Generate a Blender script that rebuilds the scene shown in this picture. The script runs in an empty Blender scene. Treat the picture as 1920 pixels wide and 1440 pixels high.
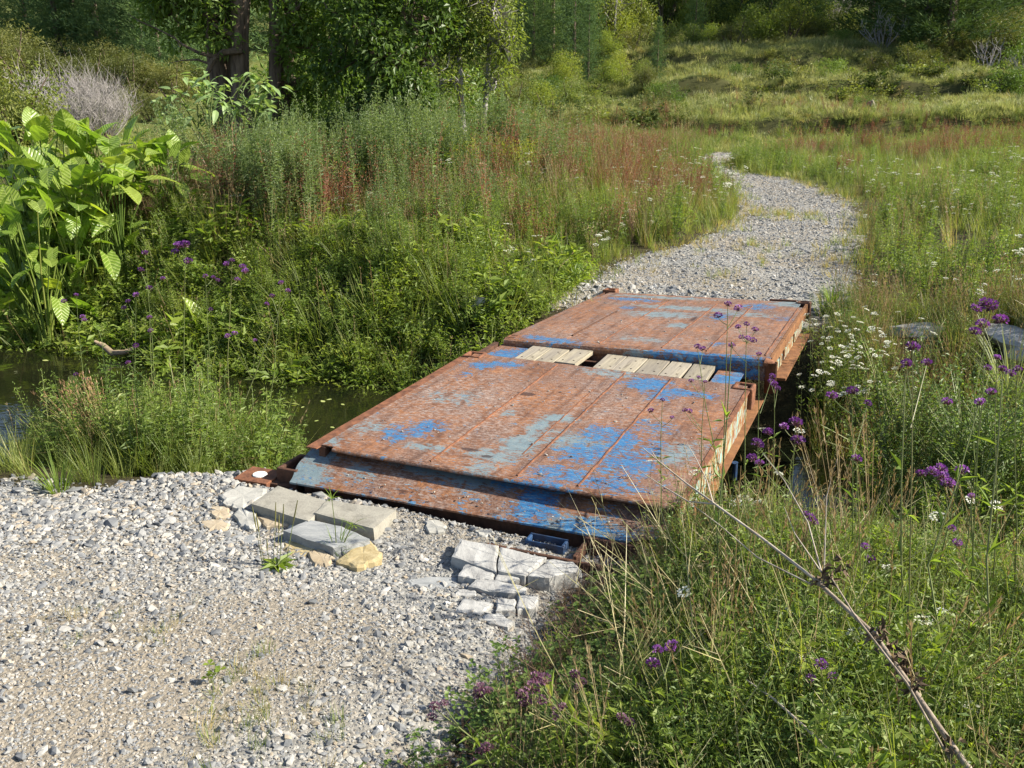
import bpy, bmesh, math, random
import numpy as np
from mathutils import Vector, Matrix, Euler

random.seed(11)
rng = np.random.default_rng(23)
SC = bpy.context.scene
COL = SC.collection
R = math.radians

# ------------------------------------------------------------------ camera, sky, sun, exposure
CAM_H = 2.32664          # metres above the bridge deck (deck = height 0)
PITCH = 0.3113           # camera looks down by this angle
FOC = 1750.0             # focal length in pixels of a 1920 px wide picture
cam_d = bpy.data.cameras.new("camera")
cam_d.sensor_width = 36.0
cam_d.lens = FOC / 1920.0 * 36.0
cam_d.clip_start = 0.05
cam_d.clip_end = 2000.0
cam = bpy.data.objects.new("camera", cam_d)
cam.location = (0, 0, CAM_H)
cam.rotation_euler = (math.pi / 2 - PITCH, 0, 0)
COL.objects.link(cam)
SC.camera = cam

SUN_AZ, SUN_EL = R(95), R(35)      # azimuth clockwise from +Y (view direction)
world = bpy.data.worlds.new("World")
SC.world = world
world.use_nodes = True
wn = world.node_tree
wn.nodes.clear()
sky = wn.nodes.new("ShaderNodeTexSky")
sky.sky_type = 'NISHITA'
sky.sun_disc = False
sky.sun_elevation = SUN_EL
sky.sun_rotation = SUN_AZ
sky.air_density = 1.0
sky.dust_density = 1.2
bg = wn.nodes.new("ShaderNodeBackground")
bg.inputs["Strength"].default_value = 0.085
wo = wn.nodes.new("ShaderNodeOutputWorld")
wn.links.new(sky.outputs[0], bg.inputs[0])
wn.links.new(bg.outputs[0], wo.inputs[0])

sun_d = bpy.data.lights.new("sun", 'SUN')
sun_d.energy = 5.0
sun_d.angle = R(0.55)
sun_d.color = (1.0, 0.93, 0.80)
sun = bpy.data.objects.new("sun", sun_d)
sdir = Vector((math.sin(SUN_AZ) * math.cos(SUN_EL), math.cos(SUN_AZ) * math.cos(SUN_EL), math.sin(SUN_EL)))
sun.rotation_euler = sdir.to_track_quat('Z', 'Y').to_euler()
sun.location = sdir * 60
COL.objects.link(sun)

SC.view_settings.view_transform = 'Standard'
SC.view_settings.look = 'None'
SC.view_settings.gamma = 1.0
SC.view_settings.use_curve_mapping = False
SC.view_settings.exposure = 1.2
SC.cycles.max_bounces = 6
SC.cycles.diffuse_bounces = 3
SC.cycles.glossy_bounces = 2
SC.cycles.transmission_bounces = 4
SC.cycles.transparent_max_bounces = 4
SC.cycles.use_denoising = True

# ------------------------------------------------------------------ frames of reference
YAW = 0.40209                                   # bridge heading, clockwise from +Y
O2 = np.array([-1.30113, 5.87251])              # near left corner of the near deck
DU = np.array([math.sin(YAW), math.cos(YAW)])
DV = np.array([math.cos(YAW), -math.sin(YAW)])


def to_uv(x, y):
    qx, qy = np.asarray(x, float) - O2[0], np.asarray(y, float) - O2[1]
    return qx * DU[0] + qy * DU[1], qx * DV[0] + qy * DV[1]


def from_uv(u, v, z=0.0):
    p = O2 + DU * u + DV * v
    return Vector((p[0], p[1], z))


_cp, _sp = math.cos(PITCH), math.sin(PITCH)


def ray(px, py):
    a = (px - 960) / FOC
    b = -(py - 720) / FOC
    return np.array([a, _cp + b * _sp, b * _cp - _sp])


def at(px, py, z):
    """point of the photograph that lies at height z"""
    d = ray(px, py)
    t = (z - CAM_H) / d[2]
    return Vector((d[0] * t, d[1] * t, z))


def at_y(px, py, y):
    """point of the photograph that lies y metres in front of the camera"""
    d = ray(px, py)
    t = y / d[1]
    return Vector((d[0] * t, y, CAM_H + d[2] * t))


def S(t):
    t = np.clip(t, 0, 1)
    return t * t * (3 - 2 * t)


def vnoise(x, y, seed=0):
    """smooth value noise, about -1..1"""
    x = np.asarray(x, float)
    y = np.asarray(y, float)
    xi, yi = np.floor(x), np.floor(y)
    fx, fy = x - xi, y - yi
    fx, fy = fx * fx * (3 - 2 * fx), fy * fy * (3 - 2 * fy)

    def h(a, b):
        s = np.sin(a * 127.1 + b * 311.7 + seed * 74.7) * 43758.5453
        return (s - np.floor(s)) * 2 - 1
    return (h(xi, yi) * (1 - fx) + h(xi + 1, yi) * fx) * (1 - fy) + (h(xi, yi + 1) * (1 - fx) + h(xi + 1, yi + 1) * fx) * fy


def fbm(x, y, seed=0, o=3):
    s = 0
    a = 1.0
    for i in range(o):
        s = s + a * vnoise(x * 2 ** i, y * 2 ** i, seed + i * 3)
        a *= 0.5
    return s / 1.75


# ------------------------------------------------------------------ terrain
WATER_Z = -1.0


def near_edge(v):
    return -0.05 - 0.72 * S((-0.45 - v) / 1.3) + 0.35 * S((v - 2.5) / 0.8) - 0.6 * S((v - 4.5) / 3)


def near_width(v):
    return 1.4 + 1.25 * np.exp(-((v + 1.75) / 0.8) ** 2) + 0.2 * S((-2.6 - v) / 1)


def far_edge(v):
    return 5.6 + 0.15 * vnoise(v * 0.6, v * 0 + 3, 5)


def ground(x, y):
    x = np.asarray(x, float)
    y = np.asarray(y, float)
    u, v = to_uv(x, y)
    near = -0.29 + 0.1 * np.clip(-0.9 - u, 0, 5) + 0.02 * vnoise(x * 1.3, y * 1.3, 1)
    # right of the drive the verge is a low bank
    near = near + 0.12 * S((v - 2.2) / 1.5) * S((0.6 - u) / 1.0) + 0.072 * S((-0.18 - u) / 0.12) * S((2.2 - v) / 0.5) * S((v + 1.5) / 0.8)
    left = S((-1.0 - v) / 1.6) * S((14 - v * 0.2 - u) / 4 + 1)
    farz = -0.27 + 0.27 * S((u - 6.4) / 4) + 0.42 * left * S((u - 4) / 3) + 0.2 * S((v - 3.0) / 2) + 0.03 * vnoise(x, y, 2)
    a = S((u - near_edge(v)) / near_width(v))
    b = S((u - (far_edge(v) - 2.05)) / 2.05)
    z = near * (1 - a) + (-1.35) * a * (1 - b) + farz * b
    # the valley floor and the terraced hill
    right = S((x + 4) / 14)
    wob = 1.6 * vnoise(x * 0.16, y * 0.02, 21) + 0.7 * vnoise(x * 0.5, y * 0.1, 22)
    h = 0.95 * S((y - 38.5 + 0.10 * x + wob) / 1.1) + 1.1 * S((y - 46 + 0.12 * x - wob) / 1.1) + 1.7 * S((y - 54 + 0.16 * x + wob) / 3.5)
    h = h * right
    slope = np.clip(y - 60 + 0.25 * np.clip(x, -20, 60), 0, 400)
    h = h + right * slope * 0.105
    lefts = 1 - right
    h = h + lefts * (0.05 * np.clip(y - 28, 0, 400) + 0.10 * np.clip(y - 55, 0, 400) + 0.06 * np.clip(-x - 12, 0, 60) * S((y - 24) / 12))
    h = h + S((y - 34) / 8) * (0.25 * fbm(x * 0.45, y * 0.6, 7) + 0.55 * np.abs(vnoise(x * 0.22, y * 0.8, 12)) ** 0.7 + 0.18 * np.abs(vnoise(x * 0.9, y * 1.2, 14)) + 0.1 * vnoise(x * 2.0, y * 2.4, 13) + 0.8 * vnoise(x * 0.08, y * 0.08, 9) * S((y - 55) / 20))
    h = np.where(y > 150, h + (y - 150) * 0.12, h)
    return z + h


def gz(x, y):
    return float(ground(x, y))


def at_g(px, py):
    """where the line of sight through a place in the photograph meets the ground"""
    d = ray(px, py)
    t = np.linspace(1.5, 60, 2400)
    z = CAM_H + d[2] * t
    k = np.argmax(z < ground(d[0] * t, d[1] * t))
    return Vector((d[0] * t[k], d[1] * t[k], z[k]))


# the track beyond the bridge: outline on the ground
TRK_L = [(1000, 556), (1060, 530), (1180, 490), (1300, 452), (1375, 420), (1392, 398), (1378, 366), (1345, 335), (1312, 316), (1308, 300), (1345, 287), (1435, 276)]
TRK_R = [(1640, 600), (1590, 540), (1604, 480), (1617, 410), (1590, 380), (1540, 352), (1480, 336), (1400, 324), (1362, 310), (1368, 299), (1400, 290), (1440, 283)]
POLY = [at(p[0], p[1], 0.0 if p[1] < 480 else -0.15)[:2] for p in TRK_L] + [at(p[0], p[1], 0.0 if p[1] < 480 else -0.15)[:2] for p in TRK_R[::-1]]
POLY = np.array(POLY)


def poly_sd(x, y, poly):
    """signed distance to a polygon: negative inside"""
    x = np.asarray(x, float)
    y = np.asarray(y, float)
    d = np.full(x.shape, 1e9)
    ins = np.zeros(x.shape, bool)
    n = len(poly)
    for i in range(n):
        ax, ay = poly[i]
        bx, by = poly[(i + 1) % n]
        ex, ey = bx - ax, by - ay
        t = np.clip(((x - ax) * ex + (y - ay) * ey) / (ex * ex + ey * ey + 1e-12), 0, 1)
        d = np.minimum(d, np.hypot(x - ax - t * ex, y - ay - t * ey))
        c = ((ay > y) != (by > y)) & (x < (bx - ax) * (y - ay) / (by - ay + 1e-12) + ax)
        ins ^= c
    return np.where(ins, -d, d)


def track_sd(x, y):
    return poly_sd(x, y, POLY)


# gravel apron on the near side: its outline on the ground
DRV = np.array([at(*p)[:2] for p in [(-1500, 1900, 0.1), (-1200, 930, -0.25), (0, 912, -0.26), (150, 925, -0.26), (300, 905, -0.27), (450, 885, -0.28), (560, 890, -0.28), (900, 930, -0.28), (1150, 1000, -0.28),
                                     (1120, 1075, -0.27), (1040, 1120, -0.22), (1000, 1190, -0.18), (960, 1270, -0.12), (850, 1350, -0.08), (740, 1440, -0.02), (600, 1900, 0.2)]])


def drive_sd(x, y):
    return poly_sd(x, y, DRV)


# ------------------------------------------------------------------ object helpers
def tag(o, label=None, cat=None, group=None, kind=None):
    if label:
        o["label"] = label
    if cat:
        o["category"] = cat
    if group:
        o["group"] = group
    if kind:
        o["kind"] = kind
    return o


def thing(name, label, cat, loc=(0, 0, 0), rz=0.0, group=None):
    o = bpy.data.objects.new(name, None)
    o.empty_display_size = 0.1
    o.location = loc
    o.rotation_euler = (0, 0, rz)
    COL.objects.link(o)
    return tag(o, label, cat, group)


def put(name, me, parent=None, loc=None, rot=None, scale=None):
    o = bpy.data.objects.new(name, me)
    COL.objects.link(o)
    if parent:
        o.parent = parent
    if loc is not None:
        o.location = loc
    if rot is not None:
        o.rotation_euler = rot
    if scale is not None:
        o.scale = scale if hasattr(scale, '__len__') else (scale,) * 3
    return o


def copy_tree(o, parent=None):
    c = o.copy()
    COL.objects.link(c)
    if parent:
        c.parent = parent
    for ch in o.children:
        copy_tree(ch, c)
    return c


class MB:
    """collects triangles, quads and tubes; makes one mesh"""

    def __init__(self):
        self.v, self.f, self.m, self.n = [], [], [], 0

    def add(self, V, F, mat=0):
        V = np.asarray(V, float).reshape(-1, 3)
        self.v.append(V)
        F = np.asarray(F) + self.n
        self.f.extend(F.tolist())
        self.m.extend([mat] * len(F))
        self.n += len(V)

    def leaves(self, P, D, U, L, W, mat=0, fold=0.12, droop=0.15, at=0.42):
        P, D, U = (np.asarray(a, float).reshape(-1, 3) for a in (P, D, U))
        n = len(P)
        L = np.broadcast_to(np.asarray(L, float), (n,))[:, None]
        W = np.broadcast_to(np.asarray(W, float), (n,))[:, None]
        D = D / (np.linalg.norm(D, axis=1, keepdims=True) + 1e-9)
        Sd = np.cross(D, U)
        Sd = Sd / (np.linalg.norm(Sd, axis=1, keepdims=True) + 1e-9)
        Un = np.cross(Sd, D)
        M = P + D * L * at
        V = np.stack([P, M + Sd * W / 2 + Un * W * fold, P + D * L - Un * L * droop, M - Sd * W / 2 + Un * W * fold], 1)
        base = np.arange(n)[:, None] * 4
        F = np.concatenate([base + np.array([0, 2, 1]), base + np.array([0, 3, 2])], 0)
        self.add(V.reshape(-1, 3), F, mat)

    def blades(self, P, az, L, W, bend, lean, mat=0, seg=3):
        """grass blades: n strips that curve outwards"""
        P = np.asarray(P, float).reshape(-1, 3)
        n = len(P)
        az, L, W, bend, lean = (np.broadcast_to(np.asarray(a, float), (n,)) for a in (az, L, W, bend, lean))
        dx, dy = np.cos(az), np.sin(az)
        sx, sy = -dy, dx
        rows = []
        pos = P.copy()
        for k in range(seg + 1):
            t = k / seg
            w = W * (1 - t ** 1.6) * 0.5
            if k < seg:
                rows.append(pos + np.stack([sx * w, sy * w, 0 * w], 1))
                rows.append(pos - np.stack([sx * w, sy * w, 0 * w], 1))
            else:
                rows.append(pos.copy())
            ang = lean + bend * (t + 0.5 / seg)
            st = L / seg
            pos = pos + np.stack([dx * np.sin(ang) * st, dy * np.sin(ang) * st, np.cos(ang) * st], 1)
        V = np.stack(rows, 1)
        m = V.shape[1]
        base = np.arange(n)[:, None] * m
        off = self.n
        self.v.append(V.reshape(-1, 3))
        self.n += n * m
        for k in range(seg - 1):
            q = base + np.array([2 * k, 2 * k + 1, 2 * k + 3, 2 * k + 2]) + off
            self.f.extend(q.tolist())
            self.m.extend([mat] * n)
        q = base + np.array([2 * seg - 2, 2 * seg - 1, 2 * seg]) + off
        self.f.extend(q.tolist())
        self.m.extend([mat] * n)

    def tube(self, path, rad, sides=4, mat=0, cap=False):
        path = [Vector(p) for p in path]
        n = len(path)
        rad = np.broadcast_to(np.asarray(rad, float), (n,)) if np.ndim(rad) else np.full(n, rad)
        V = []
        ref = Vector((0.31, 0.57, 0.76))
        for i, p in enumerate(path):
            d = (path[min(i + 1, n - 1)] - path[max(i - 1, 0)])
            if d.length < 1e-9:
                d = Vector((0, 0, 1))
            d.normalize()
            a = d.cross(ref)
            if a.length < 0.05:
                a = d.cross(Vector((1, 0, 0)))
            a.normalize()
            b = d.cross(a)
            for k in range(sides):
                an = 2 * math.pi * k / sides
                V.append(p + (a * math.cos(an) + b * math.sin(an)) * rad[i])
        F = []
        for i in range(n - 1):
            for k in range(sides):
                k2 = (k + 1) % sides
                F.append((i * sides + k, i * sides + k2, (i + 1) * sides + k2, (i + 1) * sides + k))
        self.add([v[:] for v in V], F, mat)
        if cap:
            for r0 in (0, (n - 1) * sides):
                self.f.append([self.n - n * sides + r0 + k for k in range(sides)])
                self.m.append(mat)

    def box(self, lo, hi, mat=0):
        x0, y0, z0 = lo
        x1, y1, z1 = hi
        self.add([(x0, y0, z0), (x1, y0, z0), (x1, y1, z0), (x0, y1, z0), (x0, y0, z1), (x1, y0, z1), (x1, y1, z1), (x0, y1, z1)],
                 [(0, 3, 2, 1), (4, 5, 6, 7), (0, 1, 5, 4), (1, 2, 6, 5), (2, 3, 7, 6), (3, 0, 4, 7)], mat)

    def mesh(self, name, mats, smooth=False):
        me = bpy.data.meshes.new(name)
        V = np.concatenate(self.v) if self.v else np.zeros((0, 3))
        me.from_pydata(V.tolist(), [], self.f)
        for m in mats if isinstance(mats, (list, tuple)) else [mats]:
            me.materials.append(m)
        if any(self.m):
            me.polygons.foreach_set("material_index", self.m)
        if smooth:
            me.polygons.foreach_set("use_smooth", [True] * len(me.polygons))
        me.update()
        return me


def bevel(me, w=0.006, seg=2, angle=40):
    bm = bmesh.new()
    bm.from_mesh(me)
    bmesh.ops.remove_doubles(bm, verts=bm.verts, dist=1e-5)
    ed = [e for e in bm.edges if len(e.link_faces) == 2 and e.calc_face_angle(0) > R(angle)]
    if ed:
        bmesh.ops.bevel(bm, geom=ed, offset=w, segments=seg, profile=0.5, affect='EDGES', clamp_overlap=True)
    bm.to_mesh(me)
    bm.free()
    return me


# ------------------------------------------------------------------ materials
def mat_new(name):
    m = bpy.data.materials.new(name)
    m.use_nodes = True
    nt = m.node_tree
    nt.nodes.clear()
    out = nt.nodes.new("ShaderNodeOutputMaterial")
    return m, nt, out


def nd(nt, typ, ins=None, **kw):
    n = nt.nodes.new(typ)
    for k, v in kw.items():
        setattr(n, k, v)
    for k, v in (ins or {}).items():
        s = n.inputs[k]
        if isinstance(v, bpy.types.NodeSocket):
            nt.links.new(v, s)
        else:
            s.default_value = v
    return n


def c4(c):
    return (c[0], c[1], c[2], 1.0)


def ramp(nt, fac, stops, interp='LINEAR'):
    n = nt.nodes.new("ShaderNodeValToRGB")
    cr = n.color_ramp
    cr.interpolation = interp
    while len(cr.elements) < len(stops):
        cr.elements.new(0.5)
    for e, (p, c) in zip(cr.elements, stops):
        e.position = p
        e.color = c4(c) if len(c) == 3 else c
    nt.links.new(fac, n.inputs[0])
    return n.outputs[0]


def mix(nt, f, a, b, blend='MIX'):
    n = nt.nodes.new("ShaderNodeMix")
    n.data_type = 'RGBA'
    n.blend_type = blend
    for sock, v in ((n.inputs[0], f), (n.inputs[6], a), (n.inputs[7], b)):
        if isinstance(v, bpy.types.NodeSocket):
            nt.links.new(v, sock)
        elif sock == n.inputs[0]:
            sock.default_value = v
        else:
            sock.default_value = c4(v)
    return n.outputs[2]


def math_(nt, op, a, b=0.5, c=None, clamp=False):
    n = nt.nodes.new("ShaderNodeMath")
    n.operation = op
    n.use_clamp = clamp
    for i, v in enumerate((a, b, c)):
        if v is None:
            continue
        if isinstance(v, bpy.types.NodeSocket):
            nt.links.new(v, n.inputs[i])
        else:
            n.inputs[i].default_value = v
    return n.outputs[0]


def smooth(nt, v, lo, hi):
    n = nt.nodes.new("ShaderNodeMapRange")
    n.interpolation_type = 'SMOOTHSTEP'
    nt.links.new(v, n.inputs[0])
    n.inputs[1].default_value = lo
    n.inputs[2].default_value = hi
    return n.outputs[0]


def noise(nt, vec, scale, detail=4, rough=0.55, dist=0.0):
    n = nd(nt, "ShaderNodeTexNoise", {"Scale": scale, "Detail": detail, "Roughness": rough, "Distortion": dist})
    if vec is not None:
        nt.links.new(vec, n.inputs["Vector"])
    return n.outputs[0]


LEAF_K = 1.42


def leaf_mat(name, stops, trans=0.4, rough=0.5, tcol=None, spec=0.35):
    """leaf or stem: colour varies from plant to plant and leaf to leaf; light passes through"""
    m, nt, out = mat_new(name)
    oi = nd(nt, "ShaderNodeObjectInfo")
    ge = nd(nt, "ShaderNodeNewGeometry")
    s = math_(nt, 'ADD', math_(nt, 'MULTIPLY', oi.outputs["Random"], 0.6), math_(nt, 'MULTIPLY', ge.outputs["Random Per Island"], 0.4))
    if tcol is None:
        stops = [(a, tuple(min(.75, q * LEAF_K) for q in c)) for a, c in stops]
    col = ramp(nt, s, stops)
    p = nd(nt, "ShaderNodeBsdfPrincipled", {"Base Color": col, "Roughness": rough, "Specular IOR Level": spec})
    if trans > 0:
        tc = mix(nt, 1.0, col, tcol or (1.0, 1.0, 0.45), 'MULTIPLY')
        hs = nd(nt, "ShaderNodeHueSaturation", {"Value": 1.8, "Saturation": 1.0, "Color": tc})
        t = nd(nt, "ShaderNodeBsdfTranslucent", {"Color": hs.outputs[0]})
        ms = nd(nt, "ShaderNodeMixShader", {0: trans, 1: p.outputs[0], 2: t.outputs[0]})
        nt.links.new(ms.outputs[0], out.inputs[0])
    else:
        nt.links.new(p.outputs[0], out.inputs[0])
    return m


def plain_mat(name, col, col2, scale=6, rough=0.7, bump=0.3, spec=0.3, metallic=0.0, stretch=(1, 1, 1), detail=6):
    """two tones broken up by noise, with fine relief"""
    m, nt, out = mat_new(name)
    tc = nd(nt, "ShaderNodeTexCoord")
    mp = nd(nt, "ShaderNodeMapping", {"Vector": tc.outputs["Object"], "Scale": stretch})
    n = noise(nt, mp.outputs[0], scale, detail, 0.62)
    col_ = ramp(nt, n, [(0.3, col), (0.7, col2)])
    b = nd(nt, "ShaderNodeBump", {"Strength": bump, "Distance": 0.02, "Height": n})
    p = nd(nt, "ShaderNodeBsdfPrincipled", {"Base Color": col_, "Roughness": rough, "Specular IOR Level": spec, "Metallic": metallic, "Normal": b.outputs[0]})
    nt.links.new(p.outputs[0], out.inputs[0])
    return m


# ------------------------------------------------------------------ scattering of uncountable growth
PROTO_COL = bpy.data.collections.new("sources")      # never linked to the scene


def proto(me):
    o = bpy.data.objects.new("source", me)
    PROTO_COL.objects.link(o)
    return o


def scatter(name, label, P, rot, scl, protos, kind='stuff'):
    """one object that carries a growth of many small plants or stones"""
    n = len(P)
    me = bpy.data.meshes.new(name)
    me.vertices.add(n)
    me.vertices.foreach_set("co", np.asarray(P, np.float32).ravel())
    a = me.attributes.new("rot", 'FLOAT_VECTOR', 'POINT')
    a.data.foreach_set("vector", np.asarray(rot, np.float32).ravel())
    a = me.attributes.new("scl", 'FLOAT_VECTOR', 'POINT')
    s = np.asarray(scl, np.float32)
    if s.ndim == 1:
        s = np.repeat(s[:, None], 3, 1)
    a.data.foreach_set("vector", s.ravel())
    a = me.attributes.new("pick", 'INT', 'POINT')
    a.data.foreach_set("value", rng.integers(0, len(protos), n).astype(np.int32))
    me.update()
    o = bpy.data.objects.new(name, me)
    COL.objects.link(o)
    for p in protos:
        for m in p.data.materials:
            if m and m.name not in me.materials:
                me.materials.append(m)
    ng = bpy.data.node_groups.new(name, 'GeometryNodeTree')
    ng.interface.new_socket("Geometry", in_out='INPUT', socket_type='NodeSocketGeometry')
    ng.interface.new_socket("Geometry", in_out='OUTPUT', socket_type='NodeSocketGeometry')
    gi, go = ng.nodes.new("NodeGroupInput"), ng.nodes.new("NodeGroupOutput")
    iop = ng.nodes.new("GeometryNodeInstanceOnPoints")
    jn = ng.nodes.new("GeometryNodeJoinGeometry")
    for p in protos:
        oi = ng.nodes.new("GeometryNodeObjectInfo")
        oi.inputs[0].default_value = p
        g2 = ng.nodes.new("GeometryNodeGeometryToInstance")
        ng.links.new(oi.outputs["Geometry"], g2.inputs[0])
        ng.links.new(g2.outputs[0], jn.inputs[0])

    def attr(nm, typ):
        k = ng.nodes.new("GeometryNodeInputNamedAttribute")
        k.data_type = typ
        k.inputs[0].default_value = nm
        return k.outputs[0]
    ng.links.new(gi.outputs[0], iop.inputs["Points"])
    ng.links.new(jn.outputs[0], iop.inputs["Instance"])
    iop.inputs["Pick Instance"].default_value = True
    ng.links.new(attr("pick", 'INT'), iop.inputs["Instance Index"])
    ng.links.new(attr("rot", 'FLOAT_VECTOR'), iop.inputs["Rotation"])
    ng.links.new(attr("scl", 'FLOAT_VECTOR'), iop.inputs["Scale"])
    ng.links.new(iop.outputs[0], go.inputs[0])
    md = o.modifiers.new("growth", 'NODES')
    md.node_group = ng
    tag(o, label, None, None, kind)
    return o


def sample(n, box, prob, jitter=None):
    """n random ground points inside box where prob(x, y) says so"""
    x0, x1, y0, y1 = box
    xs, ys = [], []
    got = 0
    for _ in range(60):
        x = rng.uniform(x0, x1, n * 2)
        y = rng.uniform(y0, y1, n * 2)
        k = rng.random(n * 2) < prob(x, y)
        xs.append(x[k])
        ys.append(y[k])
        got += int(k.sum())
        if got >= n:
            break
    x = np.concatenate(xs)[:n]
    y = np.concatenate(ys)[:n]
    return x, y


def in_view(x, y, k=0.62, m=2.2):
    return (np.abs(x) < k * y + m).astype(float)


def grow(name, label, x, y, protos, s0, s1, tilt=0.15, sink=0.02, zf=None, sz=None):
    n = len(x)
    z = ground(x, y) - sink if zf is None else zf
    P = np.stack([x, y, z], 1)
    rot = np.stack([rng.normal(0, tilt, n), rng.normal(0, tilt, n), rng.uniform(0, 6.283, n)], 1)
    s = rng.uniform(s0, s1, n) if sz is None else sz
    s = s * (1 + .22 * vnoise(x * .9, y * .9, 61) + .16 * vnoise(x * 2.3, y * 2.3, 62))
    return scatter(name, label, P, rot, s, protos)
# ------------------------------------------------------------------ ground, water
_da, _db = at(-60, 1350, 0.06), at(520, 1165, -0.05)


def dusty(x, y):
    """bare trodden soil in the wheel track near the camera"""
    ex, ey = _db.x - _da.x, _db.y - _da.y
    t = np.clip(((x - _da.x) * ex + (y - _da.y) * ey) / (ex * ex + ey * ey), 0, 1)
    d = np.hypot(x - _da.x - t * ex, y - _da.y - t * ey)
    return S((0.78 - d + 0.32 * fbm(x * 1.6, y * 1.6, 31)) / 0.5)


def nonuni(a, b, n, focus, dense):
    t = np.linspace(-1, 1, n)
    w = np.sinh(t * dense) / np.sinh(dense)
    return np.where(w < 0, focus + w * (focus - a), focus + w * (b - focus))


gx = nonuni(-190, 190, 330, 0.0, 5.2)
gy = np.concatenate([np.linspace(-60, 0, 12)[:-1], np.linspace(0, 14, 150)[:-1], np.linspace(14, 36, 110)[:-1], np.linspace(36, 66, 150)[:-1], np.linspace(66, 90, 40)[:-1], np.linspace(90, 330, 50)])
GX, GY = np.meshgrid(gx, gy)
GZ = ground(GX, GY)
nx, ny = len(gx), len(gy)
gv = np.stack([GX.ravel(), GY.ravel(), GZ.ravel()], 1)
ii = (np.arange(ny - 1)[:, None] * nx + np.arange(nx - 1)[None, :]).ravel()
gf = np.stack([ii, ii + 1, ii + nx + 1, ii + nx], 1)
gme = bpy.data.meshes.new("ground")
gme.from_pydata(gv.tolist(), [], gf.tolist())
gme.polygons.foreach_set("use_smooth", [True] * len(gme.polygons))
tr = 1 - S((track_sd(GX, GY) + 0.25 + 0.12 * vnoise(GX * 2, GY * 2, 4)) / 0.5)
dr = 1 - S((drive_sd(GX, GY) + 0.15 + 0.1 * vnoise(GX * 3, GY * 3, 5)) / 0.35)
ga = gme.attributes.new("gravel", 'FLOAT', 'POINT')
ga.data.foreach_set("value", np.maximum(tr, dr).ravel().astype(np.float32))
ga = gme.attributes.new("dust", 'FLOAT', 'POINT')
ga.data.foreach_set("value", dusty(GX, GY).ravel().astype(np.float32))

m, nt, out = mat_new("ground_soil")
tc = nd(nt, "ShaderNodeTexCoord")
P = tc.outputs["Object"]
n1 = noise(nt, P, 0.7, 5)
n2 = noise(nt, P, 9, 5)
n3 = noise(nt, P, 55, 3, 0.7)
vor = nd(nt, "ShaderNodeTexVoronoi", {"Scale": 42.0, "Vector": P})
stone = ramp(nt, vor.outputs["Color"], [(0.0, (0.13, 0.13, 0.125)), (0.35, (0.22, 0.215, 0.20)), (0.7, (0.29, 0.28, 0.25)), (1.0, (0.37, 0.36, 0.33))])
dust = ramp(nt, n3, [(0.3, (0.17, 0.15, 0.12)), (0.7, (0.28, 0.245, 0.19))])
a_d = nd(nt, "ShaderNodeAttribute", attribute_name="dust")
tan = ramp(nt, n3, [(0.3, (0.18, 0.157, 0.122)), (0.7, (0.285, 0.245, 0.19))])
grav = mix(nt, smooth(nt, n1, 0.38, 0.62), stone, dust)
grav = mix(nt, math_(nt, 'MULTIPLY', a_d.outputs["Fac"], 0.9), grav, tan)
soil = ramp(nt, n2, [(0.3, (0.030, 0.024, 0.014)), (0.5, (0.05, 0.042, 0.02)), (0.75, (0.075, 0.07, 0.03))])
grassy = ramp(nt, n1, [(0.3, (0.06, 0.08, 0.02)), (0.55, (0.10, 0.115, 0.03)), (0.75, (0.15, 0.135, 0.055))])
sx = nd(nt, "ShaderNodeSeparateXYZ", {0: P})
fargrass = smooth(nt, sx.outputs[1], 16.0, 30.0)
veg = mix(nt, fargrass, soil, grassy)
a_gr = nd(nt, "ShaderNodeAttribute", attribute_name="gravel")
gm = smooth(nt, math_(nt, 'ADD', a_gr.outputs["Fac"], math_(nt, 'MULTIPLY', math_(nt, 'SUBTRACT', n2, 0.5), 0.6)), 0.35, 0.65)
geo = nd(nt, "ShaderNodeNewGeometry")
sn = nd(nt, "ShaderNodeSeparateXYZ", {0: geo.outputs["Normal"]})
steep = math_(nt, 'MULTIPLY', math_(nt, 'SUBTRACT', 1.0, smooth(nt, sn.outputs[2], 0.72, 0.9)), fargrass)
veg = mix(nt, math_(nt, 'MULTIPLY', steep, 0.7), veg, (0.05, 0.045, 0.02))  # bare soil on steep faces, darkened to paint in the terraces' shadow bands
col = mix(nt, gm, veg, grav)
hgt = math_(nt, 'ADD', n3, math_(nt, 'MULTIPLY', vor.outputs["Distance"], -0.8))
bp = nd(nt, "ShaderNodeBump", {"Strength": 0.8, "Distance": 0.012, "Height": hgt})
pb = nd(nt, "ShaderNodeBsdfPrincipled", {"Base Color": col, "Roughness": 0.95, "Specular IOR Level": 0.15, "Normal": bp.outputs[0]})
nt.links.new(pb.outputs[0], out.inputs[0])
gme.materials.append(m)
gme.update()
tag(put("ground", gme), "valley floor and hillside under the weeds and gravel", None, None, "structure")

m, nt, out = mat_new("stream_water")
tc = nd(nt, "ShaderNodeTexCoord")
mp = nd(nt, "ShaderNodeMapping", {"Vector": tc.outputs["Object"], "Scale": (1.0, 2.2, 1.0)})
r1 = noise(nt, mp.outputs[0], 2.2, 3)
r2 = noise(nt, tc.outputs["Object"], 1.4, 4)
colw = ramp(nt, r2, [(0.35, (0.004, 0.006, 0.003)), (0.7, (0.014, 0.014, 0.006))])
bp = nd(nt, "ShaderNodeBump", {"Strength": 0.16, "Distance": 0.03, "Height": r1})
pb = nd(nt, "ShaderNodeBsdfPrincipled", {"Base Color": colw, "Roughness": 0.04, "IOR": 1.33, "Specular IOR Level": 0.5, "Normal": bp.outputs[0]})
nt.links.new(pb.outputs[0], out.inputs[0])
W = MB()
nu, nv = 8, 40
us, vs = np.linspace(-1.2, 5.6, nu), np.linspace(-34, 30, nv)
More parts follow.
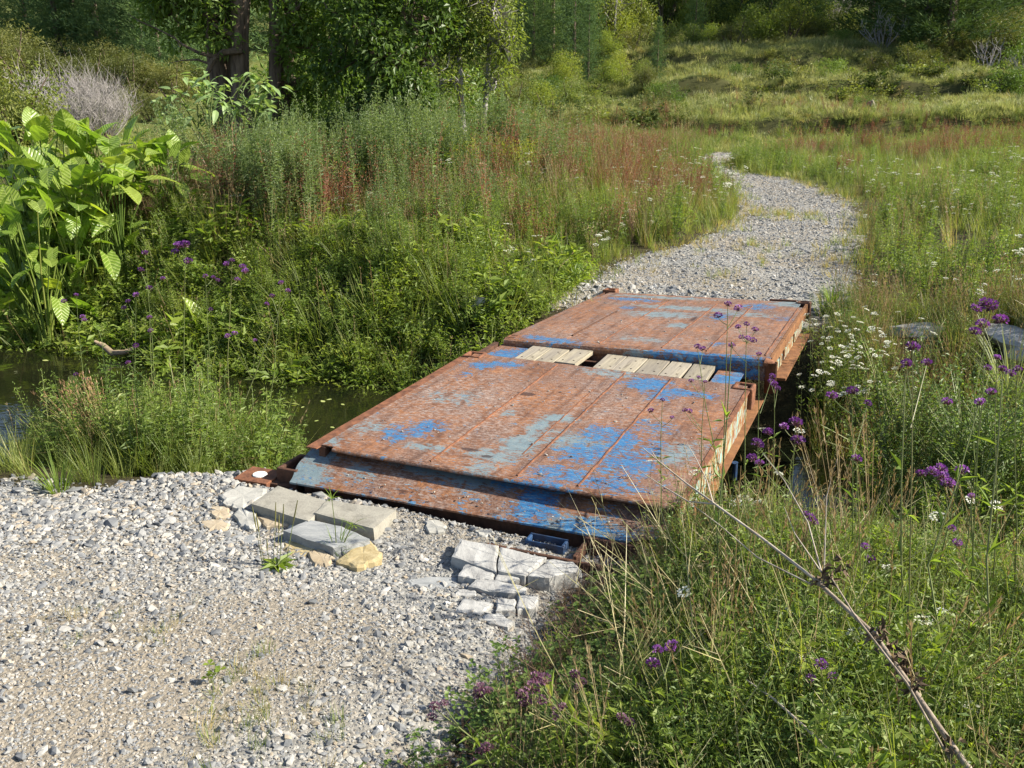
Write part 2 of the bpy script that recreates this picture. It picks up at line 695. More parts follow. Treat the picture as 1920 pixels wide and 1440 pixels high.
V = [from_uv(a, b, WATER_Z)[:] for b in vs for a in us]
F = [(j * nu + i, (j + 1) * nu + i, (j + 1) * nu + i + 1, j * nu + i + 1) for j in range(nv - 1) for i in range(nu - 1)]
W.add(V, F)
tag(put("water", W.mesh("water", m)), "dark still water of the stream under the bridge", None, None, "structure")
# ------------------------------------------------------------------ the bridge: two deck sections, ramp, planks
def frame_matrix(o, x, y):
    x, y = Vector(x).normalized(), Vector(y).normalized()
    z = x.cross(y).normalized()
    y = z.cross(x)
    M = Matrix((x, y, z)).transposed().to_4x4()
    M.translation = o
    return M


def plane_hit(M, px, py, z=0.0):
    """local coordinates, in a frame, of the point seen at a place in the photograph"""
    Mi = M.inverted()
    o = Mi @ Vector((0, 0, CAM_H))
    d = (Mi.to_3x3() @ Vector(ray(px, py)))
    t = (z - o.z) / d.z
    return o + d * t


M_NEAR = frame_matrix(from_uv(0, 0, 0), (DV[0], DV[1], 0), (DU[0], DU[1], 0))
_y2 = 0.3885
_d2 = Vector((math.sin(_y2) * math.cos(0.065), math.cos(_y2) * math.cos(0.065), -math.sin(0.065)))
_r2 = Vector((math.cos(_y2) * math.cos(0.03), -math.sin(_y2) * math.cos(0.03), math.sin(0.03)))
M_FAR = frame_matrix(from_uv(2.945, 0.078, 0.03), _r2, _d2)
DW = 2.44


def rust_mat(name, blue_amt=0.0, side=False):
    """flaking blue paint over rust; where the paint survives comes from the sheet's own wear marks"""
    m, nt, out = mat_new(name)
    tc = nd(nt, "ShaderNodeTexCoord")
    P = tc.outputs["Object"]
    n_big = noise(nt, P, 2.3, 6, 0.6)
    n_mid = noise(nt, P, 11, 8, 0.68, 0.4)
    n_fin = noise(nt, P, 70, 6, 0.7)
    mp = nd(nt, "ShaderNodeMapping", {"Vector": P, "Scale": (9.0, 42.0, 9.0)})
    n_scr = noise(nt, mp.outputs[0], 1.6, 7, 0.72, 0.6)
    n_fl0 = noise(nt, P, 24, 5, 0.7)
    rust = ramp(nt, math_(nt, 'ADD', math_(nt, 'MULTIPLY', n_mid, 0.6), math_(nt, 'MULTIPLY', n_fin, 0.4)),
                [(0.30, (0.045, 0.025, 0.017)), (0.40, (0.105, 0.048, 0.028)), (0.50, (0.185, 0.080, 0.038)), (0.58, (0.28, 0.125, 0.052)), (0.7, (0.34, 0.22, 0.15))])
    brown = ramp(nt, n_fin, [(0.32, (0.07, 0.037, 0.026)), (0.5, (0.15, 0.077, 0.050)), (0.66, (0.27, 0.19, 0.145))])
    base = mix(nt, smooth(nt, n_big, 0.42, 0.62), rust, brown)
    scuff = smooth(nt, math_(nt, 'ADD', math_(nt, 'MULTIPLY', n_scr, 0.7), math_(nt, 'MULTIPLY', n_fl0, 0.3)), 0.475, 0.60)
    ac = nd(nt, "ShaderNodeAttribute", attribute_name="scuff")
    base = mix(nt, math_(nt, 'MULTIPLY', scuff, math_(nt, 'ADD', math_(nt, 'MULTIPLY', ac.outputs["Fac"], 0.75), 0.3)), base, (0.33, 0.275, 0.245))
    mpl = nd(nt, "ShaderNodeMapping", {"Vector": P, "Scale": (15.0, 1.1, 15.0)})
    n_lng = noise(nt, mpl.outputs[0], 1.0, 6, 0.65, 0.3)
    base = mix(nt, 1.0, base, ramp(nt, n_lng, [(0.32, (0.6, 0.56, 0.55)), (0.5, (1.0, 1.0, 1.0)), (0.68, (1.18, 1.16, 1.12))]), 'MULTIPLY')
    ab = nd(nt, "ShaderNodeAttribute", attribute_name="blue")
    at_ = nd(nt, "ShaderNodeAttribute", attribute_name="teal")
    ad = nd(nt, "ShaderNodeAttribute", attribute_name="dark")
    n_fl = noise(nt, P, 30, 6, 0.75, 0.8)
    brk = math_(nt, 'ADD', math_(nt, 'ADD', math_(nt, 'MULTIPLY', math_(nt, 'SUBTRACT', n_mid, 0.5), 2.0), math_(nt, 'MULTIPLY', math_(nt, 'SUBTRACT', n_scr, 0.5), 2.6)), math_(nt, 'MULTIPLY', math_(nt, 'SUBTRACT', n_fl, 0.5), 1.3))
    tealm = smooth(nt, math_(nt, 'ADD', math_(nt, 'ADD', at_.outputs["Fac"], brk), blue_amt + 0.04), 0.34, 0.62)
    tealc = ramp(nt, n_mid, [(0.3, (0.08, 0.13, 0.16)), (0.55, (0.15, 0.225, 0.25)), (0.75, (0.20, 0.22, 0.205))])
    base = mix(nt, math_(nt, 'MULTIPLY', tealm, 0.85), base, tealc)
    bf = math_(nt, 'ADD', math_(nt, 'ADD', ab.outputs["Fac"], brk), blue_amt + 0.05)
    bluem = smooth(nt, bf, 0.47, 0.55)
    mp2 = nd(nt, "ShaderNodeMapping", {"Vector": P, "Scale": (22.0, 75.0, 20.0), "Rotation": (0, 0, 0.35)})
    n_s2 = noise(nt, mp2.outputs[0], 1.0, 5, 0.7, 0.5)
    bluem = math_(nt, 'MULTIPLY', bluem, math_(nt, 'SUBTRACT', 1.0, math_(nt, 'MULTIPLY', smooth(nt, n_s2, 0.52, 0.60), 0.8)))
    rim = math_(nt, 'MULTIPLY', smooth(nt, bf, 0.36, 0.46), math_(nt, 'SUBTRACT', 1.0, bluem))
    base = mix(nt, math_(nt, 'MULTIPLY', rim, 0.55), base, (0.11, 0.045, 0.025))
    bluec = ramp(nt, n_scr, [(0.3, (0.014, 0.06, 0.16)), (0.45, (0.024, 0.115, 0.27)), (0.56, (0.045, 0.165, 0.32)), (0.66, (0.17, 0.26, 0.32))])
    base = mix(nt, bluem, base, bluec)
    darkm = smooth(nt, math_(nt, 'ADD', ad.outputs["Fac"], math_(nt, 'MULTIPLY', brk, 0.4)), 0.35, 0.6)
    base = mix(nt, math_(nt, 'MULTIPLY', darkm, 0.8), base, (0.035, 0.018, 0.016))
    h = math_(nt, 'ADD', math_(nt, 'MULTIPLY', n_mid, 0.7), math_(nt, 'ADD', math_(nt, 'MULTIPLY', bluem, 0.22), math_(nt, 'MULTIPLY', n_fin, 0.35)))
    bp = nd(nt, "ShaderNodeBump", {"Strength": 0.45, "Distance": 0.012, "Height": h})
    ro = mix(nt, bluem, (0.78,) * 3, (0.52,) * 3)
    p = nd(nt, "ShaderNodeBsdfPrincipled", {"Base Color": base, "Roughness": ro, "Specular IOR Level": 0.32, "Normal": bp.outputs[0]})
    nt.links.new(p.outputs[0], out.inputs[0])
    return m


M_DECK = rust_mat("deck_rust_paint")
M_RUST = plain_mat("bare_rust", (0.07, 0.030, 0.018), (0.24, 0.10, 0.05), 14, 0.85, 0.5)
M_RUSTD = plain_mat("dark_rust", (0.035, 0.02, 0.014), (0.12, 0.055, 0.032), 14, 0.85, 0.5)
M_ORANGE = plain_mat("orange_rust", (0.10, 0.045, 0.02), (0.26, 0.12, 0.048), 9, 0.8, 0.4)
M_BLUE = plain_mat("blue_paint", (0.035, 0.028, 0.028), (0.022, 0.075, 0.18), 10, 0.55, 0.3)
M_HOLE = plain_mat("painted_hole_shade", (0.012, 0.009, 0.008), (0.03, 0.02, 0.015), 10, 0.9, 0.2)  # near-black colour stands in for the shade inside holes and pockets
# side rail: teal, cream and yellow paint peeling in vertical streaks
m, nt, out = mat_new("peeling_side_paint")
tc = nd(nt, "ShaderNodeTexCoord")
mp = nd(nt, "ShaderNodeMapping", {"Vector": tc.outputs["Object"], "Scale": (6.0, 6.0, 1.2)})
nn = noise(nt, mp.outputs[0], 1.5, 7, 0.65)
n2 = noise(nt, tc.outputs["Object"], 14, 7, 0.7)
pc = ramp(nt, nn, [(0.30, (0.14, 0.27, 0.28)), (0.44, (0.24, 0.37, 0.35)), (0.50, (0.30, 0.27, 0.13)), (0.55, (0.23, 0.12, 0.05)), (0.61, (0.30, 0.33, 0.29)), (0.75, (0.13, 0.20, 0.23))])
pc = mix(nt, smooth(nt, n2, 0.48, 0.56), pc, (0.20, 0.085, 0.035))
pb = nd(nt, "ShaderNodeBsdfPrincipled", {"Base Color": pc, "Roughness": 0.6, "Specular IOR Level": 0.3})
nt.links.new(pb.outputs[0], out.inputs[0])
M_SIDE = m


def wear(me, blobs, ox=0.0, oy=0.0):
    """worn-in paint and stain patches, stored on the sheet"""
    n = len(me.vertices)
    co = np.zeros(n * 3)
    me.vertices.foreach_get("co", co)
    co = co.reshape(-1, 3)
    for key in ("blue", "teal", "dark", "scuff"):
        s = np.zeros(n)
        for k, x, y, rx, ry, amp in blobs:
            if k == key:
                s = np.maximum(s, amp * np.exp(-(((co[:, 0] - x) / rx) ** 2 + ((co[:, 1] - y) / ry) ** 2) ** 1.3))
        a = me.attributes.new(key, 'FLOAT', 'POINT')
        a.data.foreach_set("value", s.astype(np.float32))


def sheet(name, x0, x1, y0, y1, z, mat, blobs, parent, thick=0.008, step=0.035, warp=0.0, seed=0):
    nx, ny = max(2, int((x1 - x0) / step) + 1), max(2, int((y1 - y0) / step) + 1)
    X, Y = np.meshgrid(np.linspace(x0, x1, nx), np.linspace(y0, y1, ny))
    Z = z + warp * fbm(X * 2.2, Y * 2.2, seed)
    n = nx * ny
    V = np.concatenate([np.stack([X.ravel(), Y.ravel(), Z.ravel()], 1), np.stack([X.ravel(), Y.ravel(), Z.ravel() - thick], 1)])
    i = (np.arange(ny - 1)[:, None] * nx + np.arange(nx - 1)[None, :]).ravel()
    F = np.stack([i, i + 1, i + nx + 1, i + nx], 1)
    rim = list(range(nx)) + [nx * k + nx - 1 for k in range(1, ny)] + [nx * (ny - 1) + k for k in range(nx - 2, -1, -1)] + [nx * k for k in range(ny - 2, 0, -1)]
    b = MB()
    b.add(V, F)
    b.f.extend((F[:, ::-1] + n).tolist())
    b.m.extend([0] * len(F))
    for k in range(len(rim)):
        a, c = rim[k], rim[(k + 1) % len(rim)]
        b.f.append([a, a + n, c + n, c])
        b.m.append(0)
    me = b.mesh(name, mat)
    wear(me, blobs)
    return put(name, me, parent)


def seam(x, y0, y1, z, parent, w=0.007, mat=None, wob=0.002):
    b = MB()
    k = 24
    pts = [(x + wob * math.sin(i * 1.7) + random.uniform(-wob, wob), y0 + (y1 - y0) * i / k, z) for i in range(k + 1)]
    b.tube(pts, w, 5)
    me = b.mesh("weld_seam", mat or M_RUST)
    wear(me, [])
    return put("weld_seam", me, parent)


def casting(parent, x0, x1, y0, y1, z0, z1, mat, name="corner_casting"):
    """container corner block: rounded box with an oval pocket in its top"""
    b = MB()
    b.box((x0, y0, z0), (x1, y1, z1))
    me = b.mesh(name, [mat, M_HOLE])
    bm = bmesh.new()
    bm.from_mesh(me)
    bmesh.ops.recalc_face_normals(bm, faces=bm.faces)
    top = max(bm.faces, key=lambda f: f.calc_center_median().z)
    r = bmesh.ops.inset_region(bm, faces=[top], thickness=min(x1 - x0, y1 - y0) * 0.28)
    r2 = bmesh.ops.extrude_face_region(bm, geom=[top])
    vs = [g for g in r2["geom"] if isinstance(g, bmesh.types.BMVert)]
    fs = [g for g in r2["geom"] if isinstance(g, bmesh.types.BMFace)]
    bmesh.ops.translate(bm, verts=vs, vec=(0, 0, -0.05))
    for f in fs:
        f.material_index = 1
    if top.is_valid:
        bm.faces.remove(top)
    vert = [e for e in bm.edges if e.is_valid and abs(e.verts[0].co.z - e.verts[1].co.z) > 0.04]
    hor = [e for e in bm.edges if e.is_valid and e.verts[0].co.z > z1 - 1e-4 and e.verts[1].co.z > z1 - 1e-4 and len(e.link_faces) == 2 and e.calc_face_angle(0) > 1]
    bmesh.ops.bevel(bm, geom=list(set(vert + hor)), offset=0.014, segments=2, profile=0.5, affect='EDGES', clamp_overlap=True)
    bm.to_mesh(me)
    bm.free()
    wear(me, [])
    return put(name, me, parent)


def profile_bar(name, pts, x0, x1, mat, parent, axis='x', n=30, jit=0.0, blobs=()):
    """extrudes an open outline of (across, height) points along an edge"""
    b = MB()
    m_ = len(pts)
    V = []
    for i in range(n + 1):
        t = x0 + (x1 - x0) * i / n
        for (q, z) in pts:
            jz = random.uniform(-jit, jit)
            V.append((t, q, z + jz) if axis == 'x' else (q, t, z + jz))
    F = []
    for i in range(n):
        for k in range(m_):
            k2 = (k + 1) % m_
            F.append((i * m_ + k, i * m_ + k2, (i + 1) * m_ + k2, (i + 1) * m_ + k))
    b.add(V, F)
    b.f.append(list(range(m_)))
    b.m.append(0)
    b.f.append([n * m_ + k for k in range(m_)][::-1])
    b.m.append(0)
    me = b.mesh(name, mat)
    bm = bmesh.new()
    bm.from_mesh(me)
    bmesh.ops.recalc_face_normals(bm, faces=bm.faces)
    bm.to_mesh(me)
    bm.free()
    wear(me, blobs)
    return put(name, me, parent)


def blob(M, k, px, py, rx, ry, amp=1.0, z=0.0):
    p = plane_hit(M, px, py, z)
    g = {'blue': 1.35, 'teal': 1.45}.get(k, 1.0)
    return (k, p.x, p.y, rx * g, ry * g, amp * (.86 if k == 'blue' else 1.0))


# ---- near deck section
near = thing("bridge_deck", "nearer rusty steel bridge deck section with patches of bright blue paint", "bridge deck", from_uv(0, 0, 0), -YAW, "steel deck sections of the bridge")
NB = [blob(M_NEAR, *a) for a in [
    ('blue', 745, 818, .10, .10, .75), ('blue', 800, 800, .10, .12, .8), ('blue', 770, 812, .14, .05, .7), ('blue', 735, 806, .05, .12, .6), ('blue', 905, 685, .10, .10, .85), ('blue', 950, 683, .13, .07, .9), ('blue', 870, 700, .05, .1, .5),
    ('blue', 1215, 720, .16, .14, .95), ('blue', 1275, 735, .18, .08, .85), ('blue', 1240, 740, .10, .12, .8), ('blue', 1320, 742, .13, .06, .7),
    ('blue', 1130, 815, .14, .16, .75), ('blue', 1165, 830, .10, .22, .85), ('blue', 1100, 850, .16, .16, .8), ('blue', 1180, 870, .16, .18, .8),
    ('blue', 1060, 890, .20, .10, .8), ('blue', 1130, 905, .22, .10, .75), ('blue', 1020, 905, .14, .06, .6), ('blue', 1225, 800, .12, .12, .55), ('blue', 1220, 840, .08, .2, .6), ('blue', 985, 905, .07, .08, .6),
    ('teal', 1150, 700, .22, .10, .6), ('teal', 975, 832, .10, .14, .95), ('teal', 1010, 800, .05, .22, .8), ('teal', 925, 855, .14, .10, .7), ('teal', 1050, 783, .09, .06, .95), ('teal', 955, 775, .04, .06, .7), ('teal', 1020, 805, .12, .05, .6),
    ('teal', 850, 745, .18, .14, .45), ('teal', 690, 800, .12, .12, .5), ('teal', 1090, 830, .22, .16, .7), ('teal', 1270, 850, .10, .2, .6), ('teal', 800, 838, .18, .05, .6), ('teal', 620, 826, .10, .08, .6), ('teal', 900, 878, .10, .06, .6),
    ('dark', 987, 738, .085, .045, 1.1), ('dark', 880, 842, .075, .03, 1.0), ('dark', 912, 855, .045, .03, 1.1), ('dark', 1050, 725, .03, .03, .9), ('dark', 770, 830, .09, .012, 1.0), ('dark', 1190, 808, .03, .02, .7), ('dark', 1062, 716, .02, .03, .8),
    ('scuff', 840, 750, .55, .75, 1.0), ('scuff', 900, 790, .4, .5, .9), ('scuff', 1150, 770, .4, .5, .8), ('scuff', 750, 790, .4, .4, .7), ('scuff', 1100, 740, .3, .4, .6), ('scuff', 950, 880, .6, .2, .4)]]
sx_ = [0.0]
for (a, b_) in (((833, 843), (969, 744)), ((987, 868), (1167, 711)), ((1097, 888), (1259, 718))):
    sx_.append((plane_hit(M_NEAR, *a).x + plane_hit(M_NEAR, *b_).x) / 2)
sx_.append(DW)
Y_END = 2.46
for i in range(4):
    sheet("deck_plate", sx_[i] + 0.002, sx_[i + 1] - 0.002, 0.03, Y_END, -0.0015 * (i % 2), M_DECK, NB, near, warp=0.004, seed=i)
for x in sx_[1:4]:
    seam(x, 0.05, Y_END - 0.05, 0.001, near)
seam(sx_[1] + 0.5, 0.4, 1.9, -0.004, near, 0.006)
# rolled front lip with a dark return underneath
lip = [(0.032, -0.001), (0.014, -0.003), (0.001, -0.009), (-0.005, -0.017), (-0.004, -0.026), (0.006, -0.033), (0.05, -0.036), (0.10, -0.037), (0.10, -0.031), (0.03, -0.029), (0.012, -0.022), (0.03, -0.012)]
profile_bar("front_lip", lip, 0.10, DW, M_DECK, near, 'x', 60, 0.0012, NB)
# left overhanging strip and its dark edge
sheet("edge_plate", -0.085, -0.003, -0.03, Y_END - 0.12, -0.006, M_RUST, [], near, warp=0.003, step=0.04)
profile_bar("side_rail", [(-0.02, -0.015), (0.03, -0.015), (0.03, -0.24), (-0.07, -0.24), (-0.07, -0.226), (-0.02, -0.226)], 0.02, 2.95, M_RUSTD, near, 'y', 30)
# right side: peeling painted web between a rusty top edge and a bottom flange
profile_bar("side_rail", [(2.443, -0.012), (2.463, -0.012), (2.463, -0.25), (2.443, -0.25)], 0.0, 2.35, M_SIDE, near, 'y', 40)
profile_bar("top_flange", [(2.443, 0.003), (2.478, 0.003), (2.478, -0.010), (2.443, -0.010)], 0.0, 2.33, M_RUST, near, 'y', 30, 0.001)
profile_bar("bottom_flange", [(2.40, -0.252), (2.515, -0.252), (2.515, -0.272), (2.40, -0.272)], -0.05, 2.95, M_ORANGE, near, 'y', 40)
casting(near, 2.33, 2.50, 2.34, 2.52, -0.16, 0.012, M_RUST)
casting(near, -0.07, 0.11, 2.33, 2.50, -0.14, 0.012, M_RUST)
for yy in (0.25, 1.1, 1.9):
    b = MB()
    b.box((0.032, yy, -0.22), (2.40, yy + 0.08, -0.10))
    put("cross_member", b.mesh("cross_member", M_RUSTD), near)
# lower end of the frame: flanges either side of the planks, and bearers below them
def end_plate(px0, px1, nm):
    x0 = plane_hit(M_NEAR, *px0, -0.035).x
    x1 = plane_hit(M_NEAR, *px1, -0.035).x
    bl = [('blue', (x0 + x1) / 2 + 0.02, 2.66, .16, .16, .95), ('blue', x1 - 0.03, 2.8, .1, .2, .7)]
    sheet(nm, x0, x1, Y_END + 0.02, 3.06, -0.035, M_DECK, bl, near, step=0.03)


end_plate((905, 668), (968, 672), "end_plate")
end_plate((1334, 712), (1385, 716), "end_plate")
b = MB()
b.box((2.20, 2.53, -0.25), (2.44, 2.60, -0.045))
put("bearer", b.mesh("bearer", M_ORANGE), near)
for yy in (2.50, 2.86):
    b = MB()
    b.box((0.05, yy, -0.13), (2.2, yy + 0.06, -0.075))
    put("bearer", b.mesh("bearer", M_RUSTD), near)
b = MB()
b.tube([(2.49, 1.78, -0.40), (2.49, 1.80, -0.55)], 0.02, 10, 0, True)
put("hanging_pipe", bevel(b.mesh("hanging_pipe", M_BLUE), 0.004, 1), near)

# ---- far deck section
far = thing("bridge_deck", "farther rusty deck section of the bridge, tilted, beyond the wooden planks", "bridge deck", (0, 0, 0), 0, "steel deck sections of the bridge")
far.matrix_world = M_FAR
FB = [blob(M_FAR, *a) for a in [
    ('blue', 1180, 561, .22, .12, .8), ('blue', 1215, 564, .14, .08, .7), ('blue', 1178, 577, .08, .10, .8), ('blue', 1030, 636, .22, .07, .85), ('blue', 1000, 632, .10, .10, .7), ('blue', 1060, 640, .14, .05, .8),
    ('blue', 1320, 664, .38, .07, .85), ('blue', 1270, 658, .14, .06, .7), ('blue', 1350, 594, .08, .2, .75), ('blue', 1420, 575, .16, .22, .7), ('blue', 1470, 598, .08, .12, .6), ('blue', 1345, 645, .06, .08, .7), ('blue', 1400, 668, .1, .06, .7),
    ('teal', 1240, 590, .3, .18, .7), ('teal', 1290, 578, .5, .12, .7), ('teal', 1270, 610, .1, .1, .75), ('teal', 1480, 570, .2, .2, .7), ('teal', 1195, 655, .12, .04, .7), ('teal', 1200, 636, .2, .1, .5), ('teal', 1400, 590, .25, .12, .6), ('teal', 1240, 557, .5, .08, .7),
    ('dark', 1300, 598, .03, .18, .9), ('dark', 1180, 627, .14, .02, .9), ('dark', 1150, 611, .07, .03, .8), ('dark', 1190, 623, .03, .03, .9), ('dark', 1360, 620, .02, .35, .7), ('dark', 1395, 592, .02, .2, .7), ('dark', 1230, 615, .02, .2, .5),
    ('scuff', 1080, 620, .4, .6, .8), ('scuff', 1250, 640, .8, .25, .8), ('scuff', 1400, 620, .4, .6, .7), ('scuff', 1220, 610, .4, .4, .7)]]
fs_ = [0.0]
for (a, b_) in (((1072, 630), (1159, 583)), ((1127, 641), (1233, 578)), ((1240, 651), (1328, 585)), ((1325, 657), (1398, 588)), ((1433, 669), (1485, 595))):
    fs_.append((plane_hit(M_FAR, *a).x + plane_hit(M_FAR, *b_).x) / 2)
fs_.append(DW)
FL_ = 3.34
for i in range(6):
    sheet("deck_plate", fs_[i] + 0.002, fs_[i + 1] - 0.002, 0.05, FL_ - 0.42, -0.0015 * (i % 2), M_DECK, FB, far, warp=0.004, seed=10 + i)
sheet("deck_plate", 0.05, DW - 0.05, FL_ - 0.41, FL_, -0.004, M_DECK, FB, far, warp=0.004, seed=17)
seam(fs_[1], 0.35, 1.9, 0.0, far, 0.012, M_RUSTD)
for x in fs_[2:]:
    if x < DW:
        seam(x, 0.1, FL_ - 0.5, 0.001, far, 0.007, M_RUST)
lip2 = [(0.052, 0.0), (0.02, -0.003), (-0.005, -0.016), (-0.016, -0.04), (-0.012, -0.07), (0.0, -0.10), (0.0, -0.20), (0.03, -0.20), (0.03, -0.10), (0.03, -0.02)]
profile_bar("front_lip", lip2, 0.0, DW + 0.02, M_DECK, far, 'x', 60, 0.001, FB)
b = MB()
b.tube([(DW + 0.03, -0.0, -0.035), (DW + 0.03, -0.0, -0.30)], 0.05, 12, 0, True)
b.tube([(DW - 0.02, 0.01, -0.045), (DW + 0.02, 0.0, -0.05), (DW + 0.03, 0.0, -0.09)], 0.045, 12, 0, True)
put("corner_post", b.mesh("corner_post", M_RUST, True), far)
profile_bar("side_rail", [(DW + 0.003, -0.004), (DW + 0.03, -0.004), (DW + 0.03, -0.10), (DW + 0.018, -0.10), (DW + 0.018, -0.22), (DW + 0.003, -0.22)], 0.03, FL_ - 0.05, M_ORANGE, far, 'y', 30, 0.001)
for k, (a, c) in enumerate(((0.35, 0.55), (0.62, 0.78), (0.95, 1.7), (1.85, 2.7))):
    b = MB()
    b.box((DW + 0.0185, a, -0.205), (DW + 0.034, c, -0.112))
    put("painted_panel", b.mesh("painted_panel", M_SIDE), far)
profile_bar("bottom_flange", [(DW - 0.05, -0.222), (DW + 0.13, -0.222), (DW + 0.13, -0.245), (DW - 0.05, -0.245)], 0.25, FL_ - 0.1, M_ORANGE, far, 'y', 30)
profile_bar("side_rail", [(-0.02, -0.006), (-0.002, -0.006), (-0.002, -0.22), (-0.02, -0.22)], 0.05, FL_, M_RUSTD, far, 'y', 20)
casting(far, -0.04, 0.13, FL_ - 0.02, FL_ + 0.16, -0.16, 0.03, M_RUST)
casting(far, DW - 0.10, DW + 0.06, FL_ - 0.12, FL_ + 0.05, -0.16, 0.012, M_RUSTD)
casting(far, 0.0, 0.10, 0.055, 0.16, -0.12, 0.008, M_RUST)
b = MB()
b.box((DW - 0.42, FL_ + 0.003, -0.10), (DW - 0.11, FL_ + 0.05, 0.015))
put("end_stop", bevel(b.mesh("end_stop", M_RUSTD), 0.008), far)
for yy in (0.4, 1.4, 2.4):
    b = MB()
    b.box((0.01, yy, -0.22), (2.42, yy + 0.08, -0.09))
    put("cross_member", b.mesh("cross_member", M_RUSTD), far)

# ---- ramp plate below the front lip
ramp_o = thing("ramp_plate", "steel ramp plate of worn blue and orange paint below the front lip of the bridge", "ramp", from_uv(0, 0, 0), -YAW)
pNL, pNR = plane_hit(M_NEAR, 545, 903, -0.17), plane_hit(M_NEAR, 1150, 1010, -0.17)
RB = [blob(M_NEAR, *a, z=-0.13) for a in [
    ('blue', 735, 862, .22, .05, .9), ('blue', 640, 845, .05, .05, .7), ('blue', 690, 868, .06, .04, .6), ('blue', 600, 910, .06, .05, .8), ('blue', 960, 915, .16, .08, .8), ('blue', 1010, 945, .10, .16, .95), ('blue', 985, 975, .12, .06, .8),
    ('blue', 1090, 925, .08, .08, .7), ('blue', 960, 985, .16, .05, .7), ('blue', 1110, 985, .2, .06, .6), ('blue', 1030, 920, .06, .1, .8), ('blue', 1150, 940, .05, .06, .6), ('blue', 1060, 1000, .12, .04, .7),
    ('teal', 900, 905, .22, .10, .95), ('teal', 820, 895, .2, .06, .8), ('teal', 560, 885, .14, .10, .9), ('teal', 600, 865, .1, .08, .8), ('teal', 790, 950, .18, .05, .8), ('teal', 740, 935, .1, .04, .7), ('teal', 680, 890, .1, .05, .5), ('teal', 900, 970, .3, .05, .6), ('teal', 1100, 990, .25, .10, .8),
    ('dark', 755, 918, .06, .02, .8), ('dark', 920, 965, .1, .06, .5), ('scuff', 780, 910, .6, .3, .6)]]
b = MB()
NXR, NYR = 84, 16
xl, xr = pNL.x - 0.01, pNR.x + 0.02
V, F = [], []
for j in range(NYR + 1):
    t = j / NYR
    for i in range(NXR + 1):
        s = i / NXR
        x0_, x1_ = xl - 0.05 * S(t * 2), xr + 0.06 + 0.22 * S(t * 3)
        yn = pNL.y + (pNR.y - pNL.y) * s
        y = yn + (0.12 - yn) * t
        V.append((x0_ + (x1_ - x0_) * s, y, -0.172 + 0.118 * t + 0.004 * float(fbm(s * 6, t * 2, 3))))
n_ = len(V)
V += [(p[0], p[1], p[2] - 0.012) for p in V]
for j in range(NYR):
    for i in range(NXR):
        q = j * (NXR + 1) + i
        F.append((q, q + 1, q + NXR + 2, q + NXR + 1))
        F.append((q + n_, q + NXR + 1 + n_, q + NXR + 2 + n_, q + 1 + n_))
for i in range(NXR):
    F.append((i, i + n_, i + 1 + n_, i + 1))
for j in range(NYR):
    q = j * (NXR + 1)
    F.append((q, q + NXR + 1, q + NXR + 1 + n_, q + n_))
    q += NXR
    F.append((q, q + n_, q + NXR + 1 + n_, q + NXR + 1))
b.add(V, F)
me = b.mesh("plate", rust_mat("ramp_rust_paint", 0.09))
wear(me, RB)
put("plate", me, ramp_o)
# left cheek of the ramp: rounded blue-black end block
pc_ = plane_hit(M_NEAR, 548, 886, -0.16)
casting(ramp_o, pc_.x - 0.12, pc_.x + 0.05, pc_.y - 0.02, pc_.y + 0.26, -0.27, -0.135, M_RUSTD, "end_block")
# under edge and the blue pocket on the right
profile_bar("support_beam", [(pNL.y + 0.09, -0.188), (pNL.y + 0.15, -0.188), (pNL.y + 0.15, -0.34), (pNL.y + 0.09, -0.34)], xl + 0.05, xr + 0.25, M_RUSTD, ramp_o, 'x', 20)
pk = plane_hit(M_NEAR, 1020, 1020, -0.20)
pk.y += 0.03
b = MB()
b.box((pk.x - 0.12, pk.y - 0.03, -0.27), (pk.x + 0.12, pk.y - 0.018, -0.197))
b.box((pk.x - 0.12, pk.y + 0.05, -0.27), (pk.x + 0.12, pk.y + 0.062, -0.19))
b.box((pk.x - 0.12, pk.y - 0.0178, -0.27), (pk.x - 0.10, pk.y + 0.0498, -0.194))
b.box((pk.x + 0.10, pk.y - 0.0178, -0.27), (pk.x + 0.12, pk.y + 0.0498, -0.194))
b.box((pk.x - 0.0998, pk.y - 0.0178, -0.27), (pk.x + 0.0998, pk.y + 0.0498, -0.245), 1)
put("lifting_pocket", bevel(b.mesh("lifting_pocket", [M_BLUE, M_HOLE]), 0.006), ramp_o)

# ---- rusty channel frame full of stones, on the ground at the ramp's right end
c0 = plane_hit(M_NEAR, 1050, 1040, -0.25)
fr = thing("steel_channel", "dark rusty open steel channel lying on the gravel at the right end of the ramp", "steel channel", from_uv(c0.y, c0.x, -0.25), -YAW)
for nm, lo, hi in (("side_wall", (-0.42, -0.10, -0.06), (0.62, -0.075, 0.03)), ("side_wall", (0.10, 0.12, -0.06), (0.62, 0.145, 0.075)), ("end_wall", (0.10, -0.072, -0.06), (0.125, 0.117, 0.05)),
                   ("end_wall", (0.40, -0.072, -0.06), (0.425, 0.117, 0.03)), ("base_plate", (0.13, -0.072, -0.06), (0.61, 0.117, -0.045))):
    b = MB()
    b.box(lo, hi)
    put(nm, bevel(b.mesh(nm, M_RUSTD), 0.004, 1), fr)

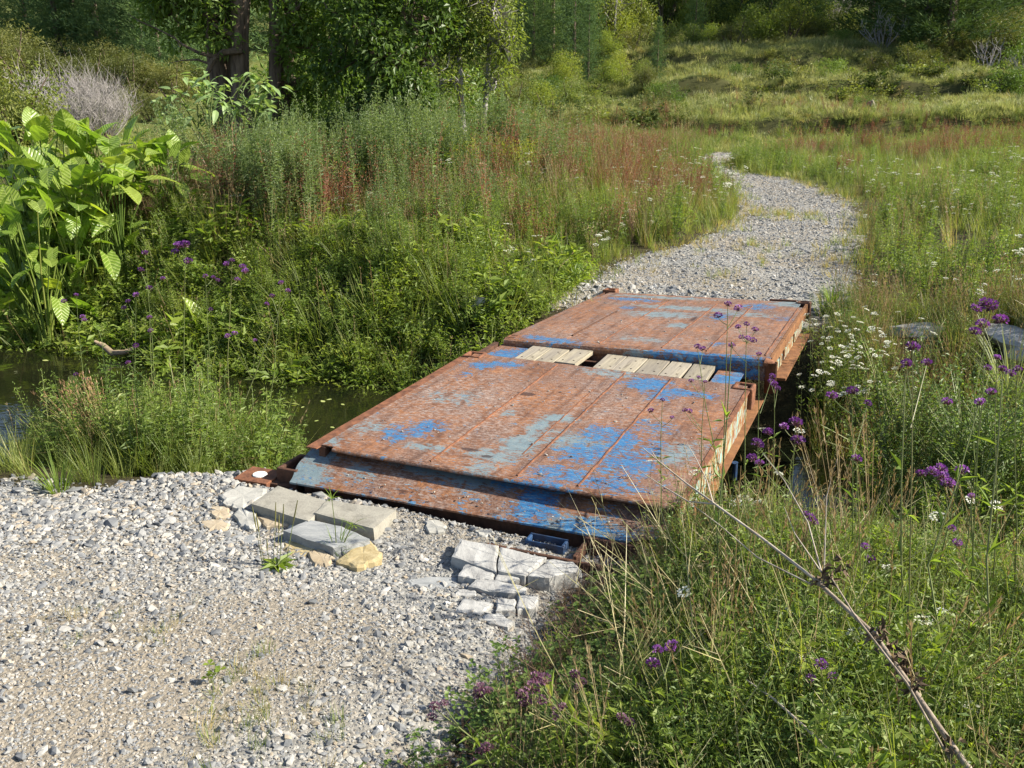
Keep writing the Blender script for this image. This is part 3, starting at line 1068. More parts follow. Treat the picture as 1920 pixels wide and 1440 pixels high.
# ---- rusty plate with a white disc, left of the ramp
c1 = at(492, 893, -0.22)
rp = thing("rusty_plate", "small rusty steel plate with a round white disc, left of the ramp", "steel plate", c1, -YAW + 0.05)
b = MB()
b.box((-0.17, -0.10, -0.05), (0.10, 0.13, 0.0))
put("plate", bevel(b.mesh("plate", M_RUST), 0.005), rp)
b = MB()
b.box((0.09, -0.06, -0.08), (0.30, 0.06, -0.012))
put("side_lug", bevel(b.mesh("side_lug", M_RUSTD), 0.006), rp)
b = MB()
ang = np.linspace(0, 2 * math.pi, 20, endpoint=False)
ring = [(0.05 * math.cos(a), 0.05 * math.sin(a)) for a in ang]
b.add([(x - 0.03, y + 0.015, 0.001) for x, y in ring] + [(x * 0.94 - 0.03, y * 0.94 + 0.015, 0.008) for x, y in ring], [(k, (k + 1) % 20, (k + 1) % 20 + 20, k + 20) for k in range(20)])
b.f.append(list(range(20, 40)))
b.m.append(0)
put("disc", b.mesh("disc", plain_mat("white_disc", (0.55, 0.55, 0.5), (0.75, 0.75, 0.7), 20, 0.7, 0.1)), rp)

# ---- wooden planks over the gap
m, nt, out = mat_new("pine_plank")
tc = nd(nt, "ShaderNodeTexCoord")
oi = nd(nt, "ShaderNodeObjectInfo")
mp = nd(nt, "ShaderNodeMapping", {"Vector": tc.outputs["Object"], "Scale": (26.0, 2.2, 26.0)})
ofs = nd(nt, "ShaderNodeVectorMath", operation='ADD')
nt.links.new(mp.outputs[0], ofs.inputs[0])
nt.links.new(math_(nt, 'MULTIPLY', oi.outputs["Random"], 50), ofs.inputs[1])
g = noise(nt, ofs.outputs[0], 1.6, 6, 0.6, 0.7)
blot = noise(nt, ofs.outputs[0], 0.35, 3)
wc = ramp(nt, g, [(0.3, (0.12, 0.10, 0.075)), (0.46, (0.27, 0.235, 0.17)), (0.72, (0.38, 0.335, 0.245))])
wc = mix(nt, math_(nt, 'MULTIPLY', smooth(nt, blot, 0.42, 0.62), 0.6), wc, (0.22, 0.195, 0.165))
hv = nd(nt, "ShaderNodeHueSaturation", {"Color": wc, "Value": math_(nt, 'ADD', math_(nt, 'MULTIPLY', oi.outputs["Random"], 0.35), 0.82)})
bp = nd(nt, "ShaderNodeBump", {"Strength": 0.4, "Distance": 0.005, "Height": g})
pb = nd(nt, "ShaderNodeBsdfPrincipled", {"Base Color": hv.outputs[0], "Roughness": 0.75, "Specular IOR Level": 0.25, "Normal": bp.outputs[0]})
nt.links.new(pb.outputs[0], out.inputs[0])
M_WOOD = m
M_NAIL = plain_mat("nail", (0.02, 0.015, 0.012), (0.06, 0.04, 0.03), 30, 0.7, 0.1)
edges = [(962, 1001), (1001, 1036), (1038, 1078), (1110, 1149), (1149, 1190), (1191, 1234), (1236, 1277), (1280, 1324)]
PL = ["pale wooden plank at the left end of the row, beside the blue edge plate", "pale wooden plank second in the left group of three",
      "pale wooden plank lying raised beside the dark open gap", "wooden plank just right of the dark open gap", "weathered plank second from the dark gap in the right group",
      "weathered middle plank of the right group of five", "pale plank second from the right end of the plank row", "pale plank at the right end of the row beside blue paint"]
NAIL = None
for k, (a, c) in enumerate(edges):
    zt = -0.006 if k != 2 else 0.008
    ya = 672 + (a - 960) * 0.108
    yc = 672 + (c - 960) * 0.108
    p0, p1 = plane_hit(M_NEAR, a, ya, zt), plane_hit(M_NEAR, c, yc, zt)
    w = p1.x - p0.x - 0.006
    L_ = 0.62
    cx = (p0.x + p1.x) / 2
    wp = from_uv(2.48 + L_ / 2, cx, zt)
    pl = thing("plank", PL[k], "plank", wp, -YAW + (0.0, 0.01, -0.03, 0.012, -0.01, 0.008, -0.012, 0.02)[k], "wooden planks across the gap")
    b = MB()
    b.box((-w / 2, -L_ / 2, -0.038), (w / 2, L_ / 2, 0))
    board = put("board", bevel(b.mesh("board", M_WOOD), 0.004), pl)
    if NAIL is None:
        nb = MB()
        nb.tube([(0, 0, -0.004), (0, 0, 0.003)], 0.008, 7, 0, True)
        NAIL = nb.mesh("nail", M_NAIL)
    for (nx_, ny_) in ((-w * 0.25, -0.24), (w * 0.25, -0.22), (w * 0.1, 0.02)):
        put("nail", NAIL, board, (nx_, ny_, 0))
# ------------------------------------------------------------------ concrete blocks, slabs and rocks
def rock_mat(name, stops, scale=5, stretch=(1, 1, 1), bump=0.6):
    m, nt, out = mat_new(name)
    tc = nd(nt, "ShaderNodeTexCoord")
    oi = nd(nt, "ShaderNodeObjectInfo")
    of = nd(nt, "ShaderNodeVectorMath", operation='ADD')
    nt.links.new(tc.outputs["Object"], of.inputs[0])
    nt.links.new(math_(nt, 'MULTIPLY', oi.outputs["Random"], 30), of.inputs[1])
    mp = nd(nt, "ShaderNodeMapping", {"Vector": of.outputs[0], "Scale": stretch, "Rotation": (0, 0, 0.5)})
    n1 = noise(nt, mp.outputs[0], scale, 8, 0.65, 0.4)
    n2 = noise(nt, mp.outputs[0], scale * 7, 5, 0.7)
    s = math_(nt, 'ADD', math_(nt, 'MULTIPLY', n1, 0.7), math_(nt, 'MULTIPLY', n2, 0.3))
    col = ramp(nt, s, stops)
    bp = nd(nt, "ShaderNodeBump", {"Strength": bump, "Distance": 0.012, "Height": s})
    p = nd(nt, "ShaderNodeBsdfPrincipled", {"Base Color": col, "Roughness": 0.85, "Specular IOR Level": 0.25, "Normal": bp.outputs[0]})
    nt.links.new(p.outputs[0], out.inputs[0])
    return m


M_CONC = rock_mat("concrete", [(0.3, (0.160, 0.148, 0.120)), (0.5, (0.264, 0.248, 0.208)), (0.7, (0.336, 0.320, 0.264))], 9)
M_WHITE = rock_mat("white_stone", [(0.33, (0.13, 0.13, 0.125)), (0.42, (0.26, 0.255, 0.245)), (0.55, (0.37, 0.365, 0.345)), (0.7, (0.45, 0.44, 0.42))], 4, (3, 1, 3))
M_SLATE = rock_mat("grey_slate", [(0.3, (0.136, 0.144, 0.148)), (0.5, (0.248, 0.256, 0.256)), (0.7, (0.344, 0.344, 0.328))], 4, (1, 5, 5))
M_YELL = rock_mat("yellow_stone", [(0.3, (0.16, 0.115, 0.055)), (0.45, (0.30, 0.235, 0.12)), (0.58, (0.40, 0.33, 0.19)), (0.75, (0.46, 0.43, 0.35))], 6)
M_PALE = rock_mat("pale_stone", [(0.3, (0.208, 0.200, 0.176)), (0.5, (0.336, 0.328, 0.296)), (0.7, (0.448, 0.432, 0.392))], 5)
M_BROWN = rock_mat("brown_stone", [(0.3, (0.07, 0.05, 0.03)), (0.5, (0.13, 0.095, 0.06)), (0.7, (0.22, 0.17, 0.12))], 5)
M_TAN = rock_mat("tan_stone", [(0.3, (0.240, 0.176, 0.104)), (0.5, (0.352, 0.288, 0.200)), (0.7, (0.432, 0.384, 0.304))], 5)


def slab(name, label, cat, px, z, th, mat, group=None, tilt=(0, 0), rough=0.012, cut=4, lift=0.0, parent_part=None):
    """a stone with the outline seen in the photograph, given its thickness and lying at height z"""
    pts = [at(x, y, z) for x, y in px]
    c = sum(pts, Vector()) / len(pts)
    loc = [p - c for p in pts]
    area = sum(loc[i].x * loc[(i + 1) % len(loc)].y - loc[(i + 1) % len(loc)].x * loc[i].y for i in range(len(loc)))
    if area < 0:
        loc.reverse()
    ring = []
    for i, p in enumerate(loc):
        q = loc[(i + 1) % len(loc)]
        for k in range(cut):
            t = k / cut
            w = p.lerp(q, t)
            if k:
                w = w + Vector((random.uniform(-1, 1), random.uniform(-1, 1), 0)) * rough
            ring.append(w)
    n = len(ring)
    bm = bmesh.new()
    top2 = [bm.verts.new((p.x * 0.86, p.y * 0.86, random.uniform(-.2, .35) * rough)) for p in ring]
    top = [bm.verts.new((p.x, p.y, -random.uniform(0.2, 1.0) * rough)) for p in ring]
    mid = [bm.verts.new((p.x * random.uniform(0.99, 1.05), p.y * random.uniform(0.99, 1.05), -th * random.uniform(.45, .6))) for p in ring]
    bot = [bm.verts.new((p.x * 1.0, p.y * 1.0, -th)) for p in ring]
    cen = bm.verts.new((0, 0, random.uniform(-.2, .3) * rough))
    for i in range(n):
        j = (i + 1) % n
        bm.faces.new((cen, top2[i], top2[j]))
        bm.faces.new((top2[i], top[i], top[j], top2[j]))
        bm.faces.new((top[i], mid[i], mid[j], top[j]))
        bm.faces.new((mid[i], bot[i], bot[j], mid[j]))
    bm.faces.new(bot[::-1])
    bmesh.ops.recalc_face_normals(bm, faces=bm.faces)
    me = bpy.data.meshes.new(name)
    bm.to_mesh(me)
    bm.free()
    me.materials.append(mat)
    o = put(name, me, None, c + Vector((0, 0, lift)), (tilt[0], tilt[1], 0))
    return tag(o, label, cat, group)


GB = "concrete blocks at the foot of the ramp"
slab("concrete_block", "tan concrete block wedged between pale flat stone and darker block at the ramp", "concrete block", [(471, 944), (521, 910), (621, 941), (578, 976)], -0.15, 0.14, M_CONC, GB, rough=0.004, cut=4)
slab("concrete_block", "darker weathered concrete block with a sunlit end, against the ramp edge", "concrete block", [(590, 961), (616, 936), (743, 955), (700, 990)], -0.14, 0.16, M_CONC, GB, rough=0.005, cut=4)
GS = "flat stones laid at the end of the bridge"
slab("stone", "large pale flat stone left of the concrete blocks, beneath the rusty plate", "stone", [(412, 927), (445, 910), (500, 914), (498, 930), (455, 951), (425, 946)], -0.20, 0.10, M_PALE, GS)
slab("stone", "grey streaked slate slab in front of the darker concrete block", "stone", [(531, 994), (580, 974), (640, 985), (693, 1010), (650, 1022), (624, 1026)], -0.155, 0.07, M_SLATE, GS, rough=0.006)
slab("stone", "orange stained stone under the grey slate slab", "stone", [(527, 1014), (560, 1012), (605, 1016), (600, 1028), (570, 1042), (540, 1040)], -0.21, 0.10, M_YELL, GS)
slab("stone", "bright yellow stone beside the sedge clump, nearest the bare dust", "stone", [(630, 1050), (655, 1030), (693, 1012), (717, 1034), (715, 1046), (669, 1064)], -0.19, 0.11, M_YELL, GS)
slab("stone", "cream stone between the plantain and the sedge clump", "stone", [(576, 1034), (598, 1026), (627, 1042), (618, 1058), (590, 1060)], -0.20, 0.10, M_TAN, GS)
slab("stone", "long low grey slab left of the plantain, half sunk in gravel", "stone", [(405, 1012), (440, 1003), (477, 1001), (500, 1030), (470, 1034), (428, 1030)], -0.215, 0.06, M_SLATE, GS)
slab("stone", "white tilted stone below the pale flat stone", "stone", [(435, 962), (452, 949), (478, 962), (488, 978), (474, 988), (450, 982)], -0.20, 0.10, M_PALE, GS, tilt=(0.1, -0.12))
slab("stone", "narrow dark stone wedged under the tan concrete block", "stone", [(480, 968), (515, 965), (548, 972), (540, 984), (500, 986)], -0.205, 0.08, M_TAN, GS)
slab("stone", "small tan stone in front of the white tilted stone", "stone", [(375, 978), (400, 972), (432, 980), (428, 992), (392, 994)], -0.21, 0.07, M_TAN, GS)
slab("stone", "flat cream stone left of the small tan stone near the gravel edge", "stone", [(388, 956), (405, 948), (430, 952), (432, 966), (405, 970)], -0.21, 0.06, M_TAN, GS)
slab("stone", "white shard lying on the dark cobbles toward the water", "stone", [(138, 962), (165, 950), (182, 955), (172, 968), (145, 972)], -0.2, 0.05, M_PALE, GS)
W_ = [("largest white slab beside the bare dust, at the front left of the broken paving", [(862, 1009), (935, 1022), (931, 1071), (847, 1042)], -0.165, .10),
      ("white slab below the blue pocket, between two cracks", [(938, 1025), (1025, 1044), (984, 1078), (934, 1070)], -0.165, .10),
      ("white slab under the dark steel channel, its right end in weeds", [(1030, 1047), (1075, 1052), (1090, 1068), (1030, 1082), (990, 1079)], -0.17, .10),
      ("small white stone tucked below the largest white slab", [(875, 1056), (927, 1074), (925, 1086), (890, 1085), (859, 1078)], -0.18, .09),
      ("white triangular stone between the cracked slabs", [(930, 1074), (958, 1077), (978, 1080), (960, 1092), (928, 1087)], -0.185, .08),
      ("long white slab with a mossy notch in the middle of the broken paving", [(897, 1082), (987, 1100), (985, 1112), (920, 1108), (878, 1098)], -0.185, .09),
      ("white block with a clean square edge at the lower left of the paving", [(867, 1120), (925, 1131), (900, 1152), (854, 1145)], -0.17, .09),
      ("squarish white block in the middle of the lowest row", [(932, 1120), (965, 1122), (967, 1142), (930, 1145)], -0.175, .09),
      ("shaded white block at the right of the lowest row, against the weeds", [(970, 1115), (1010, 1117), (1005, 1137), (971, 1144)], -0.18, .09),
      ("lowest white slab, half buried in gravel and dry grass", [(912, 1150), (938, 1149), (965, 1165), (952, 1175), (902, 1163)], -0.175, .07),
      ("narrow white stone above the square edged block", [(859, 1104), (892, 1107), (893, 1117), (852, 1117)], -0.19, .07)]
for lab, px, z, th in W_:
    slab("stone", lab, "stone", px, z, th, M_WHITE, GS, rough=0.007)
slab("stone", "dark grey slate half buried left of the broken white paving", "stone", [(759, 1091), (800, 1082), (857, 1079), (860, 1098), (820, 1108), (772, 1114)], -0.21, 0.06, M_SLATE, GS, tilt=(0, 0.06))
slab("stone", "pale lump of rock under the middle of the ramp edge", "stone", [(794, 976), (815, 972), (838, 984), (832, 995), (805, 997)], -0.2, 0.09, M_PALE, GS)
slab("stone", "flat pale stone under the ramp edge left of the blue pocket", "stone", [(888, 994), (905, 990), (925, 996), (920, 1004), (898, 1003)], -0.215, 0.06, M_PALE, GS)


def boulder(name, label, loc, size, mat, seed, group=None):
    bm = bmesh.new()
    bmesh.ops.create_icosphere(bm, subdivisions=3, radius=1)
    rs = np.random.default_rng(seed)
    planes = [(Vector(rs.normal(size=3)).normalized(), rs.uniform(0.55, 0.85)) for _ in range(14)]
    for v in bm.verts:
        p = v.co.copy()
        for n, d in planes:
            k = p.dot(n) - d
            if k > 0:
                p -= n * k
        v.co = Vector((p.x * size[0], p.y * size[1], p.z * size[2])) + Vector(rs.normal(0, 0.012, 3)) * size[2]
    me = bpy.data.meshes.new(name)
    bm.to_mesh(me)
    bm.free()
    me.materials.append(mat)
    return tag(put(name, me, None, loc, (0, 0, rs.uniform(0, 6))), label, "rock", group)


GR = "white rocks on the far right bank"
p = at_g(1722, 628)
boulder("rock", "rounded white rock among yarrow right of the far deck", (p.x, p.y, gz(p.x, p.y) + 0.02), (0.36, 0.26, 0.12), M_WHITE, 3, GR)
p = at_g(1888, 640)
boulder("rock", "broad white rock at the right edge of the far bank", (p.x, p.y, gz(p.x, p.y) + 0.01), (0.5, 0.28, 0.13), M_WHITE, 5, GR)
p = at_g(1925, 660)
boulder("rock", "low pale rock in front of the broad white rock", (p.x, p.y, gz(p.x, p.y) + 0.03), (0.4, 0.25, 0.14), M_PALE, 9, GR)
p = at_g(895, 592)
boulder("rock", "grey rock showing in the grass left of the far deck", (p.x, p.y, gz(p.x, p.y) + 0.12), (0.25, 0.2, 0.14), M_PALE, 8, GR)
for k, (px, py, lab) in enumerate([(300, 648, "brown rock at the waterline under the big leaves"), (170, 648, "long brown rock at the water's edge below the leafy clump"), (210, 600, "brown stone on the bank above the waterline")]):
    p = at_g(px, py)
    boulder("rock", lab, (p.x, p.y, p.z), (0.22 if k < 2 else 0.12, 0.14, 0.06), M_BROWN, 20 + k, "rocks along the waterline")

p = at_g(816, 1405)
boulder("rock", "grey rock between the bottom gravel and purple flowers", (p.x, p.y, p.z + .01), (.035, .028, .028), M_PALE, 51)
# driftwood at the water's edge
p0, p1, p2 = at(178, 640, -0.8), at(210, 662, -0.93), at(258, 650, -0.85)
b = MB()
b.tube([p0, p0.lerp(p1, .5) + Vector((0, 0, .02)), p1, p1.lerp(p2, .5) + Vector((0, 0, -.03)), p2], [0.018, 0.038, 0.042, 0.034, 0.015], 8, 0, True)
tag(put("driftwood", b.mesh("driftwood", plain_mat("bleached_wood", (0.16, 0.115, 0.07), (0.32, 0.25, 0.17), 12, 0.8, 0.5, stretch=(1, 1, 4)), True)), "bent bleached branch lying at the far waterline", "driftwood")


# ------------------------------------------------------------------ gravel
def pebble(seed, flat):
    bm = bmesh.new()
    bmesh.ops.create_icosphere(bm, subdivisions=1, radius=1)
    rs = np.random.default_rng(seed)
    planes = [(Vector(rs.normal(size=3)).normalized(), rs.uniform(0.45, 0.8)) for _ in range(8)]
    for v in bm.verts:
        p = v.co.copy()
        for n, d in planes:
            k = p.dot(n) - d
            if k > 0:
                p -= n * k
        v.co = (p.x * rs.uniform(0.9, 1.2), p.y * 0.85, p.z * flat)
    me = bpy.data.meshes.new("pebble")
    bm.to_mesh(me)
    bm.free()
    me.materials.append(M_GRAVEL)
    return proto(me)


m, nt, out = mat_new("crushed_rock")
oi = nd(nt, "ShaderNodeObjectInfo")
tc = nd(nt, "ShaderNodeTexCoord")
n1 = noise(nt, tc.outputs["Object"], 1.6, 5, 0.65)
c = ramp(nt, oi.outputs["Random"], [(0.0, (0.10, 0.105, 0.11)), (0.16, (0.16, 0.165, 0.17)), (0.38, (0.22, 0.222, 0.22)), (0.6, (0.29, 0.285, 0.268)), (0.78, (0.345, 0.33, 0.30)), (0.9, (0.29, 0.24, 0.175)), (1.0, (0.42, 0.41, 0.39))])
c = mix(nt, 1.0, c, ramp(nt, n1, [(0.3, (0.75, 0.75, 0.75)), (0.7, (1.15, 1.15, 1.15))]), 'MULTIPLY')
pb = nd(nt, "ShaderNodeBsdfPrincipled", {"Base Color": c, "Roughness": 0.85, "Specular IOR Level": 0.25})
nt.links.new(pb.outputs[0], out.inputs[0])
M_GRAVEL = m
PEB = [pebble(i, f) for i, f in enumerate((0.45, 0.6, 0.7, 0.5, 0.8, 0.35, 0.6, 0.55))]


def strew(name, label, x, y, s, zoff=0.0):  # stones sit partly sunk
    n = len(x)
    z = ground(x, y) + s * 0.08 + zoff
    rot = np.stack([rng.normal(0, 0.35, n), rng.normal(0, 0.35, n), rng.uniform(0, 6.28, n)], 1)
    scl = np.stack([s * rng.uniform(0.8, 1.35, n), s * rng.uniform(0.75, 1.1, n), s * rng.uniform(0.7, 1.1, n)], 1)
    return scatter(name, label, np.stack([x, y, z], 1), rot, scl, PEB)


def bare_dust(x, y):
    u, v = to_uv(x, y)
    return np.exp(-((u + 0.45) / 0.35) ** 2 - ((v - 1.05) / 0.35) ** 2)


def pr_near(x, y):
    sd = drive_sd(x, y)
    e = 1 - S((sd + 0.1 + 0.2 * fbm(x * 3, y * 3, 41)) / 0.35)
    return e * (1 - 0.72 * dusty(x, y)) * (1 - 0.75 * bare_dust(x, y)) * in_view(x, y, 0.62, 1.0)


x, y = sample(48000, (-5.2, 1.6, 1.9, 6.9), pr_near)
s = np.exp(rng.normal(math.log(0.0088), 0.5, len(x)))
u, v = to_uv(x, y)
s = np.where((x < -0.9) & (y > 4.6), s * (1 + 0.55 * rng.random(len(x))), s)
s = np.clip(s, 0.004, 0.036)
strew("gravel", "pale grey crushed rock of the drive before the bridge", x, y, s)
# coarser cobbles along the edge toward the stream
x, y = sample(900, (-5.5, 0.2, 4.3, 6.6), lambda x, y: (1 - S((drive_sd(x, y) + 0.02) / 0.3)) * S((y - 4.6 - 0.25 * (x + 2)) / 1.0) * (1 - bare_dust(x, y)) * in_view(x, y, 0.62, 1.0))
strew("cobbles", "larger grey stones along the stream side of the drive", x, y, np.clip(np.exp(rng.normal(math.log(0.028), 0.38, len(x))), 0.014, 0.07), 0.0)
# fines
x, y = sample(16000, (-4.5, 1.4, 1.8, 5.8), lambda x, y: (1 - S((drive_sd(x, y) + 0.05) / 0.3)) * (0.15 + dusty(x, y) + bare_dust(x, y)) * 0.7 * in_view(x, y, 0.6, 0.6))
strew("grit", "fine grit on the bare trodden soil", x, y, np.clip(np.exp(rng.normal(math.log(0.0055), 0.4, len(x))), 0.002, 0.012))


def pr_far(x, y):
    sd = track_sd(x, y)
    e = 1 - S((sd + 0.15 + 0.25 * fbm(x * 1.5, y * 1.5, 43)) / 0.4)
    return e * np.clip(1.4 - y / 22, 0.15, 1)


x, y = sample(46000, (-1.5, 16, 8.5, 40), pr_far)
strew("gravel", "pale gravel of the track winding away beyond the bridge", x, y, np.clip(np.exp(rng.normal(math.log(0.0115), 0.45, len(x))) * (0.8 + y / 30), 0.006, 0.04), -0.003)
# under-bridge bank rubble by the far end
x, y = sample(900, (-1, 4.2, 8.5, 13), lambda x, y: (np.abs(to_uv(x, y)[0] - 6.3) < 0.8) * (np.abs(to_uv(x, y)[1] - 1.0) < 1.9))
strew("rubble", "grey stones packed against the far end of the bridge", x, y, np.clip(np.exp(rng.normal(math.log(0.035), 0.4, len(x))), 0.015, 0.08))
# loose chips lying on the deck
b_ = []
for _ in range(210):
    if random.random() < 0.6:
        q = M_NEAR @ Vector((random.uniform(0.1, 2.3), random.uniform(0.1, 2.4), 0.003))
    else:
        q = M_FAR @ Vector((random.uniform(0.1, 2.3), random.uniform(0.1, 3.2), 0.003))
    b_.append(q[:])
n = len(b_)
scatter("grit", "scattered pale chips of gravel lying on the steel deck", np.array(b_), np.stack([rng.normal(0, .3, n), rng.normal(0, .3, n), rng.uniform(0, 6, n)], 1), np.clip(np.exp(rng.normal(math.log(0.007), 0.45, n)), 0.003, 0.02), PEB)
q = [M_NEAR @ Vector((random.uniform(0.2, 2.1), random.uniform(-0.2, 0.0), -0.125)) for _ in range(60)] + [fr.matrix_basis @ Vector((random.uniform(0.14, 0.60), random.uniform(-0.06, 0.11), random.uniform(-0.035, -0.005))) for _ in range(90)]
n = len(q)
scatter("grit", "pale chips on the ramp plate and in the steel channel", np.array([a[:] for a in q]), np.stack([rng.normal(0, .3, n), rng.normal(0, .3, n), rng.uniform(0, 6, n)], 1), np.concatenate([rng.uniform(0.003, 0.011, 60), rng.uniform(0.012, 0.028, 90)]), PEB)
# ------------------------------------------------------------------ leaf and stem materials
L_GRASS = leaf_mat("grass_blade", [(0.0, (0.065, 0.09, 0.024)), (0.4, (0.11, 0.14, 0.034)), (0.75, (0.16, 0.178, 0.048)), (0.92, (0.21, 0.195, 0.075)), (1.0, (0.27, 0.225, 0.11))], 0.4)
L_DRY = leaf_mat("dry_grass", [(0.0, (0.12, 0.11, 0.04)), (0.5, (0.22, 0.18, 0.08)), (1.0, (0.34, 0.27, 0.14))], 0.35)
L_HILL = leaf_mat("hill_grass", [(0.0, (0.11, 0.14, 0.045)), (0.35, (0.20, 0.225, 0.075)), (0.7, (0.28, 0.285, 0.105)), (1.0, (0.38, 0.33, 0.17))], 0.35, tcol=(1, 1, .75))
L_MUG = leaf_mat("grey_green_leaf", [(0.0, (0.06, 0.09, 0.035)), (0.5, (0.10, 0.14, 0.055)), (1.0, (0.155, 0.19, 0.08))], 0.38)
L_WEED = leaf_mat("weed_leaf", [(0.0, (0.0540, 0.0918, 0.0194)), (0.45, (0.0972, 0.1404, 0.0281)), (0.8, (0.1404, 0.1836, 0.0389)), (1.0, (0.1944, 0.1998, 0.0594))], 0.42)
L_LUSH = leaf_mat("lush_leaf", [(0.0, (0.07, 0.115, 0.018)), (0.5, (0.12, 0.165, 0.026)), (1.0, (0.18, 0.21, 0.036))], 0.45)
L_CLOV = leaf_mat("clover_leaf", [(0.0, (0.0455, 0.0845, 0.0182)), (0.5, (0.0845, 0.1300, 0.0260)), (0.85, (0.1300, 0.1755, 0.0364)), (1.0, (0.1950, 0.1690, 0.0520))], 0.35)
L_STEM = leaf_mat("green_stem", [(0.0, (0.07, 0.10, 0.03)), (0.6, (0.12, 0.14, 0.05)), (1.0, (0.18, 0.16, 0.08))], 0.15)
L_TWIG = leaf_mat("brown_twig", [(0.0, (0.05, 0.03, 0.02)), (0.5, (0.11, 0.065, 0.04)), (1.0, (0.19, 0.125, 0.075))], 0.1)
L_DOCK = leaf_mat("dock_seed", [(0.0, (0.14, 0.045, 0.022)), (0.5, (0.23, 0.085, 0.04)), (1.0, (0.32, 0.16, 0.075))], 0.3, tcol=(1, 0.8, 0.6))
L_TAN = leaf_mat("seed_head", [(0.0, (0.17, 0.12, 0.055)), (0.5, (0.27, 0.20, 0.10)), (1.0, (0.36, 0.29, 0.17))], 0.3, tcol=(1, 0.9, 0.7))
L_UMB = leaf_mat("white_flower", [(0.0, (0.45, 0.45, 0.34)), (0.4, (0.62, 0.62, 0.52)), (1.0, (0.72, 0.72, 0.64))], 0.25, tcol=(1, 1, 0.9))
L_YEL = leaf_mat("yellow_green_flower", [(0.0, (0.16, 0.19, 0.02)), (1.0, (0.30, 0.30, 0.035))], 0.4)
L_PURP = leaf_mat("purple_floret", [(0.0, (0.075, 0.02, 0.10)), (0.45, (0.15, 0.045, 0.20)), (0.8, (0.24, 0.09, 0.31)), (1.0, (0.33, 0.16, 0.42))], 0.3, tcol=(1, 0.8, 1))
L_CALYX = leaf_mat("dark_calyx", [(0.0, (0.045, 0.016, 0.03)), (1.0, (0.11, 0.045, 0.06))], 0.1)
L_FADED = leaf_mat("faded_floret", [(0.0, (0.07, 0.03, 0.055)), (0.5, (0.16, 0.075, 0.12)), (1.0, (0.30, 0.18, 0.24))], 0.25, tcol=(1, .85, .95))
L_TARO = leaf_mat("elephant_ear_leaf", [(0.0, (0.0510, 0.1020, 0.0153)), (0.4, (0.1020, 0.1700, 0.0221)), (0.8, (0.1615, 0.2167, 0.0306)), (1.0, (0.2635, 0.2550, 0.0425))], 0.45, 0.35, spec=0.5)
L_TREE = leaf_mat("broad_tree_leaf", [(0.0, (0.0369, 0.0656, 0.0139)), (0.5, (0.0697, 0.1148, 0.0213)), (0.85, (0.1066, 0.1558, 0.0295)), (1.0, (0.1476, 0.1763, 0.0377))], 0.35, 0.45, spec=0.35)
L_TREE2 = leaf_mat("yellowing_tree_leaf", [(0.0, (0.07, 0.10, 0.02)), (0.5, (0.12, 0.155, 0.028)), (1.0, (0.19, 0.195, 0.04))], 0.4)
L_PINE = leaf_mat("pine_needle", [(0.0, (0.04, 0.07, 0.03)), (0.5, (0.066, 0.105, 0.042)), (1.0, (0.10, 0.145, 0.055))], 0.25, 0.85, spec=0.1)
L_PINED = leaf_mat("dark_pine_needle", [(0.0, (0.022, 0.042, 0.016)), (0.5, (0.042, 0.07, 0.024)), (1.0, (0.075, 0.105, 0.035))], 0.15, 0.85, spec=0.1)
L_OLIVE = leaf_mat("olive_scrub_leaf", [(0.0, (0.05, 0.062, 0.016)), (0.5, (0.085, 0.095, 0.024)), (1.0, (0.15, 0.145, 0.042))], 0.3)
L_SHRUB = leaf_mat("shrub_leaf", [(0.0, (0.055, 0.08, 0.018)), (0.5, (0.10, 0.13, 0.028)), (1.0, (0.17, 0.175, 0.045))], 0.35)
L_PALE = leaf_mat("felted_leaf", [(0.0, (0.11, 0.17, 0.065)), (0.5, (0.16, 0.23, 0.09)), (1.0, (0.24, 0.30, 0.14))], 0.35)
# side veins of the big leaves
nt = L_TARO.node_tree
pr_ = next(n for n in nt.nodes if n.type == 'BSDF_PRINCIPLED')
src = pr_.inputs["Base Color"].links[0].from_socket
tc = nd(nt, "ShaderNodeTexCoord")
sx = nd(nt, "ShaderNodeSeparateXYZ", {0: tc.outputs["Object"]})
ax = math_(nt, 'ABSOLUTE', sx.outputs[0])
vv = math_(nt, 'FRACT', math_(nt, 'MULTIPLY', math_(nt, 'SUBTRACT', math_(nt, 'MULTIPLY', ax, 0.9), sx.outputs[1]), 15.0))
vein = math_(nt, 'MAXIMUM', math_(nt, 'LESS_THAN', math_(nt, 'ABSOLUTE', math_(nt, 'SUBTRACT', vv, 0.5)), 0.09), math_(nt, 'LESS_THAN', ax, 0.006))
blotch = smooth(nt, noise(nt, tc.outputs["Object"], 9, 4), 0.5, 0.7)
cc = mix(nt, math_(nt, 'MULTIPLY', blotch, 0.3), src, (0.10, 0.17, 0.03))
cc = mix(nt, math_(nt, 'MULTIPLY', vein, 0.5), cc, (0.55, 0.6, 0.22))
nt.links.new(cc, pr_.inputs["Base Color"])
bpn = nd(nt, "ShaderNodeBump", {"Strength": 0.5, "Distance": 0.012, "Height": math_(nt, 'SINE', math_(nt, 'MULTIPLY', vv, 3.1416))})
nt.links.new(bpn.outputs[0], pr_.inputs["Normal"])
M_BARK = plain_mat("bark", (0.055, 0.038, 0.028), (0.20, 0.15, 0.11), 5, 0.9, 0.9, stretch=(3, 3, 0.5))
M_GREYTW = plain_mat("grey_dead_wood", (0.17, 0.155, 0.15), (0.34, 0.315, 0.30), 8, 0.9, 0.2)
M_DEADST = plain_mat("dry_stalk", (0.14, 0.105, 0.075), (0.36, 0.30, 0.23), 18, 0.8, 0.5, stretch=(1, 1, 0.2))
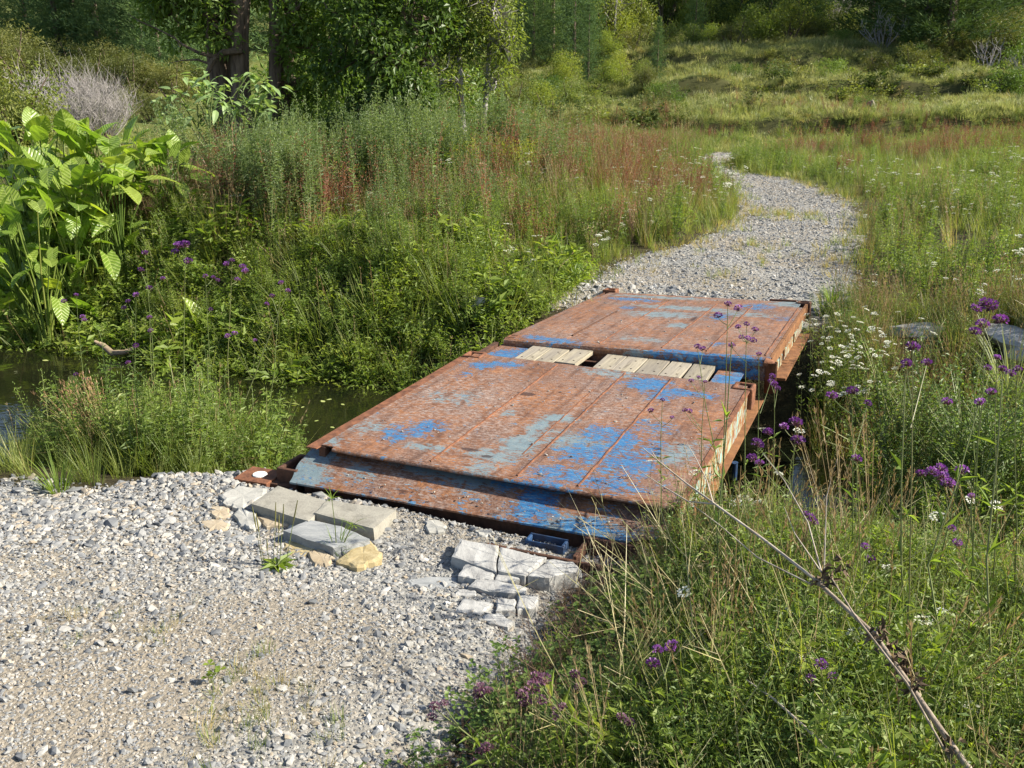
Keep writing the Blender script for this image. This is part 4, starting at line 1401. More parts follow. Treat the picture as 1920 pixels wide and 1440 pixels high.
M_DEADDK = plain_mat("withered_leaf", (0.06, 0.04, 0.025), (0.17, 0.12, 0.075), 14, 0.9, 0.4)

ur = rng.uniform
N3 = lambda n: rng.normal(size=(n, 3))
UPZ = np.array([0, 0, 1.0])


def sphere_dirs(n, zmin=-1.0):
    d = N3(n * 3)
    d /= np.linalg.norm(d, axis=1, keepdims=True)
    d = d[d[:, 2] > zmin]
    return d[:n]


# ------------------------------------------------------------------ small plant shapes, grown many times over
def p_tuft(h=0.6, n=26, w=0.008, spread=0.10, mat=L_GRASS, bend=0.9, seed_heads=0, hm=L_TAN):
    b = MB()
    a = ur(0, 6.28, n)
    r = spread * np.sqrt(ur(0, 1, n))
    P = np.stack([r * np.cos(a), r * np.sin(a), 0 * a], 1)
    b.blades(P, a + rng.normal(0, .6, n), ur(.55, 1.0, n) * h, ur(.7, 1.3, n) * w, ur(.2, 1, n) * bend, ur(0.02, .3, n), 0, 4)
    for _ in range(seed_heads):
        az, ln = ur(0, 6.28), h * ur(.95, 1.35)
        le = ur(0.03, .3)
        tip = np.array([math.cos(az) * math.sin(le) * ln, math.sin(az) * math.sin(le) * ln, math.cos(le) * ln])
        b.tube([(0, 0, 0), tip * .5 + [0, 0, .02], tip], [.0022, .0017, .001], 3, 1)
        k = 9
        t = ur(.78, 1.02, k)[:, None]
        D = tip / ln + N3(k) * .28
        b.leaves(tip * t, D, N3(k), .03 * h / .6, .007, 1)
    return proto(b.mesh("tuft", [mat, hm]))


def p_stems(h=1.6, ns=1, nl=64, ll=0.10, lw=0.022, mat=L_MUG, top=True, topmat=L_MUG, spread=0.05, lean=0.12, sidetop=0.12, droop=0.25, low=0.04, updir=0.45, taper=0.55):
    """upright leafy stems"""
    b = MB()
    for _ in range(ns):
        az, le = ur(0, 6.28), abs(rng.normal(0, lean))
        hh = h * ur(.75, 1.05)
        o = np.array([ur(-spread, spread), ur(-spread, spread), 0])
        tip = o + np.array([math.cos(az) * math.sin(le), math.sin(az) * math.sin(le), math.cos(le)]) * hh
        mid = (o + tip) / 2 + np.array([ur(-.04, .04), ur(-.04, .04), 0]) * h
        b.tube([o, mid, tip], [.006 * h ** .5, .004 * h ** .5, .0015], 3, 1)
        t = ur(low, 1, nl) ** .85
        Pn = np.where(t[:, None] < .5, o + (mid - o) * (t[:, None] * 2), mid + (tip - mid) * (t[:, None] * 2 - 1))
        a = ur(0, 6.28, nl)
        D = np.stack([np.cos(a), np.sin(a), ur(.0, 1, nl) * updir * 2], 1)
        sz = (1 - taper * t) * ur(.7, 1.2, nl)
        b.leaves(Pn, D, UPZ + N3(nl) * .3, ll * sz, lw * sz, 0, .12, droop)
        if top:
            k = 26
            t = ur(.72, 1.04, k)
            a = ur(0, 6.28, k)
            rr = sidetop * (1.08 - t) * h * 1.4
            Pn = o + (tip - o) * t[:, None] + np.stack([np.cos(a) * rr, np.sin(a) * rr, ur(0, .05, k) * h], 1)
            b.leaves(Pn, N3(k) * .5 + [0, 0, .8], N3(k), .035 * ur(.7, 1.3, k) * h / 1.4, .013 * h / 1.4, 2)
    return proto(b.mesh("leafy_stem", [mat, L_STEM, topmat]))


def p_bushy(h=0.5, r=0.25, nl=190, ll=0.045, lw=0.016, mat=L_WEED, stems=7, stemmat=L_STEM, flowers=0, fm=L_UMB, droop=.15):
    """loose low plant: branching stems with leaves through its volume"""
    b = MB()
    tips = []
    for _ in range(stems):
        a, q = ur(0, 6.28), r * math.sqrt(ur(0.05, 1))
        tip = np.array([q * math.cos(a), q * math.sin(a), h * ur(.55, 1.05)])
        mid = tip * [.4, .4, .55]
        b.tube([(0, 0, 0), mid, tip], [.0035, .0026, .0012], 3, 1)
        tips.append((mid, tip))
    k = rng.integers(0, stems, nl)
    mids = np.array([t[0] for t in tips])[k]
    tp = np.array([t[1] for t in tips])[k]
    t = ur(-.8, 1.03, nl)[:, None]
    Pn = np.where(t < 0, mids * (1 + t), mids + (tp - mids) * t) + N3(nl) * r * .09
    Pn[:, 2] = np.maximum(Pn[:, 2], .01)
    a = ur(0, 6.28, nl)
    D = np.stack([np.cos(a), np.sin(a), ur(-.1, .9, nl)], 1)
    sz = ur(.6, 1.25, nl)
    b.leaves(Pn, D, UPZ + N3(nl) * .4, ll * sz, lw * sz, 0, .12, droop)
    for i in range(flowers):
        c = tips[i % stems][1] + np.array([0, 0, .03])
        n = 16
        a, q = ur(0, 6.28, n), .028 * np.sqrt(ur(0, 1, n))
        b.leaves(c + np.stack([q * np.cos(a), q * np.sin(a), -q * q * 6], 1), np.stack([np.cos(a), np.sin(a), ur(-.1, .3, n)], 1), UPZ + N3(n) * .1, .012, .011, 2, 0, 0, .5)
    return proto(b.mesh("low_plant", [mat, stemmat, fm]))


def p_spray(h=0.8, n=9, mat=L_DOCK, bits=26, bw=.010, spread=.3, stem=L_TWIG, bl=.02):
    """stiff branching stems thick with small seeds"""
    b = MB()
    for _ in range(n):
        az, le = ur(0, 6.28), ur(.02, spread)
        hh = h * ur(.6, 1.05)
        d = np.array([math.cos(az) * math.sin(le), math.sin(az) * math.sin(le), math.cos(le)])
        tip = d * hh
        b.tube([(0, 0, 0), tip * .5, tip], [.0035, .0025, .001], 3, 1)
        t = ur(.5, 1.0, bits)
        P = d * hh * t[:, None] + N3(bits) * .022 * h
        b.leaves(P, N3(bits) * .6 + [0, 0, .6], N3(bits), bl * ur(.7, 1.4, bits), bw, 0)
    return proto(b.mesh("seed_spray", [mat, stem]))


def p_twigs(h=0.5, r=0.4, n=42, mat=L_TWIG, th=.003):
    b = MB()
    for _ in range(n):
        a, q = ur(0, 6.28), r * ur(.1, 1)
        o = np.array([q * .3 * math.cos(a), q * .3 * math.sin(a), 0])
        tip = np.array([q * math.cos(a), q * math.sin(a), h * ur(.4, 1)])
        mid = (o + tip) / 2 + N3(1)[0] * .05
        b.tube([o, mid, tip], [th, th * .8, th * .35], 3, 0)
        for _k in range(4):
            s = mid + (tip - mid) * ur(0, 1)
            b.tube([s, s + N3(1)[0] * .09 + [0, 0, .03]], [th * .6, th * .25], 3, 0)
    return proto(b.mesh("twiggy_plant", [mat]))


def p_umbel(h=0.6, n=5, stem=L_STEM):
    b = MB()
    for _ in range(n):
        a, q = ur(0, 6.28), ur(0, .10)
        tip = np.array([q * math.cos(a), q * math.sin(a), h * ur(.75, 1.08)])
        b.tube([(q * .3 * math.cos(a), q * .3 * math.sin(a), 0), tip * [.6, .6, .5], tip], [.0026, .002, .0014], 3, 1)
        k = 22
        aa, qq = ur(0, 6.28, k), .03 * np.sqrt(ur(0, 1, k))
        b.leaves(tip + np.stack([qq * np.cos(aa), qq * np.sin(aa), .012 - qq * qq * 8], 1), np.stack([np.cos(aa), np.sin(aa), ur(-.1, .4, k)], 1), UPZ + N3(k) * .15, .014, .013, 2, 0, 0, .5)
        k = 16
        t = ur(.1, .85, k)
        aa = ur(0, 6.28, k)
        b.leaves(tip * t[:, None], np.stack([np.cos(aa), np.sin(aa), ur(.3, 1, k)], 1), N3(k), .06 * ur(.6, 1.2, k), .009, 0)
    return proto(b.mesh("umbel_plant", [L_WEED, stem, L_UMB]))


def p_clover(r=0.16, n=90, h=.10):
    b = MB()
    a, q = ur(0, 6.28, n), r * np.sqrt(ur(0, 1, n))
    c = np.stack([q * np.cos(a), q * np.sin(a), ur(.25, 1, n) * h], 1)
    for j in range(3):
        aa = a * 3 + j * 2.094 + ur(-.2, .2, n)
        b.leaves(c, np.stack([np.cos(aa), np.sin(aa), ur(-.1, .4, n)], 1), UPZ + N3(n) * .25, .017 * ur(.7, 1.3, n), .014, 0, .1, .1, .55)
    b.blades(c * [1, 1, 0], a, c[:, 2], .0022, .1, .05, 1, 2)
    return proto(b.mesh("clover_mat", [L_CLOV, L_STEM]))


MUG = [p_stems(1.6, 1, 90, .14, .032, L_MUG, True, L_MUG, .05, .08) for _ in range(3)] + [p_stems(1.45, 2, 60, .13, .03, L_MUG, True, L_MUG, .05, .1)]
LEAFY = [p_stems(.75, 3, 34, .085, .026, L_WEED, True, L_WEED) for _ in range(3)]
LUSH = [p_bushy(.42, .27, 150, .065, .026, L_LUSH, 8) for _ in range(3)] + [p_stems(.6, 4, 34, .08, .024, L_LUSH, False)]
GRASS = [p_tuft(.65, 30, .008, .11), p_tuft(.5, 26, .007, .09), p_tuft(.8, 26, .009, .10, L_GRASS, .8, 1)]
DRYG = [p_tuft(.75, 20, .005, .08, L_DRY, .5, 8), p_tuft(.6, 24, .005, .09, L_DRY, .6, 6)]
HILLG = [p_tuft(.24, 90, .013, .38, L_HILL, 2.2), p_tuft(.20, 90, .013, .42, L_HILL, 2.0), p_tuft(.30, 70, .012, .34, L_HILL, 1.8)]
DOCK = [p_spray(.95, 8), p_spray(.8, 10), p_spray(.7, 7, L_TAN, 22)]
TWIG = [p_twigs(.55, .45), p_twigs(.45, .4)]
BROADB = [p_bushy(.55, .34, 120, .12, .055, L_LUSH, 9), p_bushy(.45, .3, 110, .10, .05, L_LUSH, 8)]
BUSHY = [p_bushy(.5, .25, 190, .045, .015) for _ in range(3)]
UMBEL = [p_umbel(.62), p_umbel(.5, 4), p_umbel(.7, 3)]
CLOV = [p_clover(), p_clover(.2, 110, .14)]
FINE = [p_bushy(.55, .22, 210, .026, .011, L_CLOV, 9), p_bushy(.45, .25, 240, .022, .011, L_CLOV, 9), p_bushy(.6, .2, 170, .035, .009, L_WEED, 8, flowers=0)]
TAILS = [p_spray(.6, 6, L_TAN, 16, .006, .45, L_STEM, .02), p_tuft(.8, 10, .004, .06, L_GRASS, .5, 7, L_TAN)]
YELF = [p_stems(1.0, 3, 70, .07, .008, L_LUSH, True, L_YEL, .06, .12, .25)]

# ------------------------------------------------------------------ where things grow
def UV(f):
    def g(x, y):
        u, v = to_uv(x, y)
        return f(x, y, u, v)
    return g


def off_track(x, y, d=0.15, w=0.4):
    return S((track_sd(x, y) - d) / w)


def dens(x, y, sc, seed, lo=-0.2, hi=0.3):
    return S((fbm(x * sc, y * sc, seed) - lo) / (hi - lo))


def px_of(x, y, z):
    """where a ground point shows in the photograph (used to tell the growth zones apart)"""
    zz = z - CAM_H
    d = y * _cp - zz * _sp
    return 960 + FOC * x / d, 720 - FOC * (y * _sp + zz * _cp) / d


HOLES = [(at(px, py, z), r) for px, py, z, r in ((465, 425, .2, .55), (300, 455, .0, .5), (640, 440, .2, .4), (560, 545, -.4, .3), (230, 500, -.2, .4), (780, 470, .1, .35), (420, 560, -.5, .3), (880, 600, -.3, .45), (1000, 470, .1, .3))]
ROCKS = [at_g(1722, 628), at_g(1888, 640), at_g(1722, 660), at_g(1880, 670), at_g(1700, 640)]


def open_(x, y):
    k = 1.0
    for p, r in HOLES:
        k = k * (1 - .95 * np.exp(-((x - p.x) ** 2 + (y - p.y) ** 2) / r ** 2))
    return k


def off_rocks(x, y):
    k = 1.0
    for p in ROCKS:
        k = k * (1 - np.exp(-(((x - p.x) / .3) ** 2 + ((y - p.y) / .3) ** 2) ** 2))
    return k


FARB = lambda u, lo=3.45: S((u - lo) / 0.35)
ON_BRIDGE = lambda u, v: ((v > -0.12) & (v < 2.62) & (u > -0.5) & (u < 6.6)).astype(float)

# far left: tall grey-green stems
mug = UV(lambda x, y, u, v: S((u - 5.6) / 1.0) * S((15.5 - u) / 3) * S((-1.9 - v + 0.6 * fbm(y * .5, x * .5, 3)) / 1.0) * S((v + 7.6 + .8 * vnoise(y * .6, x, 8)) / 1.0) * (0.04 + 0.96 * dens(x, y, 1.25, 51, -.08, .12)) * open_(x, y) * off_track(x, y, 1.3, .8) * in_view(x, y))
x, y = sample(2300, (-12, 3, 9, 24), mug)
u, v = to_uv(x, y)
grow("tall_weeds", "tall grey-green leafy weeds crowding the far left bank", x, y, MUG, .7, 1.1, .09, sz=ur(.6, 1.04, len(x)) * (0.62 + 0.38 * S((-2.6 - v) / 1.6)) * (1 + .2 * vnoise(x * 1.4, y * 1.4, 19)))

# lush slope down to the water, left
lush = UV(lambda x, y, u, v: FARB(u) * S((7.6 - u) / 1.2) * S((-0.35 - v) / .3) * S((v + 12.5) / 1.5) * (.25 + .75 * dens(x, y, 1.3, 53)) * open_(x, y) * in_view(x, y))
x, y = sample(2900, (-12, 2, 8, 16), lush)
grow("bank_weeds", "bright green low weeds covering the slope above the water", x, y, LUSH, .7, 1.2, .25)
x, y = sample(330, (-12, 2, 8, 16), lambda x, y: lush(x, y) * dens(x, y, .8, 58, -.15, .15))
grow("bank_weeds", "bright broad-leaved bushes on the slope above the water", x, y, BROADB, .7, 1.4, .2)
x, y = sample(800, (-12, 2, 8, 16), lush)
grow("bank_grass", "grasses among the low weeds of the far left slope", x, y, GRASS, .7, 1.2, .25)
lf = UV(lambda x, y, u, v: FARB(u, 4.2) * S((11 - u) / 3) * S((-0.5 - v) / .5) * S((v + 12) / 1) * dens(x, y, .8, 57, -.1, .25) * open_(x, y) * off_track(x, y, .4, .4) * in_view(x, y))
fl_ = UV(lambda x, y, u, v: FARB(u, 3.6) * S((6.2 - u) / .8) * S((-5.2 - v) / .8) * (v > -13) * in_view(x, y))
x, y = sample(420, (-14, -2, 8, 16), fl_)
grow("bank_weeds", "mixed leafy weeds around the feet of the big-leaved plants", x, y, LEAFY[:2] + BROADB + BUSHY, .6, 1.15, .2)
x, y = sample(900, (-12, 3, 8, 18), lf)
grow("bank_weeds", "leafy waist-high weeds on the far left bank", x, y, LEAFY, .7, 1.2, .15)

# meadow left of the track, toward its bend: mixed grass, red dock, white flowers
mead = UV(lambda x, y, u, v: S((u - 5.0) / .8) * S((-0.25 - v + .2 * (u - 6)) / .6) * S((v + 6.5 + .25 * u) / 1.5) * off_track(x, y, -.12, .4) * in_view(x, y) * (y < 36))
x, y = sample(3600, (-9, 7, 10, 36), mead)
sd = track_sd(x, y)
grow("meadow_grass", "green and straw coloured grasses left of the gravel track", x, y, GRASS, .6, 1.2, .15, sz=ur(.65, 1.15, len(x)) * (.6 + .5 * S(sd / 1.4)))
x, y = sample(2300, (-9, 7, 10, 36), lambda x, y: mead(x, y) * S(track_sd(x, y) / .5) * dens(x, y, .6, 61, -.2, .2))
grow("meadow_weeds", "leafy green weeds through the meadow left of the track", x, y, BUSHY + LEAFY, .7, 1.25, .15)
x, y = sample(560, (-9, 7, 11, 36), lambda x, y: mead(x, y) * dens(x, y, .5, 63, -.1, .2) * S(track_sd(x, y) / 1.2))
grow("dry_grass", "tan seeding grass stems left of the track", x, y, DRYG + DOCK[2:], .8, 1.3, .12)
x, y = sample(1350, (-9, 7, 11, 34), lambda x, y: mead(x, y) * S((y - 11.5) / 4) * dens(x, y, .5, 65, -.15, .2) * S((track_sd(x, y) - .3) / 1.2))
grow("red_dock", "rust red dock seed heads left of the track", x, y, DOCK, .8, 1.3, .12)
x, y = sample(260, (-9, 6, 10, 26), lambda x, y: mead(x, y) * dens(x, y, .9, 67, 0, .3))
grow("white_flowers", "small white umbels scattered in the meadow left of the track", x, y, UMBEL, .7, 1.2, .12)
# brown twiggy growth and yellow-green flowers in the tall weeds
for (px, py, z, r, n) in ((300, 330, .9, .55, 16), (370, 300, 1.0, .4, 12), (440, 300, 1.0, .3, 8), (480, 330, .8, .3, 6), (240, 360, .8, .4, 8), (330, 380, .6, .4, 8), (900, 260, 1.0, .7, 14)):
    c = at(px, py, z)
    x, y = rng.normal(c.x, r, n), rng.normal(c.y, r * .6, n)
    zf = ground(x, y) + ur(.3, .8, n)
    grow("brown_twigs", "brown withered stems hanging over the weeds of the left bank", x, y, TWIG + DOCK[:1], .5, 1.0, .5, zf=zf)
c = at(930, 400, .1)
x, y = rng.normal(c.x, .45, 34), rng.normal(c.y, .4, 34)
grow("yellow_flowers", "feathery plants topped with yellow-green flowers in the middle of the meadow", x, y, YELF, .9, 1.25, .1)

x, y = sample(160, (-9, 2, 10, 20), lambda x, y: np.clip(mug(x, y) * 2, 0, 1) * dens(x, y, .6, 68, -.05, .2))
grow("red_dock", "rusty brown dock standing among the tall weeds of the left bank", x, y, DOCK, 1.2, 1.7, .12)

# right of the track
rt = UV(lambda x, y, u, v: S((u - 5.3) / .8) * off_track(x, y, -.1, .4) * S((v - 1.8 + .6 * np.clip(u - 8, 0, 40)) / .5) * in_view(x, y) * (y < 40) * (x > 2))
x, y = sample(3600, (2, 24, 8.5, 40), lambda x, y: rt(x, y) * (1.2 - y / 50))
sd = track_sd(x, y)
grow("meadow_grass", "green and straw coloured grasses right of the gravel track", x, y, GRASS, .6, 1.1, .15, sz=ur(.5, .9, len(x)) * (.6 + .4 * S(sd / 1.5)))
x, y = sample(3200, (2, 24, 8.5, 38), lambda x, y: rt(x, y) * S(track_sd(x, y) / .7) * dens(x, y, .6, 71, -.25, .15) * (1.2 - y / 50))
grow("meadow_weeds", "leafy green weeds through the meadow right of the track", x, y, BUSHY + LEAFY[:2], .6, 1.1, .15)
x, y = sample(700, (2, 26, 17, 42), lambda x, y: rt(x, y) * S((y - 18) / 6) * dens(x, y, .4, 73, 0, .3) * S((track_sd(x, y) - .6) / 1.2))
grow("red_dock", "rust red dock seed heads right of the track", x, y, DOCK, .7, 1.1, .12)
x, y = sample(260, (2, 16, 9, 24), lambda x, y: rt(x, y) * dens(x, y, .7, 75, -.1, .3))
grow("white_flowers", "small white umbels scattered in the meadow right of the track", x, y, UMBEL, .6, 1.1, .12)
x, y = sample(90, (2, 16, 11, 24), lambda x, y: rt(x, y) * dens(x, y, .5, 77, .0, .3))
grow("dry_grass", "tan seeding grass stems right of the track", x, y, DRYG, .7, 1.1, .12)

# right bank beyond the bridge, down to the stream
rb = UV(lambda x, y, u, v: FARB(u, 3.5) * S((7 - u) / 1) * S((v - 2.75 + .2 * (u > 6.3)) / .2) * in_view(x, y))
x, y = sample(1500, (2, 10, 5, 12), lambda x, y: rb(x, y) * off_rocks(x, y))
grow("bank_grass", "yellow-green grasses on the right bank beside the far deck", x, y, GRASS[:2] + DRYG[:1] + FINE[:1], .45, .85, .2)
x, y = sample(700, (2, 10, 5, 12), lambda x, y: rb(x, y) * off_rocks(x, y) * dens(x, y, 1.0, 81, -.2, .2))
grow("bank_weeds", "small leafy weeds on the right bank beside the far deck", x, y, BUSHY + FINE, .5, .95, .2)
# dark growth in the hollow of the stream, right
hol = UV(lambda x, y, u, v: S((u - .55) / .4) * S((3.9 - u) / .4) * S((v - 3.2) / .6) * in_view(x, y))
x, y = sample(150, (1.5, 9, 3.5, 10), hol)
grow("hollow_weeds", "weeds standing in the shaded hollow of the stream right of the bridge", x, y, FINE + LEAFY, .8, 1.4, .2, zf=np.maximum(ground(x, y), -1.05))
c = at(1850, 900, -.6)
x, y = rng.normal(c.x, .5, 90), rng.normal(c.y, .5, 90)
grow("hollow_weeds", "dark small-leaved bushy growth at the right edge over the stream", x, y, FINE[:2], 1.1, 1.6, .3, zf=ground(x, y) * 0 + ur(-.9, -.35, 90))

# near right verge
nrz = lambda x, y: S((drive_sd(x, y) + .02 + .12 * fbm(x * 3, y * 3, 41)) / .35)
nr = UV(lambda x, y, u, v: nrz(x, y) * S((.75 - u) / .4) * S((v - 1.0) / .4) * in_view(x, y, .6, .8) * (1 - ON_BRIDGE(u, v)))
thick = lambda x, y: S((drive_sd(x, y) - .15) / .5)
ymin = 1.55
x, y = sample(2300, (-.4, 4.5, ymin, 7), lambda x, y: nr(x, y) * (.12 + .88 * thick(x, y)))
grow("ground_cover", "small-leaved ground cover on the near right verge", x, y, CLOV, .7, 1.5, .15)
x, y = sample(1700, (-.4, 4.5, ymin, 7), lambda x, y: nr(x, y) * (.08 + thick(x, y)))
sd = drive_sd(x, y)
grow("verge_weeds", "fine-leaved weeds on the near right verge", x, y, FINE + LUSH[:1], .5, 1, .18, sz=ur(.55, 1.05, len(x)) * (.35 + .65 * S(sd / 1.3)) * (1 - .4 * S((to_uv(x, y)[0] + .5) / .7)))
x, y = sample(650, (-.2, 4.5, ymin, 7), lambda x, y: nr(x, y) * (.06 + thick(x, y)))
sd = drive_sd(x, y)
grow("verge_grass", "long grass blades on the near right verge", x, y, GRASS, .4, 1, .2, sz=ur(.5, 1.0, len(x)) * (.25 + .75 * S(sd / 1.4)) * (1 - .4 * S((to_uv(x, y)[0] + .5) / .7)))
x, y = sample(75, (-.2, 4.5, ymin, 7), lambda x, y: nr(x, y) * (.05 + thick(x, y)))
grow("seeding_grass", "thin seeding stems rising from the near right verge", x, y, TAILS, .5, .95, .25)
x, y = sample(950, (-.9, 2.5, ymin, 6), lambda x, y: nrz(x, y) * (1 - S((drive_sd(x, y) - .45) / .6)) * in_view(x, y, .6, .8))
grow("dry_litter", "brown dry stems and litter along the edge of the verge", x, y, [p_twigs(.07, .22, 20, L_TWIG, .0016), p_tuft(.16, 18, .003, .1, L_DRY, 1.2)], .6, 1.2, .3)

k = 150
q_ = [from_uv(random.uniform(-.55, .5), random.uniform(2.5, 3.1)) for _ in range(k)]
x, y = np.array([a.x for a in q_]), np.array([a.y for a in q_])
grow("verge_grass", "grasses leaning over the near right corner of the deck", x, y, GRASS[:2] + FINE[:1] + TAILS[:1], .5, .95, .2)

def p_bare(h=.8, n=3):
    b = MB()
    for _ in range(n):
        a, le = ur(0, 6.28), ur(.1, .8)
        d = np.array([math.cos(a) * math.sin(le), math.sin(a) * math.sin(le), math.cos(le)])
        tip = d * h * ur(.6, 1.1)
        m1 = tip * .55 + N3(1)[0] * .03
        b.tube([(0, 0, 0), m1, tip], [.0026, .002, .0009], 3)
        for _k in range(2):
            s_ = m1 + (tip - m1) * ur(0, .6)
            b.tube([s_, s_ + N3(1)[0] * .07 + d * .12], [.0014, .0006], 3)
    return proto(b.mesh("bare_stem", [L_PALEST]))


L_PALEST = leaf_mat("pale_stem", [(0.0, (.16, .17, .06)), (.5, (.26, .23, .11)), (1.0, (.38, .33, .21))], .1)
BARE = [p_bare(), p_bare(.9, 2), p_bare(.7, 4)]
x, y = sample(210, (.1, 4.5, ymin, 7), lambda x, y: nr(x, y) * thick(x, y))
grow("bare_stems", "pale bare stems criss-crossing above the near right verge", x, y, BARE, .6, 1.05, .3)
x, y = sample(90, (1.5, 9, 4.5, 10), lambda x, y: np.maximum(hol(x, y), rb(x, y)))
grow("bare_stems", "pale thin stems over the hollow and the right bank", x, y, BARE, .7, 1.2, .3, zf=np.maximum(ground(x, y), -.95))

# near left bank and the spit of grass in the water
nl = UV(lambda x, y, u, v: S((drive_sd(x, y) - .05) / .25) * S((near_edge(v) + .75 - u) / .3) * S((-.7 - v) / .3) * (v > -9) * in_view(x, y))
x, y = sample(150, (-8, -1, 5.2, 9), nl)
grow("bank_grass", "grasses on the near bank left of the bridge", x, y, GRASS, .3, .55, .25)
spit = UV(lambda x, y, u, v: np.exp(-((v + 1.85) / .6) ** 4) * S((u + .25) / .3) * S((1.7 - u) / .4))
x, y = sample(330, (-5, -1, 5.5, 9), spit)
u, v = to_uv(x, y)
grow("spit_grass", "yellowish grasses and weeds on the spit beside the dark water", x, y, GRASS + LEAFY[:2] + TAILS[:1], .5, .95, .22, sz=ur(.5, .95, len(x)) * (1 + .4 * S((u - .4) / .8)))
x, y = sample(170, (-5, -1, 5.5, 9), spit)
u, v = to_uv(x, y)
grow("spit_weeds", "leafy weeds on the spit beside the dark water", x, y, LEAFY + BUSHY, .6, 1.1, .2, sz=ur(.6, 1.1, len(x)) * (1 + .45 * S((u - .4) / .8)))

# thin growth in the gravel
for (px, py, z, n, r, lab) in ((1480, 405, 0, 80, .34, "grass strip between the wheel tracks of the far bend"), (1345, 505, -.1, 16, .22, "tuft of dry grass in the gravel beyond the bridge"), (1400, 470, -.05, 40, .34, "thin grass on the crown of the gravel track"),
                               (465, 1240, .02, 26, .10, "low dry grass in the gravel near the clover"), (500, 1335, .05, 34, .13, "flat dry grass mat in the near gravel"), (310, 1165, -.05, 12, .06, "small grass tuft in the middle of the gravel"), (130, 1160, -.05, 16, .14, "thin dry grass at the left of the gravel"), (1580, 490, -.05, 30, .4, "dry grass at the right side of the track")):
    c = at(px, py, z)
    x, y = rng.normal(c.x, r, n), rng.normal(c.y, r * 1.4, n)
    far_ = py < 800
    grow("thin_grass", lab, x, y, [p_tuft(.16, 16, .004, .05, L_DRY if k else L_GRASS, 1.0) for k in (0, 1)], *((.8, 1.4) if far_ else (.35, .7)), .3)
# grass creeping over the track's verges
x, y = sample(520, (-2, 9, 9, 30), lambda x, y: np.exp(-((track_sd(x, y) + .05) / .25) ** 2))
grow("thin_grass", "short dry grass creeping over the edges of the far track", x, y, [p_tuft(.22, 16, .006, .08, L_DRY, 1.0), p_tuft(.25, 16, .006, .08, L_GRASS, 1.0)], .6, 1.2, .3)

L_SCRUB = leaf_mat("scrub_leaf", [(0.0, (0.022, 0.038, 0.011)), (0.5, (0.04, 0.062, 0.017)), (1.0, (0.075, 0.095, 0.028))], 0.25, 0.7, spec=0.15)
SCRUB = [p_bushy(.6, .5, 260, .10, .05, L_SCRUB, 7, M_BARK), p_bushy(.5, .55, 260, .09, .04, L_OLIVE, 7, M_BARK), p_bushy(.7, .45, 240, .10, .045, L_SHRUB, 7, M_BARK)]
stp = lambda x, y: np.hypot(ground(x + .2, y) - ground(x - .2, y), ground(x, y + .2) - ground(x, y - .2)) / .4
x, y = sample(620, (-12, 46, 34, 64), lambda x, y: in_view(x, y, .66, 4) * S((x + 8) / 6) * (.04 + S((stp(x, y) - .35) / .4)) * dens(x, y, .22, 97, -.15, .15))
grow("low_scrub", "dark low scrub growing on the steep faces of the terraces", x, y, SCRUB, .7, 1.6, .2)
# valley floor and terraced hill: long hanging grass
hg = lambda x, y: in_view(x, y, .66, 4) * S((y - 32) / 4) * S((x + 14) / 8) * (.45 + .55 * dens(x, y, .3, 91, -.3, .2))
x, y = sample(26000, (-16, 46, 33, 66), lambda x, y: hg(x, y) * (1.06 - S((np.hypot(ground(x + .2, y) - ground(x - .2, y), ground(x, y + .2) - ground(x, y - .2)) / .4 - .45) / .5)))
grow("hill_grass", "long sunlit grass hanging over the terraces of the hill", x, y, HILLG, .7, 1.5, .35)
x, y = sample(5200, (-16, 46, 34, 66), lambda x, y: in_view(x, y, .66, 4) * S((x + 14) / 8) * dens(x, y, .35, 95, -.15, .25))
grow("dry_hill_grass", "straw coloured and brown grass between the green mounds of the terraces", x, y, [p_tuft(.32, 50, .010, .3, L_DRY, 1.5), p_tuft(.28, 50, .012, .34, L_OLIVE, 1.8)], .6, 1.3, .35)
x, y = sample(3500, (-6, 50, 62, 90), lambda x, y: in_view(x, y, .66, 4) * S((x + 6) / 8))
grow("hill_grass", "rough grass on the upper hillside", x, y, HILLG, 1.2, 2.6, .3)
x, y = sample(1500, (-20, 26, 24, 40), lambda x, y: in_view(x, y) * S((track_sd(x, y) - .2) / .5))
grow("meadow_grass", "rough grass of the flat beyond the bend of the track", x, y, GRASS[:2] + HILLG[:1], .7, 1.1, .2)
# ------------------------------------------------------------------ trees and shrubs
def cluster_leaves(b, C, Rr, per, L, W, mat, center=None, droop=.2):
    """leaves in loose clumps at C"""
    n = len(C)
    k = np.repeat(np.arange(n), per)
    d = N3(len(k))
    d /= np.linalg.norm(d, axis=1, keepdims=True)
    rad = np.broadcast_to(np.asarray(Rr, float), (n,))[k] * ur(.25, 1, len(k)) ** .6
    P = C[k] + d * rad[:, None] * [1, 1, .8]
    D = d + N3(len(k)) * .5 + [0, 0, -.15]
    U = d * .6 + UPZ * .8 + N3(len(k)) * .35
    b.leaves(P, D, U, L * ur(.65, 1.25, len(k)), W * ur(.7, 1.2, len(k)), mat, .12, droop)


def limb(b, a, c, r0, r1, mat=0, sides=6, sag=.12, seg=4):
    a, c = np.asarray(a, float), np.asarray(c, float)
    ln = np.linalg.norm(c - a)
    pts, rr = [], []
    off = N3(1)[0] * ln * sag * .6
    off[2] = -abs(off[2]) * .5
    for i in range(seg + 1):
        t = i / seg
        pts.append(a + (c - a) * t + off * math.sin(math.pi * t))
        rr.append(r0 + (r1 - r0) * t)
    b.tube(pts, rr, sides, mat)
    return pts


def blob_points(c, r, n, shell=.55):
    d = N3(n)
    d /= np.linalg.norm(d, axis=1, keepdims=True)
    return np.asarray(c) + d * np.asarray(r) * (shell + (1 - shell) * ur(0, 1, n) ** .5)[:, None]


